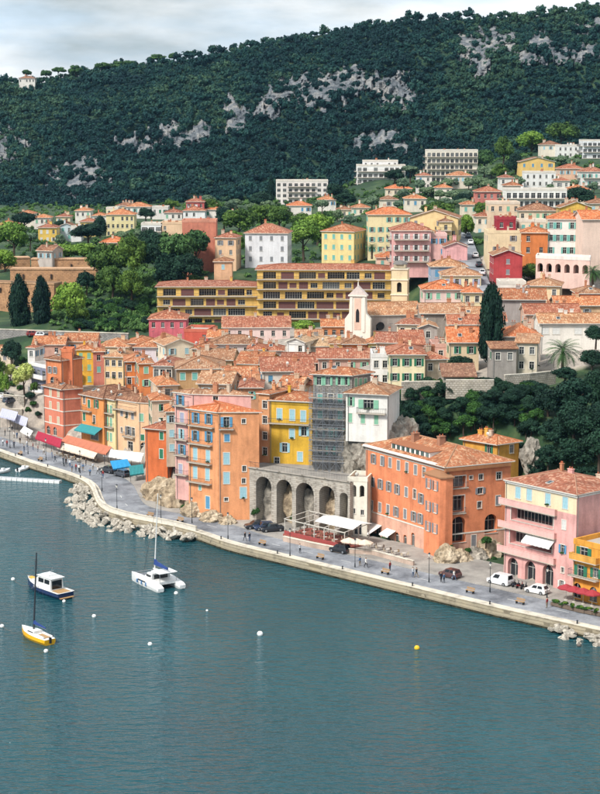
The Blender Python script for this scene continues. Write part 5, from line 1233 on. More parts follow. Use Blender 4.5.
for g in good:     # projecting arch ring stones
    r = (g[1] - g[0]) / 2; sc_ = (g[0] + g[1]) / 2; za = g[3] - r
    for k in range(11):
        a0 = math.pi * k / 11 + .02; a1 = math.pi * (k + 1) / 11 - .02; st = MB(); pr = []
        for yy in (-.06, .1): pr.append([M @ Vector((sc_ + rr_ * math.cos(a), yy, za + rr_ * math.sin(a))) for rr_, a in ((r + .02, a0), (r + .02, a1), (r + .5, a1), (r + .5, a0))])
        st.loft(pr[::-1]); st.obj('arch_stone', [VST], vroot, (va.x, va.y, 1.5))
m2 = MB()
for k in range(int(VL / .25)): m2.bar(M @ Vector((k * .25, 0, 11.9)), M @ Vector((k * .25, 0, 12.9)), .018, n=3)
m2.bar(M @ Vector((0, 0, 12.9)), M @ Vector((VL, 0, 12.9)), .035); m2.obj('railing', [STEEL], vroot, (va.x, va.y, 1.5))
tag(MB().face([tuple(p) for p in (va + vin * .4 + Vector((0, 0, .05)), vb + vin * .4 + Vector((0, 0, .05)), vb + vin * 9 + Vector((0, 0, .05)), va + vin * 9 + Vector((0, 0, .05)))]).obj('terrace', [PAVE]), kind='structure')
# white arcaded house between viaduct and orange building
wa = P(348, 480.5, 304); wdv = Vector((.97, -.24, 0)); wbk = Vector((.24, .97, 0))
wh = spec([wa, wa + wdv * 3.6, wa + wdv * 3.6 + wbk * 6, wa + wbk * 6], 1.6, wa.z, 'f1ead8', 'o', 'slim white house with twin arches between viaduct and orange building', rt='flat', auto=False, parw='f1ead8', chim=False)
wh['ops'] = {0: [dict(s=1.1, z=wa.z - 1.9, w=.9, h=2.2, style='void', arch=True, depth=.9), dict(s=2.6, z=wa.z - 1.9, w=.9, h=2.2, style='void', arch=True, depth=.9), dict(s=1.1, z=6.2, w=.6, h=1.0, style='plain'), dict(s=2.7, z=6.0, w=.6, h=1.0, style='plain'), dict(s=1.9, z=2.9, w=1.4, h=2.2, style='plain')]}
build(wh)
# ------------------------------------------------------------------ scaffolding in front of the stone house
sc_m = flat('scaffold_tube', '8e939a', .5, .3); sc_p = flat('scaffold_plank', '9a8f80', .8)
A = Vector((*s1['poly'][0], 0)); B = Vector((*s1['poly'][1], 0)); d = (B - A).normalized(); L_ = (B - A).length * .86
sroot = thing('scaffolding', 'grey tube scaffolding with plank decks on the stone house front', 'scaffolding', (A.x, A.y, 11.65))
M = Matrix.Translation((A.x, A.y, 0)) @ Matrix.Rotation(math.atan2(d.y, d.x), 4, 'Z')
nb_ = 5; lv = [11.65 + 2.0 * k for k in range(8)]
for k in range(nb_ + 1):
    for yy in (-1.5, -.4):
        q = MB(); q.bar(M @ Vector((L_ * k / nb_ - .3, yy, 11.6)), M @ Vector((L_ * k / nb_ - .3, yy, 27.6)), .045, n=5); q.obj('standard', [sc_m], sroot, (A.x, A.y, 11.65))
for z in lv[1:]:
    q = MB(); q.box(-.5, L_ - .1, -1.5, -.42, z - .06, z, 0, M); q.obj('deck', [sc_p], sroot, (A.x, A.y, 11.65))
    q = MB()
    for dz in (.5, 1.0): q.bar(M @ Vector((-.5, -1.5, z + dz)), M @ Vector((L_, -1.5, z + dz)), .035)
    q.bar(M @ Vector((-.5, -1.5, z - .1)), M @ Vector((L_, -1.5, z - .1)), .04); q.obj('ledger', [sc_m], sroot, (A.x, A.y, 11.65))
q = MB()
for j in range(7):
    for k in range(nb_):
        a, c = (k, k + 1) if (j + k) % 2 else (k + 1, k)
        q.bar(M @ Vector((L_ * a / nb_ - .3, -1.52, lv[j])), M @ Vector((L_ * c / nb_ - .3, -1.52, lv[j + 1])), .03)
q.obj('brace', [sc_m], sroot, (A.x, A.y, 11.65))
nm, t, bs, n, l = newmat('debris_net'); bs.inputs['Base Color'].default_value = (*lin('6c727a', .7), 1); bs.inputs['Alpha'].default_value = .38; bs.inputs['Roughness'].default_value = .8
tcn = n('ShaderNodeTexCoord'); wv = noisetex(n, l, tcn.outputs['Object'], 1.1, 4); rp = ramp(n, [(.35, (.12,) * 3), (.7, (.42,) * 3)]); l(wv.outputs['Fac'], rp.inputs['Fac']); l(rp.outputs['Color'], bs.inputs['Alpha'])
q = MB()
for k in range(8):
    for j in range(6):
        x0, x1 = L_ * k / 8 - .3, L_ * (k + 1) / 8 - .3; z0_, z1_ = 12.2 + 2.2 * j, 12.2 + 2.2 * (j + 1); f_ = lambda x, z: -1.6 + .06 * math.sin(x * 2.1 + z)
        q.face([M @ Vector(p) for p in ((x0, f_(x0, z0_), z0_), (x1, f_(x1, z0_), z0_), (x1, f_(x1, z1_), z1_), (x0, f_(x0, z1_), z1_))])
q.obj('debris_net', [nm], sroot, (A.x, A.y, 11.65))
# ------------------------------------------------------------------ church
STW = wall('f2e9da', .88, .5); STP = wall('efcab4'); STG = wall('b8aca2')
def extr(mb, pts, M, y0, y1, m=0):
    a = [M @ Vector((x, y0, z)) for x, z in pts]; b = [M @ Vector((x, y1, z)) for x, z in pts]; mb.loft([a, b], m)
fc = P(357.5, 332, 412); k = 412 / F; ch = thing('church', 'baroque church with white and pink gable front and long tiled nave', 'church', (fc.x, fc.y, fc.z))
M = Matrix.Rotation(math.radians(-14), 4, 'Z')
hgt = lambda py: (332 - py) * k
q = MB(); extr(q, [(-3.2, -4), (3.2, -4), (3.2, hgt(319)), (2.1, hgt(313)), (1.95, hgt(296)), (-1.95, hgt(296)), (-2.1, hgt(313)), (-3.2, hgt(319))][::1], M, 0, 1.6); q.obj('gable_front', [STW], ch)
q = MB(); q.face([M @ Vector((x, -.0, z)) for x, z in ()]) if 0 else None
for x in (-1.55, 1.55):
    w_ = MB(); w_.box(x - .3, x + .3, -.18, -.003, 0, hgt(297), 0, M); w_.obj('pilaster', [STW], ch)
w_ = MB(); w_.box(-.85, .85, -.06, -.003, .5, hgt(298), 0, M); w_.obj('pink_panel', [STP], ch)
w_ = MB(); extr(w_, [(-.42, hgt(322)), (.42, hgt(322)), (.42, hgt(312)), (.25, hgt(309.5)), (0, hgt(308.5)), (-.25, hgt(309.5)), (-.42, hgt(312))], M, -.12, -.065); w_.obj('niche_window', [GLASS], ch)
w_ = MB(); w_.box(-2.3, 2.3, -.35, 1.8, hgt(296), hgt(294.6), 0, M); w_.obj('cornice', [STW], ch)
w_ = MB(); extr(w_, [(-2.2, hgt(294.5)), (2.2, hgt(294.5)), (0, hgt(285.5))], M, -.2, 1.7); w_.obj('pediment', [wall('e6d5cc')], ch)
w_ = MB(); w_.bar(M @ Vector((0, .6, hgt(286))), M @ Vector((0, .6, hgt(282))), .22, 0, 6, .12); w_.bar(M @ Vector((0, .6, hgt(282))), M @ Vector((0, .6, hgt(278.5))), .07, 0, 4); w_.bar(M @ Vector((-.4, .6, hgt(280.2))), M @ Vector((.4, .6, hgt(280.2))), .06, 0, 4); w_.obj('cross', [STW], ch)
na = P(366, 316, 416); nv = []
nb2 = P(422, 314, 419); dirn = (nb2 - na); dirn.z = 0; Ln = dirn.length; dirn.normalize(); bk = Vector((-dirn.y, dirn.x, 0)) * 11
poly = [(na.x, na.y), (nb2.x, nb2.y), (nb2.x + bk.x, nb2.y + bk.y), (na.x + bk.x, na.y + bk.y)]
q = MB(); zc = na.z
for e in range(4): facade(q, poly[e], poly[(e + 1) % 4], zc - 9, zc, [(2.6, 4.0, zc - 3.6, zc - 2.2, .3, False)] if e == 0 else [])
q.obj('nave_wall', [STG], ch, fc)
q = MB(); roof_on(q, poly, zc, 'gable', .45, .4, 0, 1); q.obj('nave_roof', [roofmat('t'), TRIM, STG], ch, fc)
s_, z_ = fpix(na, nb2, 380.5, 326); cp_ = na + dirn * s_; q = MB()
q.loft([[(cp_.x + dirn.x * 1.0 * math.cos(a) - bk.x / 11 * o_, cp_.y + dirn.y * 1.0 * math.cos(a) - bk.y / 11 * o_, z_ + 1.0 * math.sin(a)) for a in [2 * math.pi * k_ / 14 for k_ in range(14)]] for o_ in (-.1, .06)]); q.obj('round_window', [GLASS], ch, fc)
bt = P(400, 304, 433); kb = 433 / F; tw = thing('bell_tower', 'square cream bell tower with arched openings and small dome beside the church', 'bell tower', (bt.x, bt.y, bt.z - 12))
M = Matrix.Translation((0, 0, 12)) @ Matrix.Rotation(math.radians(-10), 4, 'Z'); hb = lambda py: (304 - py) * kb; hw = 2.05
q = MB(); cs = [M @ Vector((x, y, 0)) for x, y in ((-hw, -hw), (hw, -hw), (hw, hw), (-hw, hw))]
for e in range(4): facade(q, cs[e], cs[(e + 1) % 4], 0, 12 + hb(268), [(hw - .6, hw + .6, 12 + hb(291.5), 12 + hb(281.5), .7, True)])
q.face([(c_.x, c_.y, 12 + hb(268)) for c_ in cs]); q.obj('shaft', [wall('eed7ae')], tw)
for py in (294, 279, 268.5):
    w_ = MB(); w_.box(-hw - .18, hw + .18, -hw - .18, hw + .18, hb(py) - .15, hb(py) + .15, 0, M); w_.obj('string_course', [wall('f2e6cc')], tw)
q = MB(); q.box(-hw * .75, hw * .75, -hw * .75, hw * .75, hb(268) + .15, hb(264), 0, M); q.obj('lantern', [wall('c8b89c')], tw)
q = MB(); q.loft([[M @ Vector((r_ * math.cos(2 * math.pi * (k_ + .5) / 8), r_ * math.sin(2 * math.pi * (k_ + .5) / 8), z)) for k_ in range(8)] for r_, z in ((hw * 1.0, hb(264)), (hw * .9, hb(262.6)), (hw * .55, hb(261)), (.1, hb(259.8)))]); q.obj('dome', [flat('slate_tiles', '6f6a66', .8)], tw)
q = MB(); q.bar(M @ Vector((0, 0, hb(285))), M @ Vector((0, 0, hb(288))), .25, 0, 8, .5); q.obj('bell', [flat('bronze', '4a4030', .4, .8)], tw)
for k_ in range(4): 
    q = MB(); a = math.pi / 2 * k_; q.box(-.5, .5, -.05, .05, -1.0, 1.0, 0, M @ Matrix.Rotation(a, 4, 'Z') @ Matrix.Translation((0, -hw + .8, hb(286.5)))); q.obj('louvre', [flat('belfry_dark', '2c2a2a', .9)], tw)
# ------------------------------------------------------------------ old ramparts, left
RST = stone('rampart', 'c99a72', 'b88a64', '94704f', 1.1, .45)
def rampart(pl, Y, h, thick, lab, d=0):
    a = P(*pl[0], Y); b = P(*pl[1], Y + d); dv = b - a; dv.z = 0; ln = dv.length; dv.normalize()
    r = thing('rampart', lab, 'wall', (a.x, a.y, a.z - h)); M = Matrix.Rotation(math.atan2(dv.y, dv.x), 4, 'Z')
    q = MB(); q.loft([[M @ Vector((x, y, z)) for x, y in ((0, -o_), (ln, -o_), (ln, thick), (0, thick))] for z, o_ in ((-3, .09 * (h + 3)), (h - .4, 0))]); q.obj('wall', [RST], r)
    q = MB(); q.box(-.1, ln + .1, -.2, thick + .1, h - .4, h, 0, M); q.obj('coping', [stone('rcope', 'd8ae88', 'c89c78', '94704f', 1.2, .5)], r)
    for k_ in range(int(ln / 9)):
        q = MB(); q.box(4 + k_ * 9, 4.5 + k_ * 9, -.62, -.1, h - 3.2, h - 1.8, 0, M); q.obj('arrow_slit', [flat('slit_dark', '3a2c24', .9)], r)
rampart([(31, 258.5), (91, 259)], 560, 6, 5, 'upper brick brown rampart with a flat top behind the garden')
rampart([(10, 268.5), (96, 270)], 548, 8, 6, 'middle rampart wall with a long coping above the cypresses')
rampart([(-12, 281.5), (54, 284)], 530, 13, 6, 'tall lower rampart wall behind the twin cypresses', -6)
rampart([(-14, 258), (30, 262)], 566, 8, 6, 'rampart stub beside the round green trees', 4)
# car park wall with steps
r = thing('retaining_wall', 'long grey stone retaining wall below the garden', 'wall', P(50, 338, 488)); a = P(-15, 329, 492); b = P(128, 334, 480); dv = b - a; dv.z = 0; M = Matrix.Translation(a - P(50, 338, 488)) @ Matrix.Rotation(math.atan2(dv.y, dv.x), 4, 'Z')
q = MB(); q.box(0, dv.length, 0, .6, -4.5, 0, 0, M); q.obj('wall', [stone('grey_wall', 'a8a4a0', '96928e', '7c7874', .6, .35)], r); q = MB(); q.box(-.1, dv.length + .1, -.1, .7, .002, .2, 0, M); q.obj('coping', [COPE], r)
# ------------------------------------------------------------------ arcade terrace, upper right
aa_ = P(536, 258, 440); ab_ = P(590, 262, 432)
ar = spec([aa_, ab_, ab_ + Vector((1.5, 8, 0)), aa_ + Vector((1.5, 8, 0))], aa_.z - 5, aa_.z, 'eecabc', 'o', 'pink arcade terrace with a row of low arches below the white four storey house', cat='arcade', name='arcade', rt='flat', auto=False, parw='f2e6dc', chim=False)
Lr = (ab_ - aa_).length
ar['ops'] = {0: [dict(s=Lr * (k_ + .5) / 6, z=aa_.z - 2.4, w=1.5, h=2.3, style='void', arch=True, depth=1.4) for k_ in range(6)]}
build(ar)
# climbing street
rp_ = [P(x, y, Y) for x, y, Y in [(482, 292, 424), (477, 282, 440), (472, 268, 462), (467, 254, 486), (463, 242, 512), (460, 232, 540)]]
q = MB()
for a, b in zip(rp_, rp_[1:]):
    d = (b - a); d.z = 0; d.normalize(); s = Vector((d.y, -d.x, 0)) * 3.2; q.face([a + s, b + s, b - s, a - s]); 
    for sg in (1, -1): q.face([a + s * sg, b + s * sg, b + s * sg - Vector((0, 0, 4)), a + s * sg - Vector((0, 0, 4))])
tag(q.obj('street', [ASPH]), kind='structure')

# ------------------------------------------------------------------ trees that can be told apart
for a in [(19, 306, 11, 25, 'tall dark cypress against the lower rampart, the left of the twin pair', 502), (41, 305, 9.5, 23, 'slimmer dark cypress beside its twin at the lower rampart', 500)]: tree(a[0], a[1] - 2, a[2], a[3], 'cypress', a[4], a[5])
tree(491.5, 323, 12.5, 35, 'cypress', 'big black green cypress rising alone over the old town roofs', 348)
tree(271, 190, 3.5, 12, 'cypress', 'thin cypress in front of the pale pink grey apartment block', 820); tree(545, 270, 4, 10, 'cypress', 'small cypress below the pink arcade', 428)
for cx, cy_, rx, ry, sp, Y, lab in [
    (13, 238, 18, 17, 'light', 600, 'round fresh green tree behind the rampart stub'), (4, 262, 13, 13, 'light', 575, 'fresh green tree at the rampart end'), (66, 252, 16, 9, 'light', 575, 'pale green tree behind the upper rampart'), (84, 252, 16, 9, 'light', 577, 'pale green tree next to the terracotta pavilion'),
    (106, 262, 20, 20, 'broad', 535, 'large mid green tree right of the ramparts'), (112, 280, 14, 16, 'broad', 525, 'leafy tree by the garden gate'), (132, 258, 18, 24, 'broad', 530, 'tall mixed green tree in front of the pine grove'), (131, 285, 13, 17, 'broad', 520, 'tree with bare lower trunk beside the garden gate'),
    (69, 302, 17, 21, 'light', 498, 'broad yellow green tree right of the twin cypresses'), (86, 282, 10, 12, 'dark', 520, 'dark round evergreen behind the yellow green tree'), (78, 312, 11, 12, 'broad', 496, 'low leafy tree above the retaining wall'),
    (157, 256, 18, 22, 'dark', 528, 'dark oak at the left end of the pine grove'), (176, 250, 20, 24, 'pine', 524, 'wide green pine crown in the grove above the yellow block'), (196, 246, 18, 20, 'pine', 526, 'umbrella pine with bare pinkish trunk near the salmon block'), (186, 268, 16, 15, 'dark', 522, 'dark oak under the umbrella pine'), (165, 275, 14, 14, 'dark', 520, 'dark bushy oak above the yellow block left end'), (150, 240, 12, 12, 'dark', 540, 'dark oak behind the grove'),
    (240, 222, 20, 14, 'broad', 620, 'olive green plane tree left of the white three storey villa'), (262, 216, 18, 13, 'broad', 640, 'plane tree above the white three storey villa roof'), (280, 216, 14, 12, 'broad', 630, 'plane tree right above the white villa'), (304, 236, 17, 17, 'light', 570, 'bright green tree between the white and yellow villas'), (318, 226, 15, 14, 'light', 580, 'bright green tree touching the yellow villa'), (305, 222, 16, 9, 'broad', 600, 'yellowing plane tree behind the bright green ones'), (236, 244, 10, 14, 'light', 560, 'light green tree between the peach house and white villa'), (224, 218, 12, 11, 'dark', 650, 'dark oak beside the plane trees'),
    (304, 327, 13, 8, 'light', 445, 'round yellow green tree below the long yellow block'), (459.5, 366, 13, 11, 'dark', 336, 'round clipped dark evergreen bush above the cliff'), (438, 212, 19, 11, 'broad', 560, 'yellow green plane tree above the climbing street'), (466, 228, 10, 14, 'light', 530, 'young green tree by the climbing street'), (464, 200, 11, 7, 'dark', 660, 'dark round tree left of the salmon pink villa'), (482, 211, 9, 10, 'broad', 570, 'leafy tree below the salmon pink villa'), (580, 196, 14, 10, 'dark', 575, 'dark round tree at the right end of the long white block'),
    (532, 143, 16, 12, 'light', 900, 'bright green tree at the forest edge above the cream villa'), (562, 133, 17, 11, 'broad', 910, 'broad green tree behind the white terraced house'), (515, 165, 9, 12, 'dark', 800, 'dark tree left of the pale yellow hillside villa'), (503, 150, 10, 14, 'broad', 860, 'green tree at the forest edge'),
    (533, 274, 16, 11, 'broad', 424, 'dark green garden tree in front of the pink arcade'), (516, 282, 12, 6, 'broad', 425, 'low garden bush below the crimson house'), (558, 252, 13, 7, 'dark', 445, 'dark shrub under the white four storey house windows'), (554, 274, 12, 8, 'dark', 426, 'shrubby tree at the arcade steps'), (596, 335, 12, 9, 'dark', 355, 'pruned umbrella tree beside the long white house'),
    (62, 228, 10, 8, 'dark', 660, 'dark tree below the pale blue villa'), (88, 233, 18, 9, 'dark', 640, 'wide dark tree mass under the yellow slope villa'), (100, 228, 7, 12, 'dark', 690, 'upright dark tree left of the big pale yellow villa'), (146, 214, 9, 6, 'dark', 720, 'dark tree among the white slope villas'), (172, 205, 8, 5, 'broad', 740, 'leafy tree by the cream villa on the far slope'), (210, 206, 10, 8, 'broad', 700, 'leafy tree right of the white far villa'), (24, 220, 12, 8, 'dark', 730, 'dark tree between pink and amber villas'),
    (24, 376, 11, 15, 'pale', 430, 'pale spring green tree on the public square'), (12, 352, 11, 13, 'dark', 450, 'dark evergreen at the head of the public square'), (3, 385, 7, 14, 'light', 425, 'light green tree at the frame side of the square'),
    (395, 176, 10, 7, 'dark', 790, 'dark tree right of the stepped white block'), (345, 200, 12, 7, 'dark', 760, 'dark tree above the cream bungalow'), (335, 192, 12, 8, 'dark', 800, 'dark tree right of the pale pink grey block'), (262, 200, 13, 8, 'dark', 790, 'dark tree left of the pale pink grey block'), (485, 160, 12, 13, 'pine', 850, 'tall pine right of the wide beige block'), (500, 172, 9, 9, 'broad', 770, 'bushy tree above the long white block')]:
    tree(cx, cy_, rx * 1.12, ry * 1.1, sp, lab, Y)
# grove on the slope right of the orange building and ivy-clad cliff
GRV = [(572, 398, 26, 22, 312), (598, 392, 22, 26, 318), (549, 405, 18, 18, 314), (585, 428, 24, 22, 304), (556, 432, 20, 17, 306), (600, 448, 22, 22, 298), (573, 455, 22, 18, 298), (548, 458, 15, 15, 300), (536, 470, 12, 12, 296), (590, 475, 18, 12, 292), (520, 452, 12, 13, 304), (528, 430, 13, 13, 308), (560, 480, 14, 12, 292), (536, 392, 14, 12, 318), (575, 420, 22, 20, 309), (600, 420, 20, 20, 312), (565, 375, 15, 9, 324), (592, 360, 14, 12, 330)]
for cx, cy_, rx, ry, Y in GRV: tree(cx, cy_, rx, ry, 'dark', 'dense dark holm oak in the grove behind the pink building', Y, 'holm oaks in the grove behind the pink building')
IVY = [(x, y) for x in range(402, 542, 10) for y in (386, 394, 403, 412, 421, 431)]
for i, (x, y) in enumerate(IVY):
    x += random.uniform(-5, 5); y += random.uniform(-4, 4)
    if (x < 412 and y < 392) or (y > 425 and x > 455 and x < 515): continue
    tree(x, y, random.uniform(8, 13), random.uniform(6, 10), random.choice(['ivy', 'dark', 'dark']), 'shrub hanging on the cliff between the orange building and the stone houses', interp(y, [385, 430], [323, 306]), 'shrubs hanging on the cliff', cat='shrub', name='shrub')
# terraces of olive trees, upper slope
for (x, y, rx, ry) in [(x + random.uniform(-6, 6), y + random.uniform(-3, 3), random.uniform(7, 11), random.uniform(5, 7)) for x in range(408, 500, 12) for y in (172, 184, 194, 204) if not (424 < x < 480 and y < 180)]:
    tree(x, y, rx, ry, 'olive', 'grey green olive tree on the terraced slope under the cliffs', interp(y, [170, 205], [790, 660]), 'olive trees on the upper terraces', name='olive_tree')
for (x, y, rx, ry) in [(x + random.uniform(-5, 5), y, random.uniform(6, 10), random.uniform(4, 7)) for x, y in [(212, 200), (226, 205), (240, 203), (252, 208), (270, 205), (322, 205), (333, 215), (350, 220), (372, 202), (395, 205), (20, 230), (34, 238), (60, 240), (120, 236), (136, 234), (560, 180), (572, 184), (590, 187), (548, 188), (515, 182), (536, 165), (564, 160), (575, 163)]]:
    tree(x, y, rx, ry, 'olive', 'grey green garden tree between the hillside villas', None, 'garden trees between the villas', name='garden_tree')
# garden above the retaining wall
for i in range(70):
    x = random.uniform(70, 190); y = interp(x, [70, 190], [318, 312]) + random.uniform(-16, 12)
    if x > 148 and y > 300: continue
    tree(x, y, random.uniform(5, 9), random.uniform(4, 6), random.choice(['ivy', 'dark', 'ivy']), 'clipped shrub in the garden above the retaining wall', interp(y, [295, 330], [518, 492]), 'garden shrubs above the retaining wall', cat='shrub', name='shrub')
for x, y, r_, Y in [(158, 482, 8, 338), (166, 488, 7, 334), (152, 488, 6, 338), (182, 470, 6, 332), (247, 505, 5, 314), (256, 512, 6, 316), (352, 518, 6, 308), (184, 508, 5, 322), (402, 400, 8, 322), (205, 508, 4, 318)]: tree(x, y, r_, r_ * .9, 'ivy', 'small shrub at the foot of the waterfront rocks and houses', Y, 'shrubs at the foot of the waterfront', cat='shrub', name='shrub')
# ridge pines
for x, y, rx, ry in [(31, 66, 6, 4), (42, 67, 6, 5), (61, 63, 7, 4), (77, 61, 9, 6.5), (99, 59, 8, 4.5), (118, 56, 9, 5), (133, 55, 8, 4), (153, 50, 9, 4.5), (170, 48, 8, 4.5), (193, 45, 8, 4), (6, 78, 8, 6)]:
    tree(x + random.uniform(-6, 6), y + 8.5 + random.uniform(-1.5, 1.0), rx * random.uniform(.7, 1.2), ry * 1.15, 'pine', 'umbrella pine standing on the hill ridge against the sky', interp(x, [0, 200], [1215, 1190]), 'umbrella pines on the ridge', base=hillpt(x, 1.0).z - 1)
rv = P(26, 78.5, 1190); hv = spec([rv + Vector((-5, 0, 0)), rv + Vector((6, 0, 0)), rv + Vector((6, 8, 0)), rv + Vector((-5, 8, 0))], rv.z - 5, rv.z, 'ece6dc', 'k', 'lone white villa on the hill ridge under the pines', cols=5, rows=1, wst='plain'); build(hv)
# palms
def palm(cx, cy_, r, hpx, Y, lab):
    c = P(cx, cy_, Y); k_ = F / Y; R_ = r / k_; h = hpx / k_
    root = thing('palm_tree', lab, 'palm tree', (c.x, c.y, c.z - h)); q = MB(); rr0 = .32
    for j in range(8): q.bar((0, 0, h * j / 8), (.02 * (-1) ** j, 0, h * (j + 1) / 8 + .05), rr0 * (1.12 if j % 2 else 1), 0, 8, rr0 * .92)
    q.obj('trunk', [BARK], root)
    V, Fc, Tn = [], [], []; rnd = random.Random(int(cx))
    for f_ in range(46):
        az = f_ * 2.4; el = 1.25 - 1.75 * (f_ / 46) + rnd.uniform(-.1, .1); pts_ = []; p = Vector((0, 0, 0)); e = el
        for s in range(9): pts_.append(p.copy()); p = p + Vector((math.cos(az) * math.cos(e), math.sin(az) * math.cos(e), math.sin(e))) * R_ / 7.2; e -= .17
        sd_ = Vector((-math.sin(az), math.cos(az), 0)); tn = rnd.random()
        for s in range(8):
            for sg in (-1, 1):
                for m_ in range(2):
                    a = pts_[s].lerp(pts_[s + 1], m_ * .5); b = pts_[s].lerp(pts_[s + 1], m_ * .5 + .32); ln = R_ * .20 * math.sin(math.pi * (s + .8) / 9.5)
                    tip = b + sd_ * sg * ln + Vector((0, 0, -ln * .35)) + (pts_[s + 1] - pts_[s]) * .7; i0 = len(V); V += [tuple(a), tuple(b), tuple(tip)]; Fc.append((i0, i0 + 1, i0 + 2)); Tn += [tn] * 3
    me_ = trimesh('fronds', np.array(V), np.array(Fc), np.array(Tn), LF['pine']); link('fronds', me_, root, (0, 0, h))
palm(563, 351, 19, 28, 334, 'big date palm with arching fronds beside the sandy stone tower house'); palm(593, 272, 11, 14, 424, 'date palm at the end of the pink arcade'); palm(372, 247, 6, 12, 505, 'slim palm in front of the cream yellow apartment house')

# ------------------------------------------------------------------ undergrowth between the upper villas: uncountable shrubs as one mass
BB = []
for b in BLD:
    xs_ = [p[0] for p in b['poly']]; ys_ = [p[1] for p in b['poly']]; BB.append((min(xs_) - 1.5, max(xs_) + 1.5, min(ys_) - (5 if ys_[0] < 560 else 22), max(ys_) + 1.5))
pts, R = [], []
for _ in range(12000):
    if len(pts) > 1900: break
    Y = random.uniform(488, 905); px = random.uniform(-15, 615); x = (px - 300) / F * Y
    if any(a < x < b_ and c < Y < d_ for a, b_, c, d_ in BB): continue
    if in_poly(x, Y, TOWN): continue
    if min((Vector((x, Y, 0)) - Vector((q.x, q.y, 0))).length for q in rp_) < 9: continue
    z = tz1(x, Y); q = proj((x, Y, z))
    if q[0] < 100 and q[1] > 262: continue
    r = random.uniform(.9, 2.2); pts.append((x, Y, z - r * .2)); R.append(r)
for _ in range(6000):
    if len(pts) > 2350: break
    Y = random.uniform(486, 560); px = random.uniform(52, 205); x = (px - 300) / F * Y
    if any(a < x < b_ and c < Y < d_ for a, b_, c, d_ in BB): continue
    z = tz1(x, Y); q = proj((x, Y, z))
    if q[0] < 96 and q[1] < 284 or q[1] > 331: continue
    r = random.uniform(.9, 2.0); pts.append((x, Y, z - r * .2)); R.append(r)
forest('undergrowth', pts, R, leafmat('undergrowth', '24401f', '5c7c44'), 'low green scrub and hedges between the hillside villas', 'scrub', (11, 12, 13), 90, 5)

# ------------------------------------------------------------------ rocks
def onground(px, py, lo=240, hi=900):
    ys_ = np.arange(lo, hi, 1.0); d = ray(px, py); x = d[0] / d[1] * ys_; z = CZ + d[2] / d[1] * ys_; g = tz(x, ys_); w = np.nonzero(z <= g)[0]
    i = w[0] if len(w) else -1; return Vector((x[i], ys_[i], g[i]))
BLDM = []
for s in range(7):
    r = random.Random(s); bm = bmesh.new()
    for k in range(15):
        v = Vector((r.gauss(0, 1), r.gauss(0, 1), r.gauss(0, 1))).normalized(); bm.verts.new((v.x * r.uniform(.8, 1.15), v.y * r.uniform(.75, 1.0), v.z * r.uniform(.55, .8)))
    g = bmesh.ops.convex_hull(bm, input=bm.verts); bmesh.ops.delete(bm, geom=[e for e in g['geom_unused'] if isinstance(e, bmesh.types.BMVert)], context='VERTS')
    me = bpy.data.meshes.new('boulder'); bm.to_mesh(me); bm.free(); me.materials.append(rockmat('boulder', '7c776e', 'b3aa9c', 'd6cdbd', .5)); BLDM.append(me)
def riprap(label, x0, x1, n_, omax, smin, smax):
    ii = [i for i in range(len(QE)) if x0 <= proj(QE[i])[0] <= x1]; c = QE[ii[len(ii) // 2]]
    root = thing('rock_breakwater', label, 'breakwater', (c.x, c.y, 0))
    for k in range(n_):
        i = random.choice(ii); e = min(1, 6 * min(i - ii[0], ii[-1] - i) / len(ii) + .35); o = random.random() ** 1.1 * omax * e; p = QE[i] - QN[i] * (o + .2) + Vector((random.uniform(-1, 1), random.uniform(-1, 1), 0)); s = random.uniform(smin, smax)
        z = max(-.35, 1.15 - o * 1.3 / omax - random.uniform(0, .3))
        b = link('boulder', random.choice(BLDM), root, (p.x - c.x, p.y - c.y, z), 0, (s, s * random.uniform(.7, 1), s * random.uniform(.7, 1))); b.rotation_euler = (random.uniform(-.5, .5), random.uniform(-.5, .5), random.uniform(0, 6.28))
riprap('bank of pale boulders piled along the bend of the quay', 84, 196, 250, 5.2, .55, 1.15)
riprap('heap of brown boulders at the foot of the quay below the amber building', 562, 640, 70, 2.6, .5, 1.0)
CLF = rockmat('cliff_grey', '4c4a46', '8c857a', 'b9b0a2', .22); CLB = rockmat('cliff_warm', '6a5c4c', 'ab987e', 'd0bfa6', .3)
def outcrop(px, py, Y, w, d_, h, seed, mat=CLF, ground=None):
    c = P(px, py, Y); bm = bmesh.new(); bmesh.ops.create_icosphere(bm, subdivisions=4, radius=1)
    for v in bm.verts:
        q = v.co.copy(); n_ = noise.fractal(q * 1.7 + Vector((seed * 3.1, seed, 0)), .9, 2, 5); n2_ = abs(noise.noise(Vector((q.x * 4, q.y * 4, q.z * 1.2 + seed))))
        v.co = Vector((q.x * w / 2, q.y * d_ / 2, q.z * h / 2)) * (1 + .28 * n_ - .22 * n2_)
    me = bpy.data.meshes.new('rock_outcrop'); bm.to_mesh(me); bm.free(); me.materials.append(mat)
    tag(link('rock_outcrop', me, None, c), kind='structure')
for a in [(162, 497, 336, 9, 6, 8, 1, CLB), (178, 503, 330, 8, 6, 10, 2, CLB), (196, 513, 321, 6, 5, 5, 3, CLB), (212, 519, 316.5, 5, 4, 3.4, 4, CLB), (228, 523, 314, 3.5, 3, 2.6, 5, CLB),
          (354, 455, 313, 6, 5, 10, 6), (366, 450, 311, 7, 5, 10, 7), (379, 447, 311, 8, 6, 10, 8), (391, 450, 313, 8, 7, 11, 9), (402, 440, 315, 7, 7, 10, 10),
          (446, 559, 285, 4.5, 4, 4.6, 11, CLB), (458, 562, 286, 5, 4, 4.2, 12, CLB), (474, 560, 289, 6, 5, 4.6, 13, CLF), (488, 555, 291, 5, 5, 7, 14, CLB), (531, 458, 305, 4, 4, 7, 15)]: outcrop(*a)
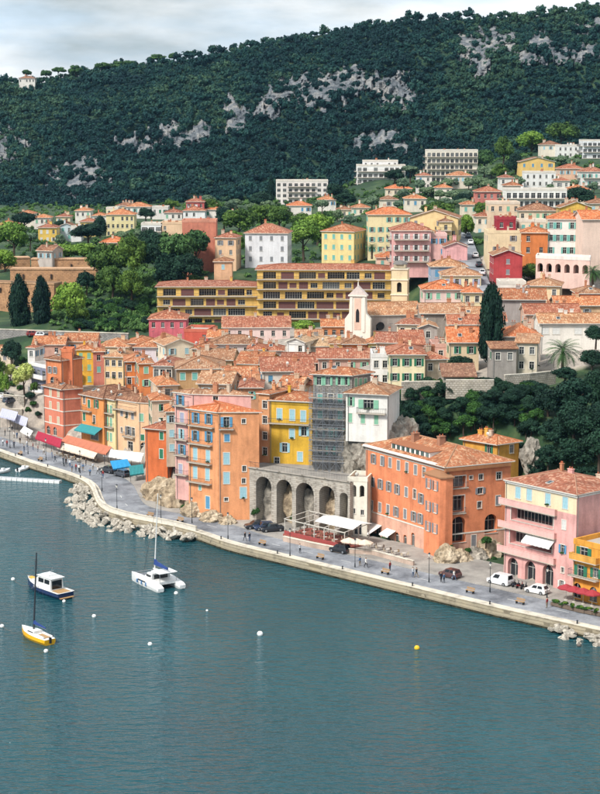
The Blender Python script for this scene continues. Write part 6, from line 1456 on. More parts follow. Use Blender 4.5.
for k_, (x0, x1) in enumerate([(60, 118), (137, 195), (210, 277), (297, 355), (374, 406)]):
    s_, _ = fpix(va, vb, *c2((x0 + x1) / 2, 560)); p = va + vd * s_ + vin * 4.4; q = proj((p.x, p.y, 4.5)); outcrop(q[0], q[1], p.y, 5.6, 4.2, 11, 30 + k_, CLB if k_ % 2 else CLF)
    tree(q[0] + (-1) ** k_ * 3, q[1] + [12, 10, -14, 6, 8][k_], 6, 6, 'ivy', 'ivy clump growing inside the viaduct arches', p.y - 2.4, 'ivy clumps inside the viaduct arches', cat='shrub', name='shrub', base=1.5)
# low white sea wall along the bend, terrace wall in front of the orange building
def lowwall(pts_, h, th, mat, name, label, cat='wall', capm=None):
    c = pts_[0]; r = thing(name, label, cat, c); q = MB(); q2 = MB(); ns = inland_normals(pts_, 1)
    for i in range(len(pts_) - 1):
        a, b, na, nb_ = pts_[i] - c, pts_[i + 1] - c, ns[i], ns[i + 1]; A4 = [a, b, b + nb_ * th, a + na * th]
        q.loft([[(p.x, p.y, z) for p in A4] for z in (-2.5, h)]); C4 = [a - na * .06, b - nb_ * .06, b + nb_ * (th + .06), a + na * (th + .06)]; q2.loft([[(p.x, p.y, z) for p in C4] for z in (h + .002, h + .12)])
    q.obj('wall', [mat], r); q2.obj('coping', [capm or COPE], r); return r
ii = [i for i in range(len(QE)) if 86 <= proj(QE[i])[0] <= 199]; lowwall([QE[i] + QN[i] * .3 + Vector((0, 0, .1)) for i in ii][::2], .8, .35, wall('e4dccd'), 'sea_wall', 'low white sea wall following the bend above the boulders')
lowwall([G(x, y, 1.55) for x, y in [(283, 541), (310, 547), (340, 553), (372, 555), (413, 566)]], 0.8, .4, wall('cdb4a2'), 'terrace_wall', 'low pinkish wall bounding the restaurant terraces under the orange building')
# ------------------------------------------------------------------ restaurant pergola by the viaduct
WP = flat('white_paint', 'd8d2c6', .6, k=.85); DK = flat('deck_red', 'a05a4c', .8, k=.8)
pa, pb, pc = G(281, 536, 1.6), G(343, 551, 1.6), G(353, 540, 1.6); pu = (pb - pa); pl_ = pu.length; pu.normalize(); pin = Vector((-pu.y, pu.x, 0)); pw = 7.0
pr_ = thing('restaurant_pergola', 'white framed restaurant pergola with a pale canvas roof before the viaduct', 'pergola', pa); M = Matrix.Rotation(math.atan2(pu.y, pu.x), 4, 'Z')
q = MB(); q.box(0, pl_, .5, pw + .4, 0, .35, 0, M); q.obj('deck', [DK], pr_)
for k_ in range(7):
    for yy in (.7, pw):
        q = MB(); x = .3 + (pl_ - .6) * k_ / 6; q.box(x - .06, x + .06, yy - .06, yy + .06, .35, 3.2 if yy < 1 else 3.7, 0, M); q.obj('post', [WP], pr_)
    q = MB(); q.bar(M @ Vector((x, .5, 3.2)), M @ Vector((x, pw + .2, 3.72)), .07); q.obj('rafter', [WP], pr_)
for yy, z in ((.7, 3.15), (pw, 3.65)):
    q = MB(); q.box(.1, pl_ - .1, yy - .05, yy + .05, z - .1, z + .05, 0, M); q.obj('beam', [WP], pr_)
q = MB(); q.loft([[M @ Vector(p) for p in ((pl_ * .42, pw * .3, z + 3.5), (pl_ + .3, pw * .3, z + 3.5), (pl_ + .3, pw * .62, z + 4.2), (pl_ * .42, pw * .62, z + 4.2))] for z in (0, .05)]); q.obj('canvas_roof', [CLOTHW], pr_)
q = MB(); q.loft([[M @ Vector(p) for p in ((pl_ * .42, pw * .62, z + 4.2), (pl_ + .3, pw * .62, z + 4.2), (pl_ + .3, pw + .3, z + 3.75), (pl_ * .42, pw + .3, z + 3.75))] for z in (0, .05)]); q.obj('canvas_roof', [CLOTHW], pr_)
q = MB(); q.box(.2, pl_ - .2, .62, .68, .35, 1.0, 0, M); q.obj('front_panel', [flat('red_panel', '9a4440', .7)], pr_)
# cafe tables and chairs
def table_mesh():
    q = MB(); q.bar((0, 0, .70), (0, 0, .74), .38, 0, 10); q.bar((0, 0, 0), (0, 0, .70), .035, 1, 6); q.bar((0, 0, 0), (0, 0, .04), .22, 1, 8); return q.mesh('cafe_table', [WP, STEEL])
def chair_mesh(c):
    q = MB(); q.box(-.2, .2, -.2, .2, .43, .47); q.box(-.2, .2, .17, .2, .47, .88)
    for x in (-.18, .18):
        for y in (-.18, .18): q.bar((x, y, 0), (x, y, .43), .018, 1, 4)
    return q.mesh('cafe_chair', [flat('chair_' + c, c, .6), STEEL])
TBM = table_mesh(); CHM = [chair_mesh('8c7458'), chair_mesh('5a4638'), chair_mesh('b8a890')]
def cafe(p, z, lab, grp, n_=2):
    tag(link('cafe_table', TBM, None, (p.x, p.y, z)), 'small round table ' + lab, 'table', 'tables ' + grp)
    for k_ in range(n_):
        a = random.random() + k_ * 6.28 / n_; tag(link('cafe_chair', random.choice(CHM), None, (p.x + math.cos(a) * .62, p.y + math.sin(a) * .62, z), a - math.pi / 2), 'slim chair ' + lab, 'chair', 'chairs ' + grp)
for k_ in range(6):
    for yy in (2.2, 4.8): p = pa + M @ Vector((1.2 + k_ * (pl_ - 2.4) / 5, yy, 0)); cafe(p, 1.95, 'under the white framed pergola', 'under the pergola', 2)
for x, y in [(64, 452), (69, 454), (74, 455.5), (79, 457), (84, 459), (90, 461), (95, 462), (60, 456), (66, 458), (72, 460), (78, 462)]: cafe(G(x, y, 1.6), 1.6, 'in front of the long cream awning', 'before the cream awning', 3)
for x, y in [(372, 551), (380, 553), (388, 556), (396, 558), (404, 560)]: cafe(G(x, y - 3, 1.6), 1.6, 'on the terrace below the orange building', 'below the orange building', 2)
# parasols
def parasol(px, py, z, r, mat, lab, grp=None):
    p = G(px, py, z); t_ = thing('parasol', lab, 'parasol', p, 0, grp); q = MB(); q.bar((0, 0, 0), (0, 0, 2.5), .03, 0, 6); q.bar((0, 0, 0), (0, 0, .08), .3, 0, 8); q.obj('pole', [WP], t_)
    q = MB(); n_ = 8
    for k_ in range(n_):
        a0, a1 = 2 * math.pi * k_ / n_, 2 * math.pi * (k_ + 1) / n_; e0 = Vector((r * math.cos(a0), r * math.sin(a0), 2.05)); e1 = Vector((r * math.cos(a1), r * math.sin(a1), 2.05)); q.face([e0, e1, (0, 0, 2.65)]); q.face([e0, e0 - Vector((0, 0, .18)), e1 - Vector((0, 0, .18)), e1])
    q.obj('canopy', [mat], t_)
for x, y in [(349, 556), (357, 557), (365, 558)]: parasol(x, y - 4, 1.6, 1.5, CLOTHC, 'cream parasol on the terrace between pergola and orange building', 'cream parasols by the pergola')
PRED = flat('parasol_red', '9c3038', .8)
for x, y in [(566, 600), (574, 602), (583, 604), (592, 606)]: parasol(x, y, 1.6, 1.4, PRED, 'dark red parasol on the terrace of the amber building', 'red parasols before the amber building')
for k_, (x, y) in enumerate([(556, 606), (564, 608), (572, 610), (580, 612), (588, 613.5), (596, 615)]):
    p = G(x, y, 1.6); t_ = thing('planter', 'planter box with low green shrubs along the terrace edge', 'planter', p, -.72, 'planters along the terrace edge'); q = MB(); q.box(-.85, .85, -.25, .25, 0, .5); q.obj('box', [flat('planter_box', '6a5a4c', .8)], t_)
    link('plants', crown_mesh('ivy', k_ % 3), t_, (0, 0, .7), k_, (.95, .4, .45)); link('foliage', crown_mesh('light', k_ % 3), t_, (.2, 0, .85), k_, (.5, .3, .3))
# ------------------------------------------------------------------ canopies of the left restaurants
def canopy(back, front, zb, zf, mat, label, name='terrace_awning', posts=4):
    B0, B1 = G(*back[0], zb), G(*back[1], zb); F0, F1 = G(*front[0], zf), G(*front[1], zf); c = (F0 + F1) / 2; c.z = 1.6; t_ = thing(name, label, 'awning', c)
    q = MB(); n_ = 8
    for k_ in range(n_):
        a, b = k_ / n_, (k_ + 1) / n_; sg = Vector((0, 0, -.05 * (k_ % 2))); pts_ = [F0.lerp(F1, a) + sg, F0.lerp(F1, b) - sg, B0.lerp(B1, b), B0.lerp(B1, a)]
        q.face(pts_); q.face([p - Vector((0, 0, .06)) for p in pts_][::-1]); q.face([pts_[0] - Vector((0, 0, .3)), pts_[1] - Vector((0, 0, .3)), pts_[1], pts_[0]])
    q.obj('cloth', [mat], t_, c)
    for k_ in range(posts):
        for (e0, e1) in ((F0, F1), (B0, B1)):
            p = e0.lerp(e1, (k_ + .1) / (posts - .8)); q = MB(); q.bar((p.x, p.y, 1.6), (p.x, p.y, p.z - .05), .05, 0, 5); q.obj('post', [STEEL], t_, c)
canopy([(38, 431), (62, 439)], [(35, 438), (60, 447)], 5.0, 3.4, CLOTHR, 'wide crimson awning in front of the brick pink corner house')
canopy([(60, 442), (98, 452)], [(57, 447.5), (94, 458)], 4.0, 3.0, CLOTHC, 'long cream awning over the restaurant terrace')
canopy([(67, 435), (112, 447)], [(60, 441), (106, 454)], 4.9, 4.15, CLOTHTC, 'long flat terracotta terrace roof behind the cream awning', 'terrace_roof')
canopy([(107, 449), (144, 453)], [(103, 455), (141, 461)], 4.6, 3.6, CLOTHW, 'pale white awning between the terracotta roof and the narrow burnt orange house')
canopy([(110, 461), (127, 459)], [(113, 469), (131, 466)], 4.4, 3.2, CLOTHB, 'bright blue awning on the quay', posts=3)
canopy([(129, 466), (143, 464)], [(130, 475), (144, 473)], 4.2, 3.1, CLOTHT, 'teal awning beside the bright blue one', posts=3)
canopy([(24, 426), (33, 431)], [(20, 431), (30, 436)], 4.0, 3.2, CLOTHW, 'small white awning at the foot of the public square', posts=2)
# ------------------------------------------------------------------ lamp posts
LG = flat('lamp_glass', 'e8e4d8', .3); LI = flat('lamp_iron', '2e3438', .5, .4)
def lampm():
    q = MB(); q.bar((0, 0, 0), (0, 0, .7), .13, 0, 8, .09); q.bar((0, 0, .7), (0, 0, 4.3), .06, 0, 6, .045); q.box(-.3, .3, -.03, .03, 3.9, 3.95); return q.mesh('post', [LI])
def lanm():
    q = MB(); q.loft([[(r_ * math.cos(a), r_ * math.sin(a), z) for a in [1.047 * k_ for k_ in range(6)]] for r_, z in ((.1, 4.3), (.2, 4.75))], 0); q.loft([[(r_ * math.cos(a), r_ * math.sin(a), z) for a in [1.047 * k_ for k_ in range(6)]] for r_, z in ((.25, 4.752), (.05, 5.0))], 1); return q.mesh('lantern', [LG, LI])
LPM, LNM = lampm(), lanm()
for x, y in [(10, 448), (28, 454), (46, 460), (64, 466), (80, 473), (102, 491), (117, 509), (161, 520), (192, 523), (228, 539), (290, 556), (355, 567), (429, 582), (490, 592), (547, 598)]:
    t_ = thing('street_lamp', 'black iron street lamp with a single lantern on the quay', 'street lamp', G(x, y, 1.6), 0, 'street lamps along the quay'); link('post', LPM, t_); link('lantern', LNM, t_)
# ------------------------------------------------------------------ vehicles
TYRE = flat('tyre', '1c1c1e', .9); RIM = flat('rim', 'b8bcc0', .3, .8); CARGL = flat('car_glass', '14181c', .08); LAMP = flat('headlight', 'e8e8e8', .15); TAIL = flat('tail_light', '8c1414', .3)
CM = {}
def car_parts(kind, col):
    key = (kind, col)
    if key in CM: return CM[key]
    m = bpy.data.materials.new('car_paint_' + col); m.use_nodes = True; b = m.node_tree.nodes['Principled BSDF']; b.inputs['Base Color'].default_value = (*lin(col, .85), 1); b.inputs['Roughness'].default_value = .3; b.inputs['Coat Weight'].default_value = .6
    Lh, Wh, Hb, Hr = dict(hatch=(1.95, .86, .92, 1.48), van=(2.2, .92, 1.05, 1.85), saloon=(2.2, .88, .92, 1.44))[kind]
    def ring(x, w, z0, z1): return [(x, -w, z0), (x, -w * 1.0, z0 + (z1 - z0) * .55), (x, -w * .93, z1), (x, w * .93, z1), (x, w, z0 + (z1 - z0) * .55), (x, w, z0)]
    q = MB(); q.loft([ring(-Lh, Wh * .86, .35, Hb * .86), ring(-Lh + .12, Wh * .97, .24, Hb), ring(-Lh * .4, Wh, .2, Hb), ring(Lh * .35, Wh, .2, Hb), ring(Lh * .8, Wh * .96, .22, Hb * .88), ring(Lh - .08, Wh * .9, .26, Hb * .76), ring(Lh, Wh * .8, .34, Hb * .62)]); body = q.mesh('body', [m])
    x0, x1, x2, x3 = dict(hatch=(-Lh + .1, -Lh + .45, Lh * .22, Lh * .52), van=(-Lh + .05, -Lh + .15, Lh * .30, Lh * .66), saloon=(-Lh * .72, -Lh * .38, Lh * .16, Lh * .48))[kind]
    def cr(x, w, z): return [(x, -w, z), (x, w, z)]
    wb, wt = Wh * .92, Wh * .74
    cab = MB(); lo_ = [(x0, -wb, Hb - .02), (x3, -wb, Hb - .02), (x3, wb, Hb - .02), (x0, wb, Hb - .02)]; hi_ = [(x1, -wt, Hr), (x2, -wt, Hr), (x2, wt, Hr), (x1, wt, Hr)]; cab.loft([lo_, hi_]); cabin = cab.mesh('cabin', [m])
    gl = []
    def panel(i, j, u0, u1, v0, v1):
        a, b_, c, d = map(Vector, (lo_[i], lo_[j], hi_[j], hi_[i])); f = lambda u, v: (a.lerp(b_, u)).lerp(d.lerp(c, u), v); nn = (b_ - a).cross(d - a).normalized() * .012; q = MB(); q.face([f(u0, v0) + nn, f(u1, v0) + nn, f(u1, v1) + nn, f(u0, v1) + nn]); q.face([f(u0, v0) - nn, f(u0, v1) - nn, f(u1, v1) - nn, f(u1, v0) - nn]); return q
    g_ = [('windscreen', panel(1, 2, .07, .93, .08, .92)), ('rear_window', panel(3, 0, .1, .9, .15, .9))]
    for i, j in ((0, 1), (2, 3)):
        for u0, u1 in ((.12, .46), (.52, .86)):
            if kind == 'van' and (u0 < .5) == (i == 0): continue
            g_.append(('side_window', panel(i, j, u0, u1, .12, .88)))
    gl = [(nme, qq.mesh(nme, [CARGL])) for nme, qq in g_]
    wq = MB(); wq.bar((0, -.1, 0), (0, .1, 0), .31, 0, 14); wh_ = wq.mesh('wheel', [TYRE]); rq = MB(); rq.bar((0, -.11, 0), (0, .11, 0), .19, 0, 10); rm = rq.mesh('rim', [RIM])
    hq = MB(); hq.box(-.04, .04, -.17, .17, -.07, .07); hl = hq.mesh('headlight', [LAMP]); tq = MB(); tq.box(-.04, .04, -.1, .1, -.12, .12); tl = tq.mesh('tail_light', [TAIL])
    CM[key] = (body, cabin, gl, wh_, rm, hl, tl, Lh, Wh, Hb); return CM[key]
def car(p, rz, kind, col, label, grp=None):
    body, cabin, gl, wh_, rm, hl, tl, Lh, Wh, Hb = car_parts(kind, col); t_ = thing('parked_car' if kind != 'van' else 'parked_van', label, 'car' if kind != 'van' else 'van', p, rz, grp)
    link('body', body, t_); c = link('cabin', cabin, t_)
    for nme, me_ in gl: link(nme, me_, t_)
    for sx in (-.62, .64):
        for sy in (-1, 1): w = link('wheel', wh_, t_, (sx * Lh, sy * (Wh - .06), .31)); link('rim', rm, w)
    for sy in (-1, 1): link('headlight', hl, t_, (Lh - .07, sy * Wh * .62, Hb * .66)); link('tail_light', tl, t_, (-Lh + .04, sy * Wh * .74, Hb * .72))
qa = math.atan2(-.76, .65)
def quay_dir(p): i = min(range(len(QE)), key=lambda j: (QE[j] - p).length); d = QE[min(i + 3, len(QE) - 1)] - QE[max(i - 3, 0)]; return math.atan2(d.y, d.x)
for x, y, kd, col, lab, dr in [(500, 584, 'van', 'e8e8e8', 'white delivery van parked before the pink building arches', .0), (537, 593, 'hatch', 'eceae6', 'white hatchback parked between the scooters and the quay', .05), (256, 528, 'saloon', '20242c', 'black saloon parked under the viaduct left end', 1.2), (264, 529.5, 'hatch', '2c3a56', 'dark blue hatchback parked between two cars at the viaduct', 1.2), (272, 531, 'saloon', '1c2028', 'black estate car parked right beside the pergola', 1.2), (340, 552, 'hatch', '1a1c20', 'dark small car parked at the end of the pergola', .1), (108, 472, 'saloon', '2a2e34', 'dark car standing beside the bright blue awning', .3), (450, 577, 'hatch', '5a3a38', 'maroon hatchback parked against the rocks by the orange building', 0), (122, 476, 'hatch', '3c4048', 'grey car under the bright blue awning edge', .3)]:
    p = G(x, y, 1.55 if y > 540 else 1.62); car(p, quay_dir(p) + math.pi + dr, kd, col, lab)
for k_, (x, y, col, cn) in enumerate([(42, 338, 'e6e6e6', 'white'), (50, 340, '2a2c30', 'black'), (60, 341, 'c8ccd0', 'silver'), (33, 337, '8c2420', 'red')]):
    p = onground(x, y, 400); car(p, .1 * k_, 'hatch', col, cn + ' car parked along the grey retaining wall')
for x, y, col, cn in [(6, 398, 'dcdcdc', 'pale'), (10, 404, '3a4450', 'slate blue')]: p = onground(x, y, 380); car(p, .9, 'hatch', col, cn + ' car waiting on the sloping public square')
def street_pt(t_):
    i = min(int(t_ * (len(rp_) - 1)), len(rp_) - 2); return rp_[i].lerp(rp_[i + 1], t_ * (len(rp_) - 1) - i)
for k_, (t_, sd_, col, cn) in enumerate([(.30, 2.0, 'e4e4e4', 'white'), (.42, 2.0, '30343c', 'dark grey'), (.55, 2.0, 'd8d8dc', 'silver'), (.66, -1.8, '8a2c2c', 'red'), (.76, 2.0, 'ececec', 'off white'), (.88, 2.0, '4a5868', 'blue grey')]):
    p = street_pt(t_); q = street_pt(min(1, t_ + .05)); d = q - p; c_ = p + Vector((d.y, -d.x, 0)).normalized() * sd_; car((c_.x, c_.y, p.z + .05), math.atan2(d.y, d.x), 'hatch', col, cn + ' car parked on the climbing street')
# scooters
def scooter(p, rz, col, lab):
    t_ = thing('scooter', lab, 'scooter', p, rz, 'scooters parked before the pink building'); m = flat('scooter_' + col, col, .35); q = MB()
    q.loft([[(x, -w, z0), (x, w, z0), (x, w * .7, z1), (x, -w * .7, z1)] for x, w, z0, z1 in ((-.75, .1, .5, .7), (-.4, .17, .35, .75), (0, .15, .28, .4), (.35, .14, .3, .42), (.55, .1, .4, 1.0))]); q.obj('body', [m], t_)
    q = MB(); q.loft([[(x, -w, z), (x, w, z), (x, w, z + .1), (x, -w, z + .1)] for x, w, z in ((-.8, .1, .74), (-.4, .16, .76), (-.05, .1, .74))]); q.obj('seat', [TYRE], t_)
    for x in (-.62, .62): q = MB(); q.bar((x, -.06, .26), (x, .06, .26), .26, 0, 12); q.obj('wheel', [TYRE], t_)
    q = MB(); q.bar((.5, 0, .9), (.45, 0, 1.1), .03); q.bar((.45, -.33, 1.1), (.45, .33, 1.1), .025); q.obj('handlebar', [STEEL], t_)
for k_, (x, y) in enumerate([(512, 586), (516, 587), (520, 588), (524, 589)]): scooter(G(x, y, 1.55), qa + 1.3 + .1 * k_, ['22262c', '3a3f48', '7a2420', '1c1e22'][k_], ['black scooter next to the white van', 'grey scooter second from the white van', 'dark red scooter in the parked row', 'black scooter next to the white hatchback'][k_])

# ------------------------------------------------------------------ boats
def hull(secs, mt, md, tumble=.92):
    """secs: x, half beam, keel z, sheer z. material 0 below the rubbing strake, 1 deck"""
    q = MB(); R = []
    for x, b, kz, sz in secs: R.append([(x, b * .96, sz), (x, b, sz * .45), (x, b * .72, kz * .55), (x, 0, kz), (x, -b * .72, kz * .55), (x, -b, sz * .45), (x, -b * .96, sz)])
    q.loft(R, 0, True, True, lambda i, k: 1 if k == 6 else 0); return q
BW = flat('boat_gelcoat', 'f0efec', .25, k=.9); BY = flat('boat_yellow', 'f0b41c', .3, k=.9); NAVY = flat('boat_navy', '1a2c52', .25); SAILC = flat('sail_cover', '1c3a78', .8); MAST = flat('mast_alloy', '9a9ea2', .4, .6); BGL = flat('boat_glass', '14181c', .1); TEAK = flat('boat_teak', 'a88458', .7); ORG = flat('fender_orange', 'e2701c', .6)
def boat(name, label, bow, stern, zs=0):
    c = (bow + stern) / 2; d = bow - stern; return thing(name, label, 'boat', (c.x, c.y, 0), math.atan2(d.y, d.x)), d.length
# yellow sloop
r, Lb = boat('sailing_boat', 'small yellow hulled sailing boat with white deck and bare mast', G(23, 633, 0), G(50, 645, 0)); h_ = Lb / 2
hull([(-h_, .95, -.1, .85), (-h_ * .5, 1.25, -.35, .88), (0, 1.35, -.4, .95), (h_ * .45, 1.1, -.35, 1.05), (h_ * .8, .55, -.2, 1.15), (h_ * 1.05, .05, .2, 1.25)], 0, 1).obj('hull', [BY, BW], r, smooth=False)
q = MB(); q.loft([[(x, -w, .9), (x, w, .9), (x, w * .8, z), (x, -w * .8, z)] for x, w, z in ((-h_ * .15, .85, 1.42), (h_ * .2, .8, 1.4), (h_ * .5, .5, 1.2))]); cb = q.obj('cabin', [BW], r)
for sy in (-1, 1): q = MB(); q.box(-h_ * .1, h_ * .3, sy * .77 - .02, sy * .77 + .02, 1.08, 1.25); q.obj('window', [BGL], cb)
q = MB(); q.box(-h_ * .8, -h_ * .22, -.55, .55, .88, .93); q.obj('cockpit', [TEAK], r); q = MB()
for sy in (-1, 1): q.box(-h_ * .85, -h_ * .2, sy * .7 - .1, sy * .7 + .1, .88, 1.15)
q.obj('coaming', [BW], r)
mx_, mh, rake = h_ * .18, 12.0, -1.35
q = MB(); q.bar((mx_, 0, 1.35), (mx_ + rake, 0, 1.35 + mh), .15, 0, 8, .10); mo = q.obj('mast', [flat('mast_dark', '34383e', .5)], r); q = MB(); q.bar((mx_, 0, 2.2), (-h_ * .72, 0, 2.15), .06, 0, 6); q.obj('boom', [MAST], r)
q = MB(); q.loft([[(x, -w, 2.24), (x, 0, 2.2), (x, w, 2.24), (x, w * .6, z), (x, -w * .6, z)] for x, w, z in ((mx_ - .1, .16, 2.85), (0, .18, 2.6), (-h_ * .7, .1, 2.35))]); q.obj('sail_cover', [SAILC], r)
q = MB(); top = (mx_ + rake * .97, 0, 1.35 + mh * .97)
for p in ((h_ * 1.03, 0, 1.25), (-h_, 0, .85), (mx_ - .1, 1.2, .95), (mx_ - .1, -1.2, .95)): q.bar(p, top, .014, 0, 3)
q.obj('rigging', [STEEL], r)
q = MB(); q.bar((mx_ + rake * .55, -.7, 1.35 + mh * .55), (mx_ + rake * .55, .7, 1.35 + mh * .55), .025, 0, 4); q.obj('spreader', [MAST], mo)
q = MB()
for x in np.linspace(-h_ * .95, h_ * .95, 7):
    for sy in (-1, 1): w = interp(x, [-h_, 0, h_], [.9, 1.25, .25]); q.bar((x, sy * w, .95), (x, sy * w, 1.55), .015, 0, 3)
q.obj('stanchion', [MAST], r)
q = MB(); q.box(-h_ - .25, -h_ + .05, -.15, .15, .3, 1.15); q.obj('outboard_motor', [TYRE], r)
for x in (-h_ * .6, -h_ * .2): q = MB(); q.bar((x, -1.32, .25), (x, -1.32, .8), .12, 0, 8); q.obj('fender', [ORG], r)
# navy motor cruiser
r, Lb = boat('motor_cruiser', 'navy hulled motor cruiser with white wheelhouse and amber bow rail', G(29, 586, 0), G(66, 599, 0)); h_ = Lb / 2; print('cruiser', Lb)
hull([(-h_, 1.5, -.2, 1.05), (-h_ * .4, 1.65, -.4, 1.05), (h_ * .2, 1.6, -.4, 1.2), (h_ * .6, 1.2, -.3, 1.45), (h_ * .9, .5, -.1, 1.65), (h_ * 1.05, .05, .4, 1.75)], 0, 1).obj('hull', [NAVY, BW], r)
q = MB(); q.loft([[(x, -w, 1.0), (x, w, 1.0), (x, w * .88, z), (x, -w * .88, z)] for x, w, z in ((-h_ * .52, 1.3, 2.85), (-h_ * .1, 1.35, 2.95), (h_ * .18, 1.28, 2.9), (h_ * .34, 1.15, 2.0), (h_ * .68, .7, 1.75))]); wh2 = q.obj('wheelhouse', [BW], r)
for sy in (-1, 1):
    for x0, x1 in ((-.46, -.2), (-.16, .12)): q = MB(); q.loft([[(x, sy * (1.33 - (z - 1) * .08) + s_ * .02, z) for x, z in ((h_ * x0, 2.0), (h_ * x1, 2.0), (h_ * x1, 2.7), (h_ * x0, 2.7))] for s_ in (-1, 1)]); q.obj('window', [BGL], wh2)
q = MB(); q.box(-h_ * .535, -h_ * .525, -.95, .95, 1.2, 2.6); q.obj('aft_door', [BGL], wh2)
q = MB(); q.loft([[Vector((x, y, z)) for y in (-.95, .95)] + [Vector((x + .02, y, z + .02)) for y in (.95, -.95)] for x, z in ((h_ * .20, 2.85), (h_ * .335, 2.08))]); q.obj('windscreen', [BGL], wh2)
q = MB(); q.box(-h_ * .6, h_ * .2, -1.3, 1.3, 2.96, 3.06); q.box(-h_ * .3, h_ * .05, -.8, .8, 3.062, 3.35); q.obj('roof', [BW], r)
q = MB(); q.bar((-h_ * .2, 0, 3.3), (-h_ * .3, 0, 4.6), .04, 0, 5); q.bar((-h_ * .24, -.5, 3.9), (-h_ * .24, .5, 3.9), .03, 0, 4); q.obj('aerial_mast', [MAST], r)
q = MB()
for k_ in range(9):
    for sy in (-1, 1): x = h_ * (.3 + k_ * .085); w = interp(x, [h_ * .2, h_ * .6, h_ * 1.02], [1.5, 1.1, .1]); q.bar((x, sy * w, 1.2), (x, sy * w, 2.1), .02, 0, 3)
q.obj('bow_rail', [MAST], r)
q = MB(); q.box(h_ * .62, h_ * .92, -.35, .35, 1.55, 1.8); q.obj('liferaft', [BY], r)
q = MB(); q.box(-h_ - .5, -h_, -1.3, 1.3, .25, .33); q.obj('swim_platform', [TEAK], r); q = MB(); q.box(-h_ * .95, -h_ * .55, -1.2, 1.2, 1.06, 1.09); q.obj('cockpit', [TEAK], r)
q = MB()
for sy in (-1, 1): q.box(-h_, h_ * .3, sy * 1.6 - .03, sy * 1.6 + .03, 1.05, 1.14)
q.obj('rubbing_strake', [BW], r)
# catamaran
r, Lb = boat('catamaran', 'white sailing catamaran with navy sail cover and tall bare mast', G(143, 578, 0), G(172, 591, 0)); h_ = Lb / 2; print('cat', Lb)
for sy in (-1, 1):
    q = hull([(-h_, .55, .1, .7), (-h_ * .85, .62, -.3, .95), (-h_ * .2, .66, -.4, 1.35), (h_ * .5, .55, -.35, 1.4), (h_ * .9, .25, -.2, 1.45), (h_ * 1.03, .04, .1, 1.45)], 0, 1); q.v = [(x, y + sy * 2.05, z) for x, y, z in q.v]; o = q.obj('hull', [BW, BW], r)
    for k_ in range(3): q = MB(); x = -h_ * .2 + k_ * h_ * .3; q.bar((x, sy * 2.74, .35), (x, sy * 2.74, .95), .13, 0, 8); q.obj('fender', [flat('fender_blue', '4a7aa8', .6)], o)
    q = MB(); q.box(-h_ * .15, h_ * .35, sy * 2.70 - .02, sy * 2.70 + .02, .85, 1.05); q.obj('window', [BGL], o)
q = MB(); q.box(-h_ * .7, h_ * .3, -1.6, 1.6, .85, 1.3); q.obj('bridge_deck', [BW], r)
q = MB(); q.loft([[(x, -w, 1.28), (x, w, 1.28), (x, w * .85, z), (x, -w * .85, z)] for x, w, z in ((-h_ * .25, 1.9, 2.25), (h_ * .1, 1.8, 2.25), (h_ * .38, 1.3, 1.5))]); co = q.obj('saloon', [BW], r)
for sy in (-1, 1): q = MB(); q.box(-h_ * .2, h_ * .12, sy * 1.74 - .03, sy * 1.74 + .03, 1.6, 2.0); q.obj('window', [BGL], co)
q = MB(); q.box(-h_ * .258, -h_ * .25, -1.3, 1.3, 1.35, 2.1); q.obj('saloon_door', [BGL], co)
q = MB(); q.box(-h_ * .78, -h_ * .2, -1.7, 1.7, 2.75, 2.85); q.obj('bimini', [BW], r)
q = MB()
for x in (-h_ * .74, -h_ * .26):
    for sy in (-1, 1): q.bar((x, sy * 1.55, 1.3), (x, sy * 1.55, 2.75), .04, 0, 5)
q.obj('bimini_post', [MAST], r)
mx_, mh, rake = h_ * .18, 13.6, -1.5
q = MB(); q.bar((mx_, 0, 2.0), (mx_ + rake, 0, 2.0 + mh), .11, 0, 8, .07); mo = q.obj('mast', [BW], r)
q = MB(); q.bar((mx_, 0, 3.2), (-h_ * .75, 0, 3.3), .08, 0, 6); q.obj('boom', [MAST], r)
q = MB(); q.loft([[(x, -w, 3.3), (x, 0, 3.2), (x, w, 3.3), (x, w * .6, z), (x, -w * .6, z)] for x, w, z in ((mx_ - .15, .22, 4.3), (0, .26, 3.9), (-h_ * .72, .16, 3.6))]); q.obj('sail_cover', [SAILC], r)
q = MB(); top = (mx_ + rake * .95, 0, 2 + mh * .95)
for p in ((h_ * .95, 0, 1.2), (mx_ - .6, 2.6, 1.35), (mx_ - .6, -2.6, 1.35)): q.bar(p, top, .016, 0, 3)
q.obj('rigging', [STEEL], r); q = MB(); q.bar((h_ * .95, -2.05, 1.3), (h_ * .95, 2.05, 1.3), .08, 0, 6); q.obj('crossbeam', [MAST], r)
tr = flat('trampoline_net', '6a6e74', .9); q = MB(); q.box(h_ * .32, h_ * .93, -1.5, 1.5, 1.05, 1.08); q.obj('trampoline', [tr], r)
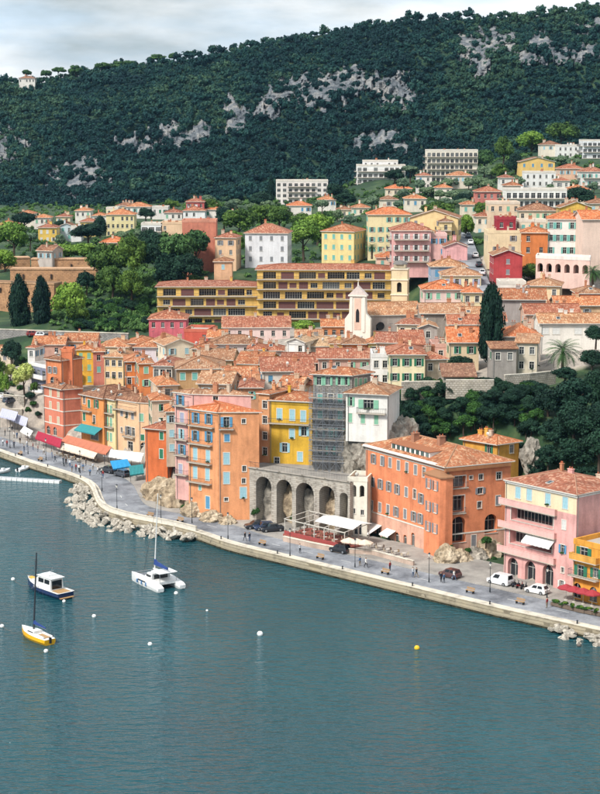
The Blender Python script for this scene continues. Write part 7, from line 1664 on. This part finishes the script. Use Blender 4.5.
# small craft and pontoon, left
for k_, (bx, by, sx, sy_, lab) in enumerate([(10, 471, -4, 474, 'small white dinghy moored at the pontoon end'), (30, 468, 17, 472, 'white motor launch moored inside the pontoon')]):
    r, Lb = boat('dinghy', lab, G(bx, by, 0), G(sx, sy_, 0)); h_ = min(Lb, 4.6) / 2; hull([(-h_, .7, -.1, .5), (0, .85, -.2, .55), (h_ * .6, .6, -.15, .65), (h_, .08, .1, .75)], 0, 1).obj('hull', [BW, flat('dinghy_inside', 'c8ccd0', .6)], r)
    q = MB(); q.box(-.3, .3, -.35, .35, .5, 1.0); q.obj('console', [BW], r); q = MB(); q.box(-h_ - .2, -h_ + .05, -.15, .15, .2, .95); q.obj('outboard_motor', [TYRE], r)
a, b = G(-8, 477, .4), G(66, 481.5, .4); d = b - a; d.z = 0; pt_ = thing('pontoon', 'white floating pontoon of square float blocks', 'pontoon', a, math.atan2(d.y, d.x)); nn_ = int(d.length / 1.25)
fm = MB().box(0, 1.12, -.75, .75, -.5, .12).mesh('float_block', [BW])
for k_ in range(nn_): link('float_block', fm, pt_, (k_ * 1.25, 0, 0))
q = MB(); q.box(0, nn_ * 1.25, -.25, .25, .13, .2); q.obj('walkway', [flat('pontoon_grey', '9aa0a6', .8)], pt_)
# buoys
def buoy(px, py, col, lab, s=1.0, grp=None):
    p = G(px, py, 0); t_ = thing('mooring_buoy', lab, 'buoy', (p.x, p.y, 0), 0, grp); q = MB(); R = []
    for k_ in range(7): a = -math.pi / 2 + math.pi * k_ / 6; R.append([(max(.02, .48 * math.cos(a)) * math.cos(t2_), max(.02, .48 * math.cos(a)) * math.sin(t2_), .2 + .46 * math.sin(a)) for t2_ in [2 * math.pi * j / 12 for j in range(12)]])
    q.loft(R); o = q.obj('float', [flat('buoy_' + col, col, .4)], t_, smooth=True); q = MB(); q.bar((0, 0, .62), (0, 0, .85), .05, 0, 6); q.bar((-.12, 0, .85), (.12, 0, .85), .03, 0, 5); q.obj('ring', [STEEL], t_); t_.scale = (s, s, s)
for x, y in [(13, 580), (94, 617), (150, 645), (46, 672 - 20), (2, 627), (260, 635), (64, 602), (176, 594), (207, 611)]: buoy(x, y, 'eeeeea', 'round white mooring buoy floating on the open water', {260: .95, 207: .4, 64: .6}.get(x, .7), 'white mooring buoys')
buoy(417, 649, 'e8b820', 'round yellow buoy floating alone on the water', .85); buoy(579, 646, '6a6058', 'small dark marker buoy near the brown boulders', .7)
# ------------------------------------------------------------------ people
def person_mesh(kind):
    J = {'pelvis': (0, 0, .94, .15, .12), 'waist': (0, 0, 1.08, .14, .11), 'chest': (0, 0, 1.30, .17, .12), 'neck': (0, 0, 1.47, .06, .06), 'head': (0, .01, 1.60, .095, .105), 'crown': (0, 0, 1.70, .07, .08)}
    E = [('pelvis', 'waist'), ('waist', 'chest'), ('chest', 'neck'), ('neck', 'head'), ('head', 'crown')]
    st = {'stand': (0, 0), 'walk': (.30, .22), 'bent': (.05, .5)}[kind]
    for s, sg in (('l', -1), ('r', 1)):
        f = sg * st[0]; J.update({s + 'hip': (sg * .10, 0, .90, .095, .10), s + 'knee': (sg * .11, -f * .5 - .03, .50, .065, .07), s + 'ankle': (sg * .11, -f + (.06 if f < 0 else 0), .09, .045, .05), s + 'toe': (sg * .12, -f - .17, .04, .045, .04),
                  s + 'sho': (sg * .19, 0, 1.40, .07, .07), s + 'elb': (sg * .25, f * .35 + .02, 1.12, .045, .05), s + 'wri': (sg * .25, f * .8 - st[1] * .35 - .03, .90 + st[1] * .25, .035, .035), s + 'hand': (sg * .25, f * .9 - st[1] * .45 - .05, .80 + st[1] * .3, .04, .025)})
        E += [('pelvis', s + 'hip'), (s + 'hip', s + 'knee'), (s + 'knee', s + 'ankle'), (s + 'ankle', s + 'toe'), ('chest', s + 'sho'), (s + 'sho', s + 'elb'), (s + 'elb', s + 'wri'), (s + 'wri', s + 'hand')]
    ks = list(J); me = bpy.data.meshes.new('pm'); me.from_pydata([J[k][:3] for k in ks], [(ks.index(a), ks.index(b)) for a, b in E], []); o = bpy.data.objects.new('pm', me); COL.objects.link(o)
    md = o.modifiers.new('s', 'SKIN'); o.modifiers.new('u', 'SUBSURF').levels = 1
    for i, k in enumerate(ks): sv = me.skin_vertices[0].data[i]; sv.radius = J[k][3:5]; sv.use_root = k == 'pelvis'
    dg = bpy.context.evaluated_depsgraph_get(); m2 = bpy.data.meshes.new_from_object(o.evaluated_get(dg)); bpy.data.objects.remove(o); return m2
PM = {k: person_mesh(k) for k in ('stand', 'walk', 'bent')}; PC = {}
SKIN = flat('skin', 'c89878', .6); HAIRM = flat('hair', '2e2218', .8)
hq = MB(); R = []
for k_ in range(5): a = math.pi * .08 + math.pi / 2 * k_ / 4.6; R.append([(.108 * math.cos(a) * math.cos(t_) , .118 * math.cos(a) * math.sin(t_) + .02, 1.61 + .125 * math.sin(a)) for t_ in [2 * math.pi * j / 10 for j in range(10)]])
hq.loft(R); HAIRME = hq.mesh('hair', [HAIRM], smooth=True)
def person(p, rz, kind, top, bot, label, grp=None):
    key = (kind, top, bot)
    if key not in PC:
        me = PM[kind].copy(); me.name = 'body'; me.materials.clear()
        for m_ in (flat('cloth_' + bot, bot, .85), flat('cloth_' + top, top, .85), SKIN, flat('shoe', '2a2624', .7)): me.materials.append(m_)
        for f_ in me.polygons:
            c = f_.center; f_.material_index = 3 if c.z < .09 else 2 if c.z > 1.47 or (abs(c.x) > .2 and c.z < .93) else 1 if c.z > .96 or abs(c.x) > .19 and c.z > .9 else 0
        me.polygons.foreach_set('use_smooth', [True] * len(me.polygons)); PC[key] = me
    t_ = thing('person', label, 'person', p, rz, grp); link('body', PC[key], t_); link('hair', HAIRME, t_)
TOPS = [('2a3444', 'navy jacket'), ('1e1e22', 'black jacket'), ('c8ccd0', 'pale grey top'), ('8c2c2c', 'dark red jacket'), ('e8e4dc', 'white shirt'), ('4a6a8c', 'blue shirt')]; BOTS = [('2c3440', 'dark trousers'), ('1c1c20', 'black trousers'), ('8a7a64', 'tan trousers'), ('4a5e7c', 'jeans')]
QP = [(245, 541, 'by the viaduct end of the quay'), (249.5, 541.5, 'by the viaduct end of the quay'), (360, 566, 'beside the quay lamp near the parasols'), (366, 567.5, 'beside the quay lamp near the parasols'), (390, 571, 'alone below the orange building'), (413, 577, 'in a pair below the orange building'), (416.5, 577.5, 'in a pair below the orange building'), (441, 582, 'beside the rocks under the orange building'), (444, 583, 'beside the rocks under the orange building'), (454, 580, 'by the maroon hatchback'), (547, 608, 'walking on the road before the pink building'), (300, 553, 'in front of the pergola')]
for k_, (x, y, w_) in enumerate(QP):
    tc_, tn_ = TOPS[(k_ * 5 + 1) % 6]; bc_, bn_ = BOTS[(k_ * 3) % 4]; p = G(x, y, 1.56); person(p, quay_dir(p) + (math.pi / 2 if k_ % 2 else -math.pi / 2), ['walk', 'stand', 'bent'][k_ % 3], tc_, bc_, 'person in %s and %s %s' % (tn_, bn_, w_))
LPX = [(3, 446), (7, 447), (14, 438), (17, 438.5), (14, 448), (20, 444), (27, 447), (38, 452), (44, 455), (52, 458), (63, 464), (66, 465), (70, 467), (76, 471), (79, 472), (83, 471), (55, 462), (86, 466), (93, 470), (33, 450), (98, 474), (72, 472), (24, 452), (5, 436), (30, 442), (103, 478), (12, 430), (90, 476)]
for k_, (x, y) in enumerate(LPX):
    tc_, tn_ = TOPS[(k_ * 7 + 2) % 6]; bc_, bn_ = BOTS[(k_ * 5 + k_ // 4) % 4]; p = G(x, y, 1.62); person(p, random.uniform(0, 6.28), ['walk', 'stand', 'bent', 'stand'][k_ % 4], tc_, bc_, 'person in %s and %s strolling on the promenade before the awnings' % (tn_, bn_), 'people strolling before the awnings')
# ------------------------------------------------------------------ terraces house stepping down beside the square
bst = H(31, 46, 365, 17, '8c90a4', 'k', 'slate blue apartment house with white stepped balconies beside the square', Y=432, d=10, rot=-52, rt='flat', rows=4, fl=3.6, cols=3, wst='plain', bal_all=.98, bal_solid=wall('f2f0ee'), ww=1.6, wh=1.9, cat='apartment block', name='apartment_house', parw='f0ece8'); build(bst)

# ------------------------------------------------------------------ the sloping public square, left
for k_, (x0, y0, x1, y1) in enumerate([(-8, 398, 24, 404), (-8, 412, 22, 416), (2, 372, 30, 380)]):
    a, b_ = onground(x0, y0, 380), onground(x1, y1, 380); lowwall([a, a.lerp(b_, .5), b_], 1.0, .5, stone('square_wall', 'c0b6a8', 'aaa092', '8a8072', .7, .4), 'terrace_wall', ['stone terrace wall across the middle of the public square', 'lowest stone terrace wall of the public square', 'upper stone terrace wall beside the pale spring tree'][k_])
for x, y, r_ in [(-2, 374, 6), (6, 378, 5), (12, 384, 5), (20, 388, 5), (30, 396, 6), (34, 404, 5), (2, 392, 5), (28, 410, 5), (38, 414, 4), (12, 396, 4), (-2, 362, 7), (22, 360, 6), (30, 368, 5)]:
    tree(x, y, r_, r_ * .75, random.choice(['ivy', 'dark', 'ivy']), 'clipped shrub on the sloping public square', onground(x, y + r_ * .6, 380).y, 'shrubs on the public square', cat='shrub', name='shrub')
for x, y, rx, ry, sp, lab in [(-4, 368, 10, 14, 'broad', 'leafy tree at the frame side of the upper square'), (10, 372, 7, 9, 'pale', 'small pale tree in the middle of the public square'), (34, 388, 5, 7, 'broad', 'small street tree beside the stepped balconies')]: tree(x, y, rx, ry, sp, lab, onground(x, y + ry * 1.3, 380).y)
sm_ = flat('stall_lavender', 'b4b4c8', .8)
canopy([(2, 408), (18, 412)], [(-1, 416), (15, 420)], 6.0, 5.0, sm_, 'lavender grey market awning on the square', posts=3)
canopy([(14, 413), (28, 418)], [(11, 420), (26, 426)], 5.0, 4.0, sm_, 'second lavender grey awning beside the white one', posts=3)

# plants on window sills, quay furniture
for o, w, h in LATER: link('window_plants', crown_mesh('ivy', random.randrange(3)), o, (0, -.2, -h / 2 + .08), random.random(), (w * .5, .2, .22))
for x, y, r_ in [(450, 548, 6), (468, 551, 5), (486, 541, 7), (494, 560, 5), (478, 566, 3.5)]: tree(x, y, r_, r_ * .8, random.choice(['ivy', 'dark']), 'scrub growing on the rocks between the orange and pink buildings', P(x, y, 288).y, 'scrub on the rocks by the orange building', cat='shrub', name='shrub', base=4)
bq = MB(); bq.bar((0, 0, 0), (0, 0, .42), .13, 0, 8, .1); bq.bar((0, 0, .42), (0, 0, .55), .17, 0, 8, .12); BOL = bq.mesh('bollard', [LI])
for i in range(8, len(QE) - 12, 7):
    p = QE[i] + QN[i] * .7
    if -5 < proj(p)[0] < 605: tag(link('bollard', BOL, None, (p.x, p.y, 1.62)), 'short black iron mooring bollard on the quay edge', 'bollard', 'mooring bollards on the quay edge')
for x, y in [(150, 517), (180, 522), (262, 545), (320, 559), (385, 574), (470, 593), (520, 604), (40, 461), (20, 455)]:
    p = G(x, y, 1.6); t_ = thing('bench', 'slatted wooden bench facing the sea on the quay', 'bench', p, quay_dir(p) + math.pi, 0 or 'benches on the quay')
    q = MB()
    for k_ in range(4): q.box(-.8, .8, -.22 + k_ * .12, -.13 + k_ * .12, .42, .46)
    q.obj('seat', [TEAK], t_); q = MB()
    for k_ in range(3): q.box(-.8, .8, -.28, -.24, .55 + k_ * .13, .64 + k_ * .13)
    q.obj('backrest', [TEAK], t_)
    for sx in (-.65, .65): q = MB(); q.box(sx - .04, sx + .04, -.28, .22, 0, .42); q.obj('leg', [LI], t_)
# mooring lines
for a_, b_ in [((23, 633), (2, 627)), ((50, 645), (46, 652)), ((29, 586), (13, 580)), ((66, 599), (64, 602)), ((172, 591), (176, 594))]:
    p, q_ = G(*a_, .9), G(*b_, .2); q = MB(); m_ = p.lerp(q_, .5) - Vector((0, 0, .35)); q.bar(p - p, m_ - p, .025, 0, 4); q.bar(m_ - p, q_ - p, .025, 0, 4)
    tag(link('mooring_line', q.mesh('mooring_line', [flat('rope', '6a665c', .9)]), None, p), 'thin mooring rope between a moored boat and its buoy', 'rope', 'mooring ropes')

for pts_, lab in [([(446, 386, 323), (470, 385, 323), (494, 384, 323)], 'pale stone retaining wall along the cliff top under the stone hut'), ([(505, 381, 328), (530, 380, 330), (556, 378, 334)], 'pale stone retaining wall below the stone tower house'), ([(402, 388, 327), (424, 384, 328), (440, 382, 328)], 'whitewashed garden wall below the pale yellow house')]:
    w_ = lowwall([P(*p) for p in pts_], 1.1, .5, stone('cliff_wall', 'cdc4b6', 'b8ae9e', '938a7c', .6, .35), 'retaining_wall', lab)

# ------------------------------------------------------------------ air
hz = MB(); hz.box(-420, 420, -40, 2300, -8, 205); m = bpy.data.materials.new('haze_air'); m.use_nodes = True; tr_ = m.node_tree; tr_.nodes.clear(); o_ = tr_.nodes.new('ShaderNodeOutputMaterial'); pv = tr_.nodes.new('ShaderNodeVolumePrincipled'); pv.inputs['Color'].default_value = (.35, .65, 1.0, 1); pv.inputs['Density'].default_value = .00003; pv.inputs['Anisotropy'].default_value = .2; tr_.links.new(pv.outputs[0], o_.inputs['Volume'])
HAZE = tag(hz.obj('haze', [m]), 'thin blue air haze over the bay and hillside', 'haze', None, 'stuff')
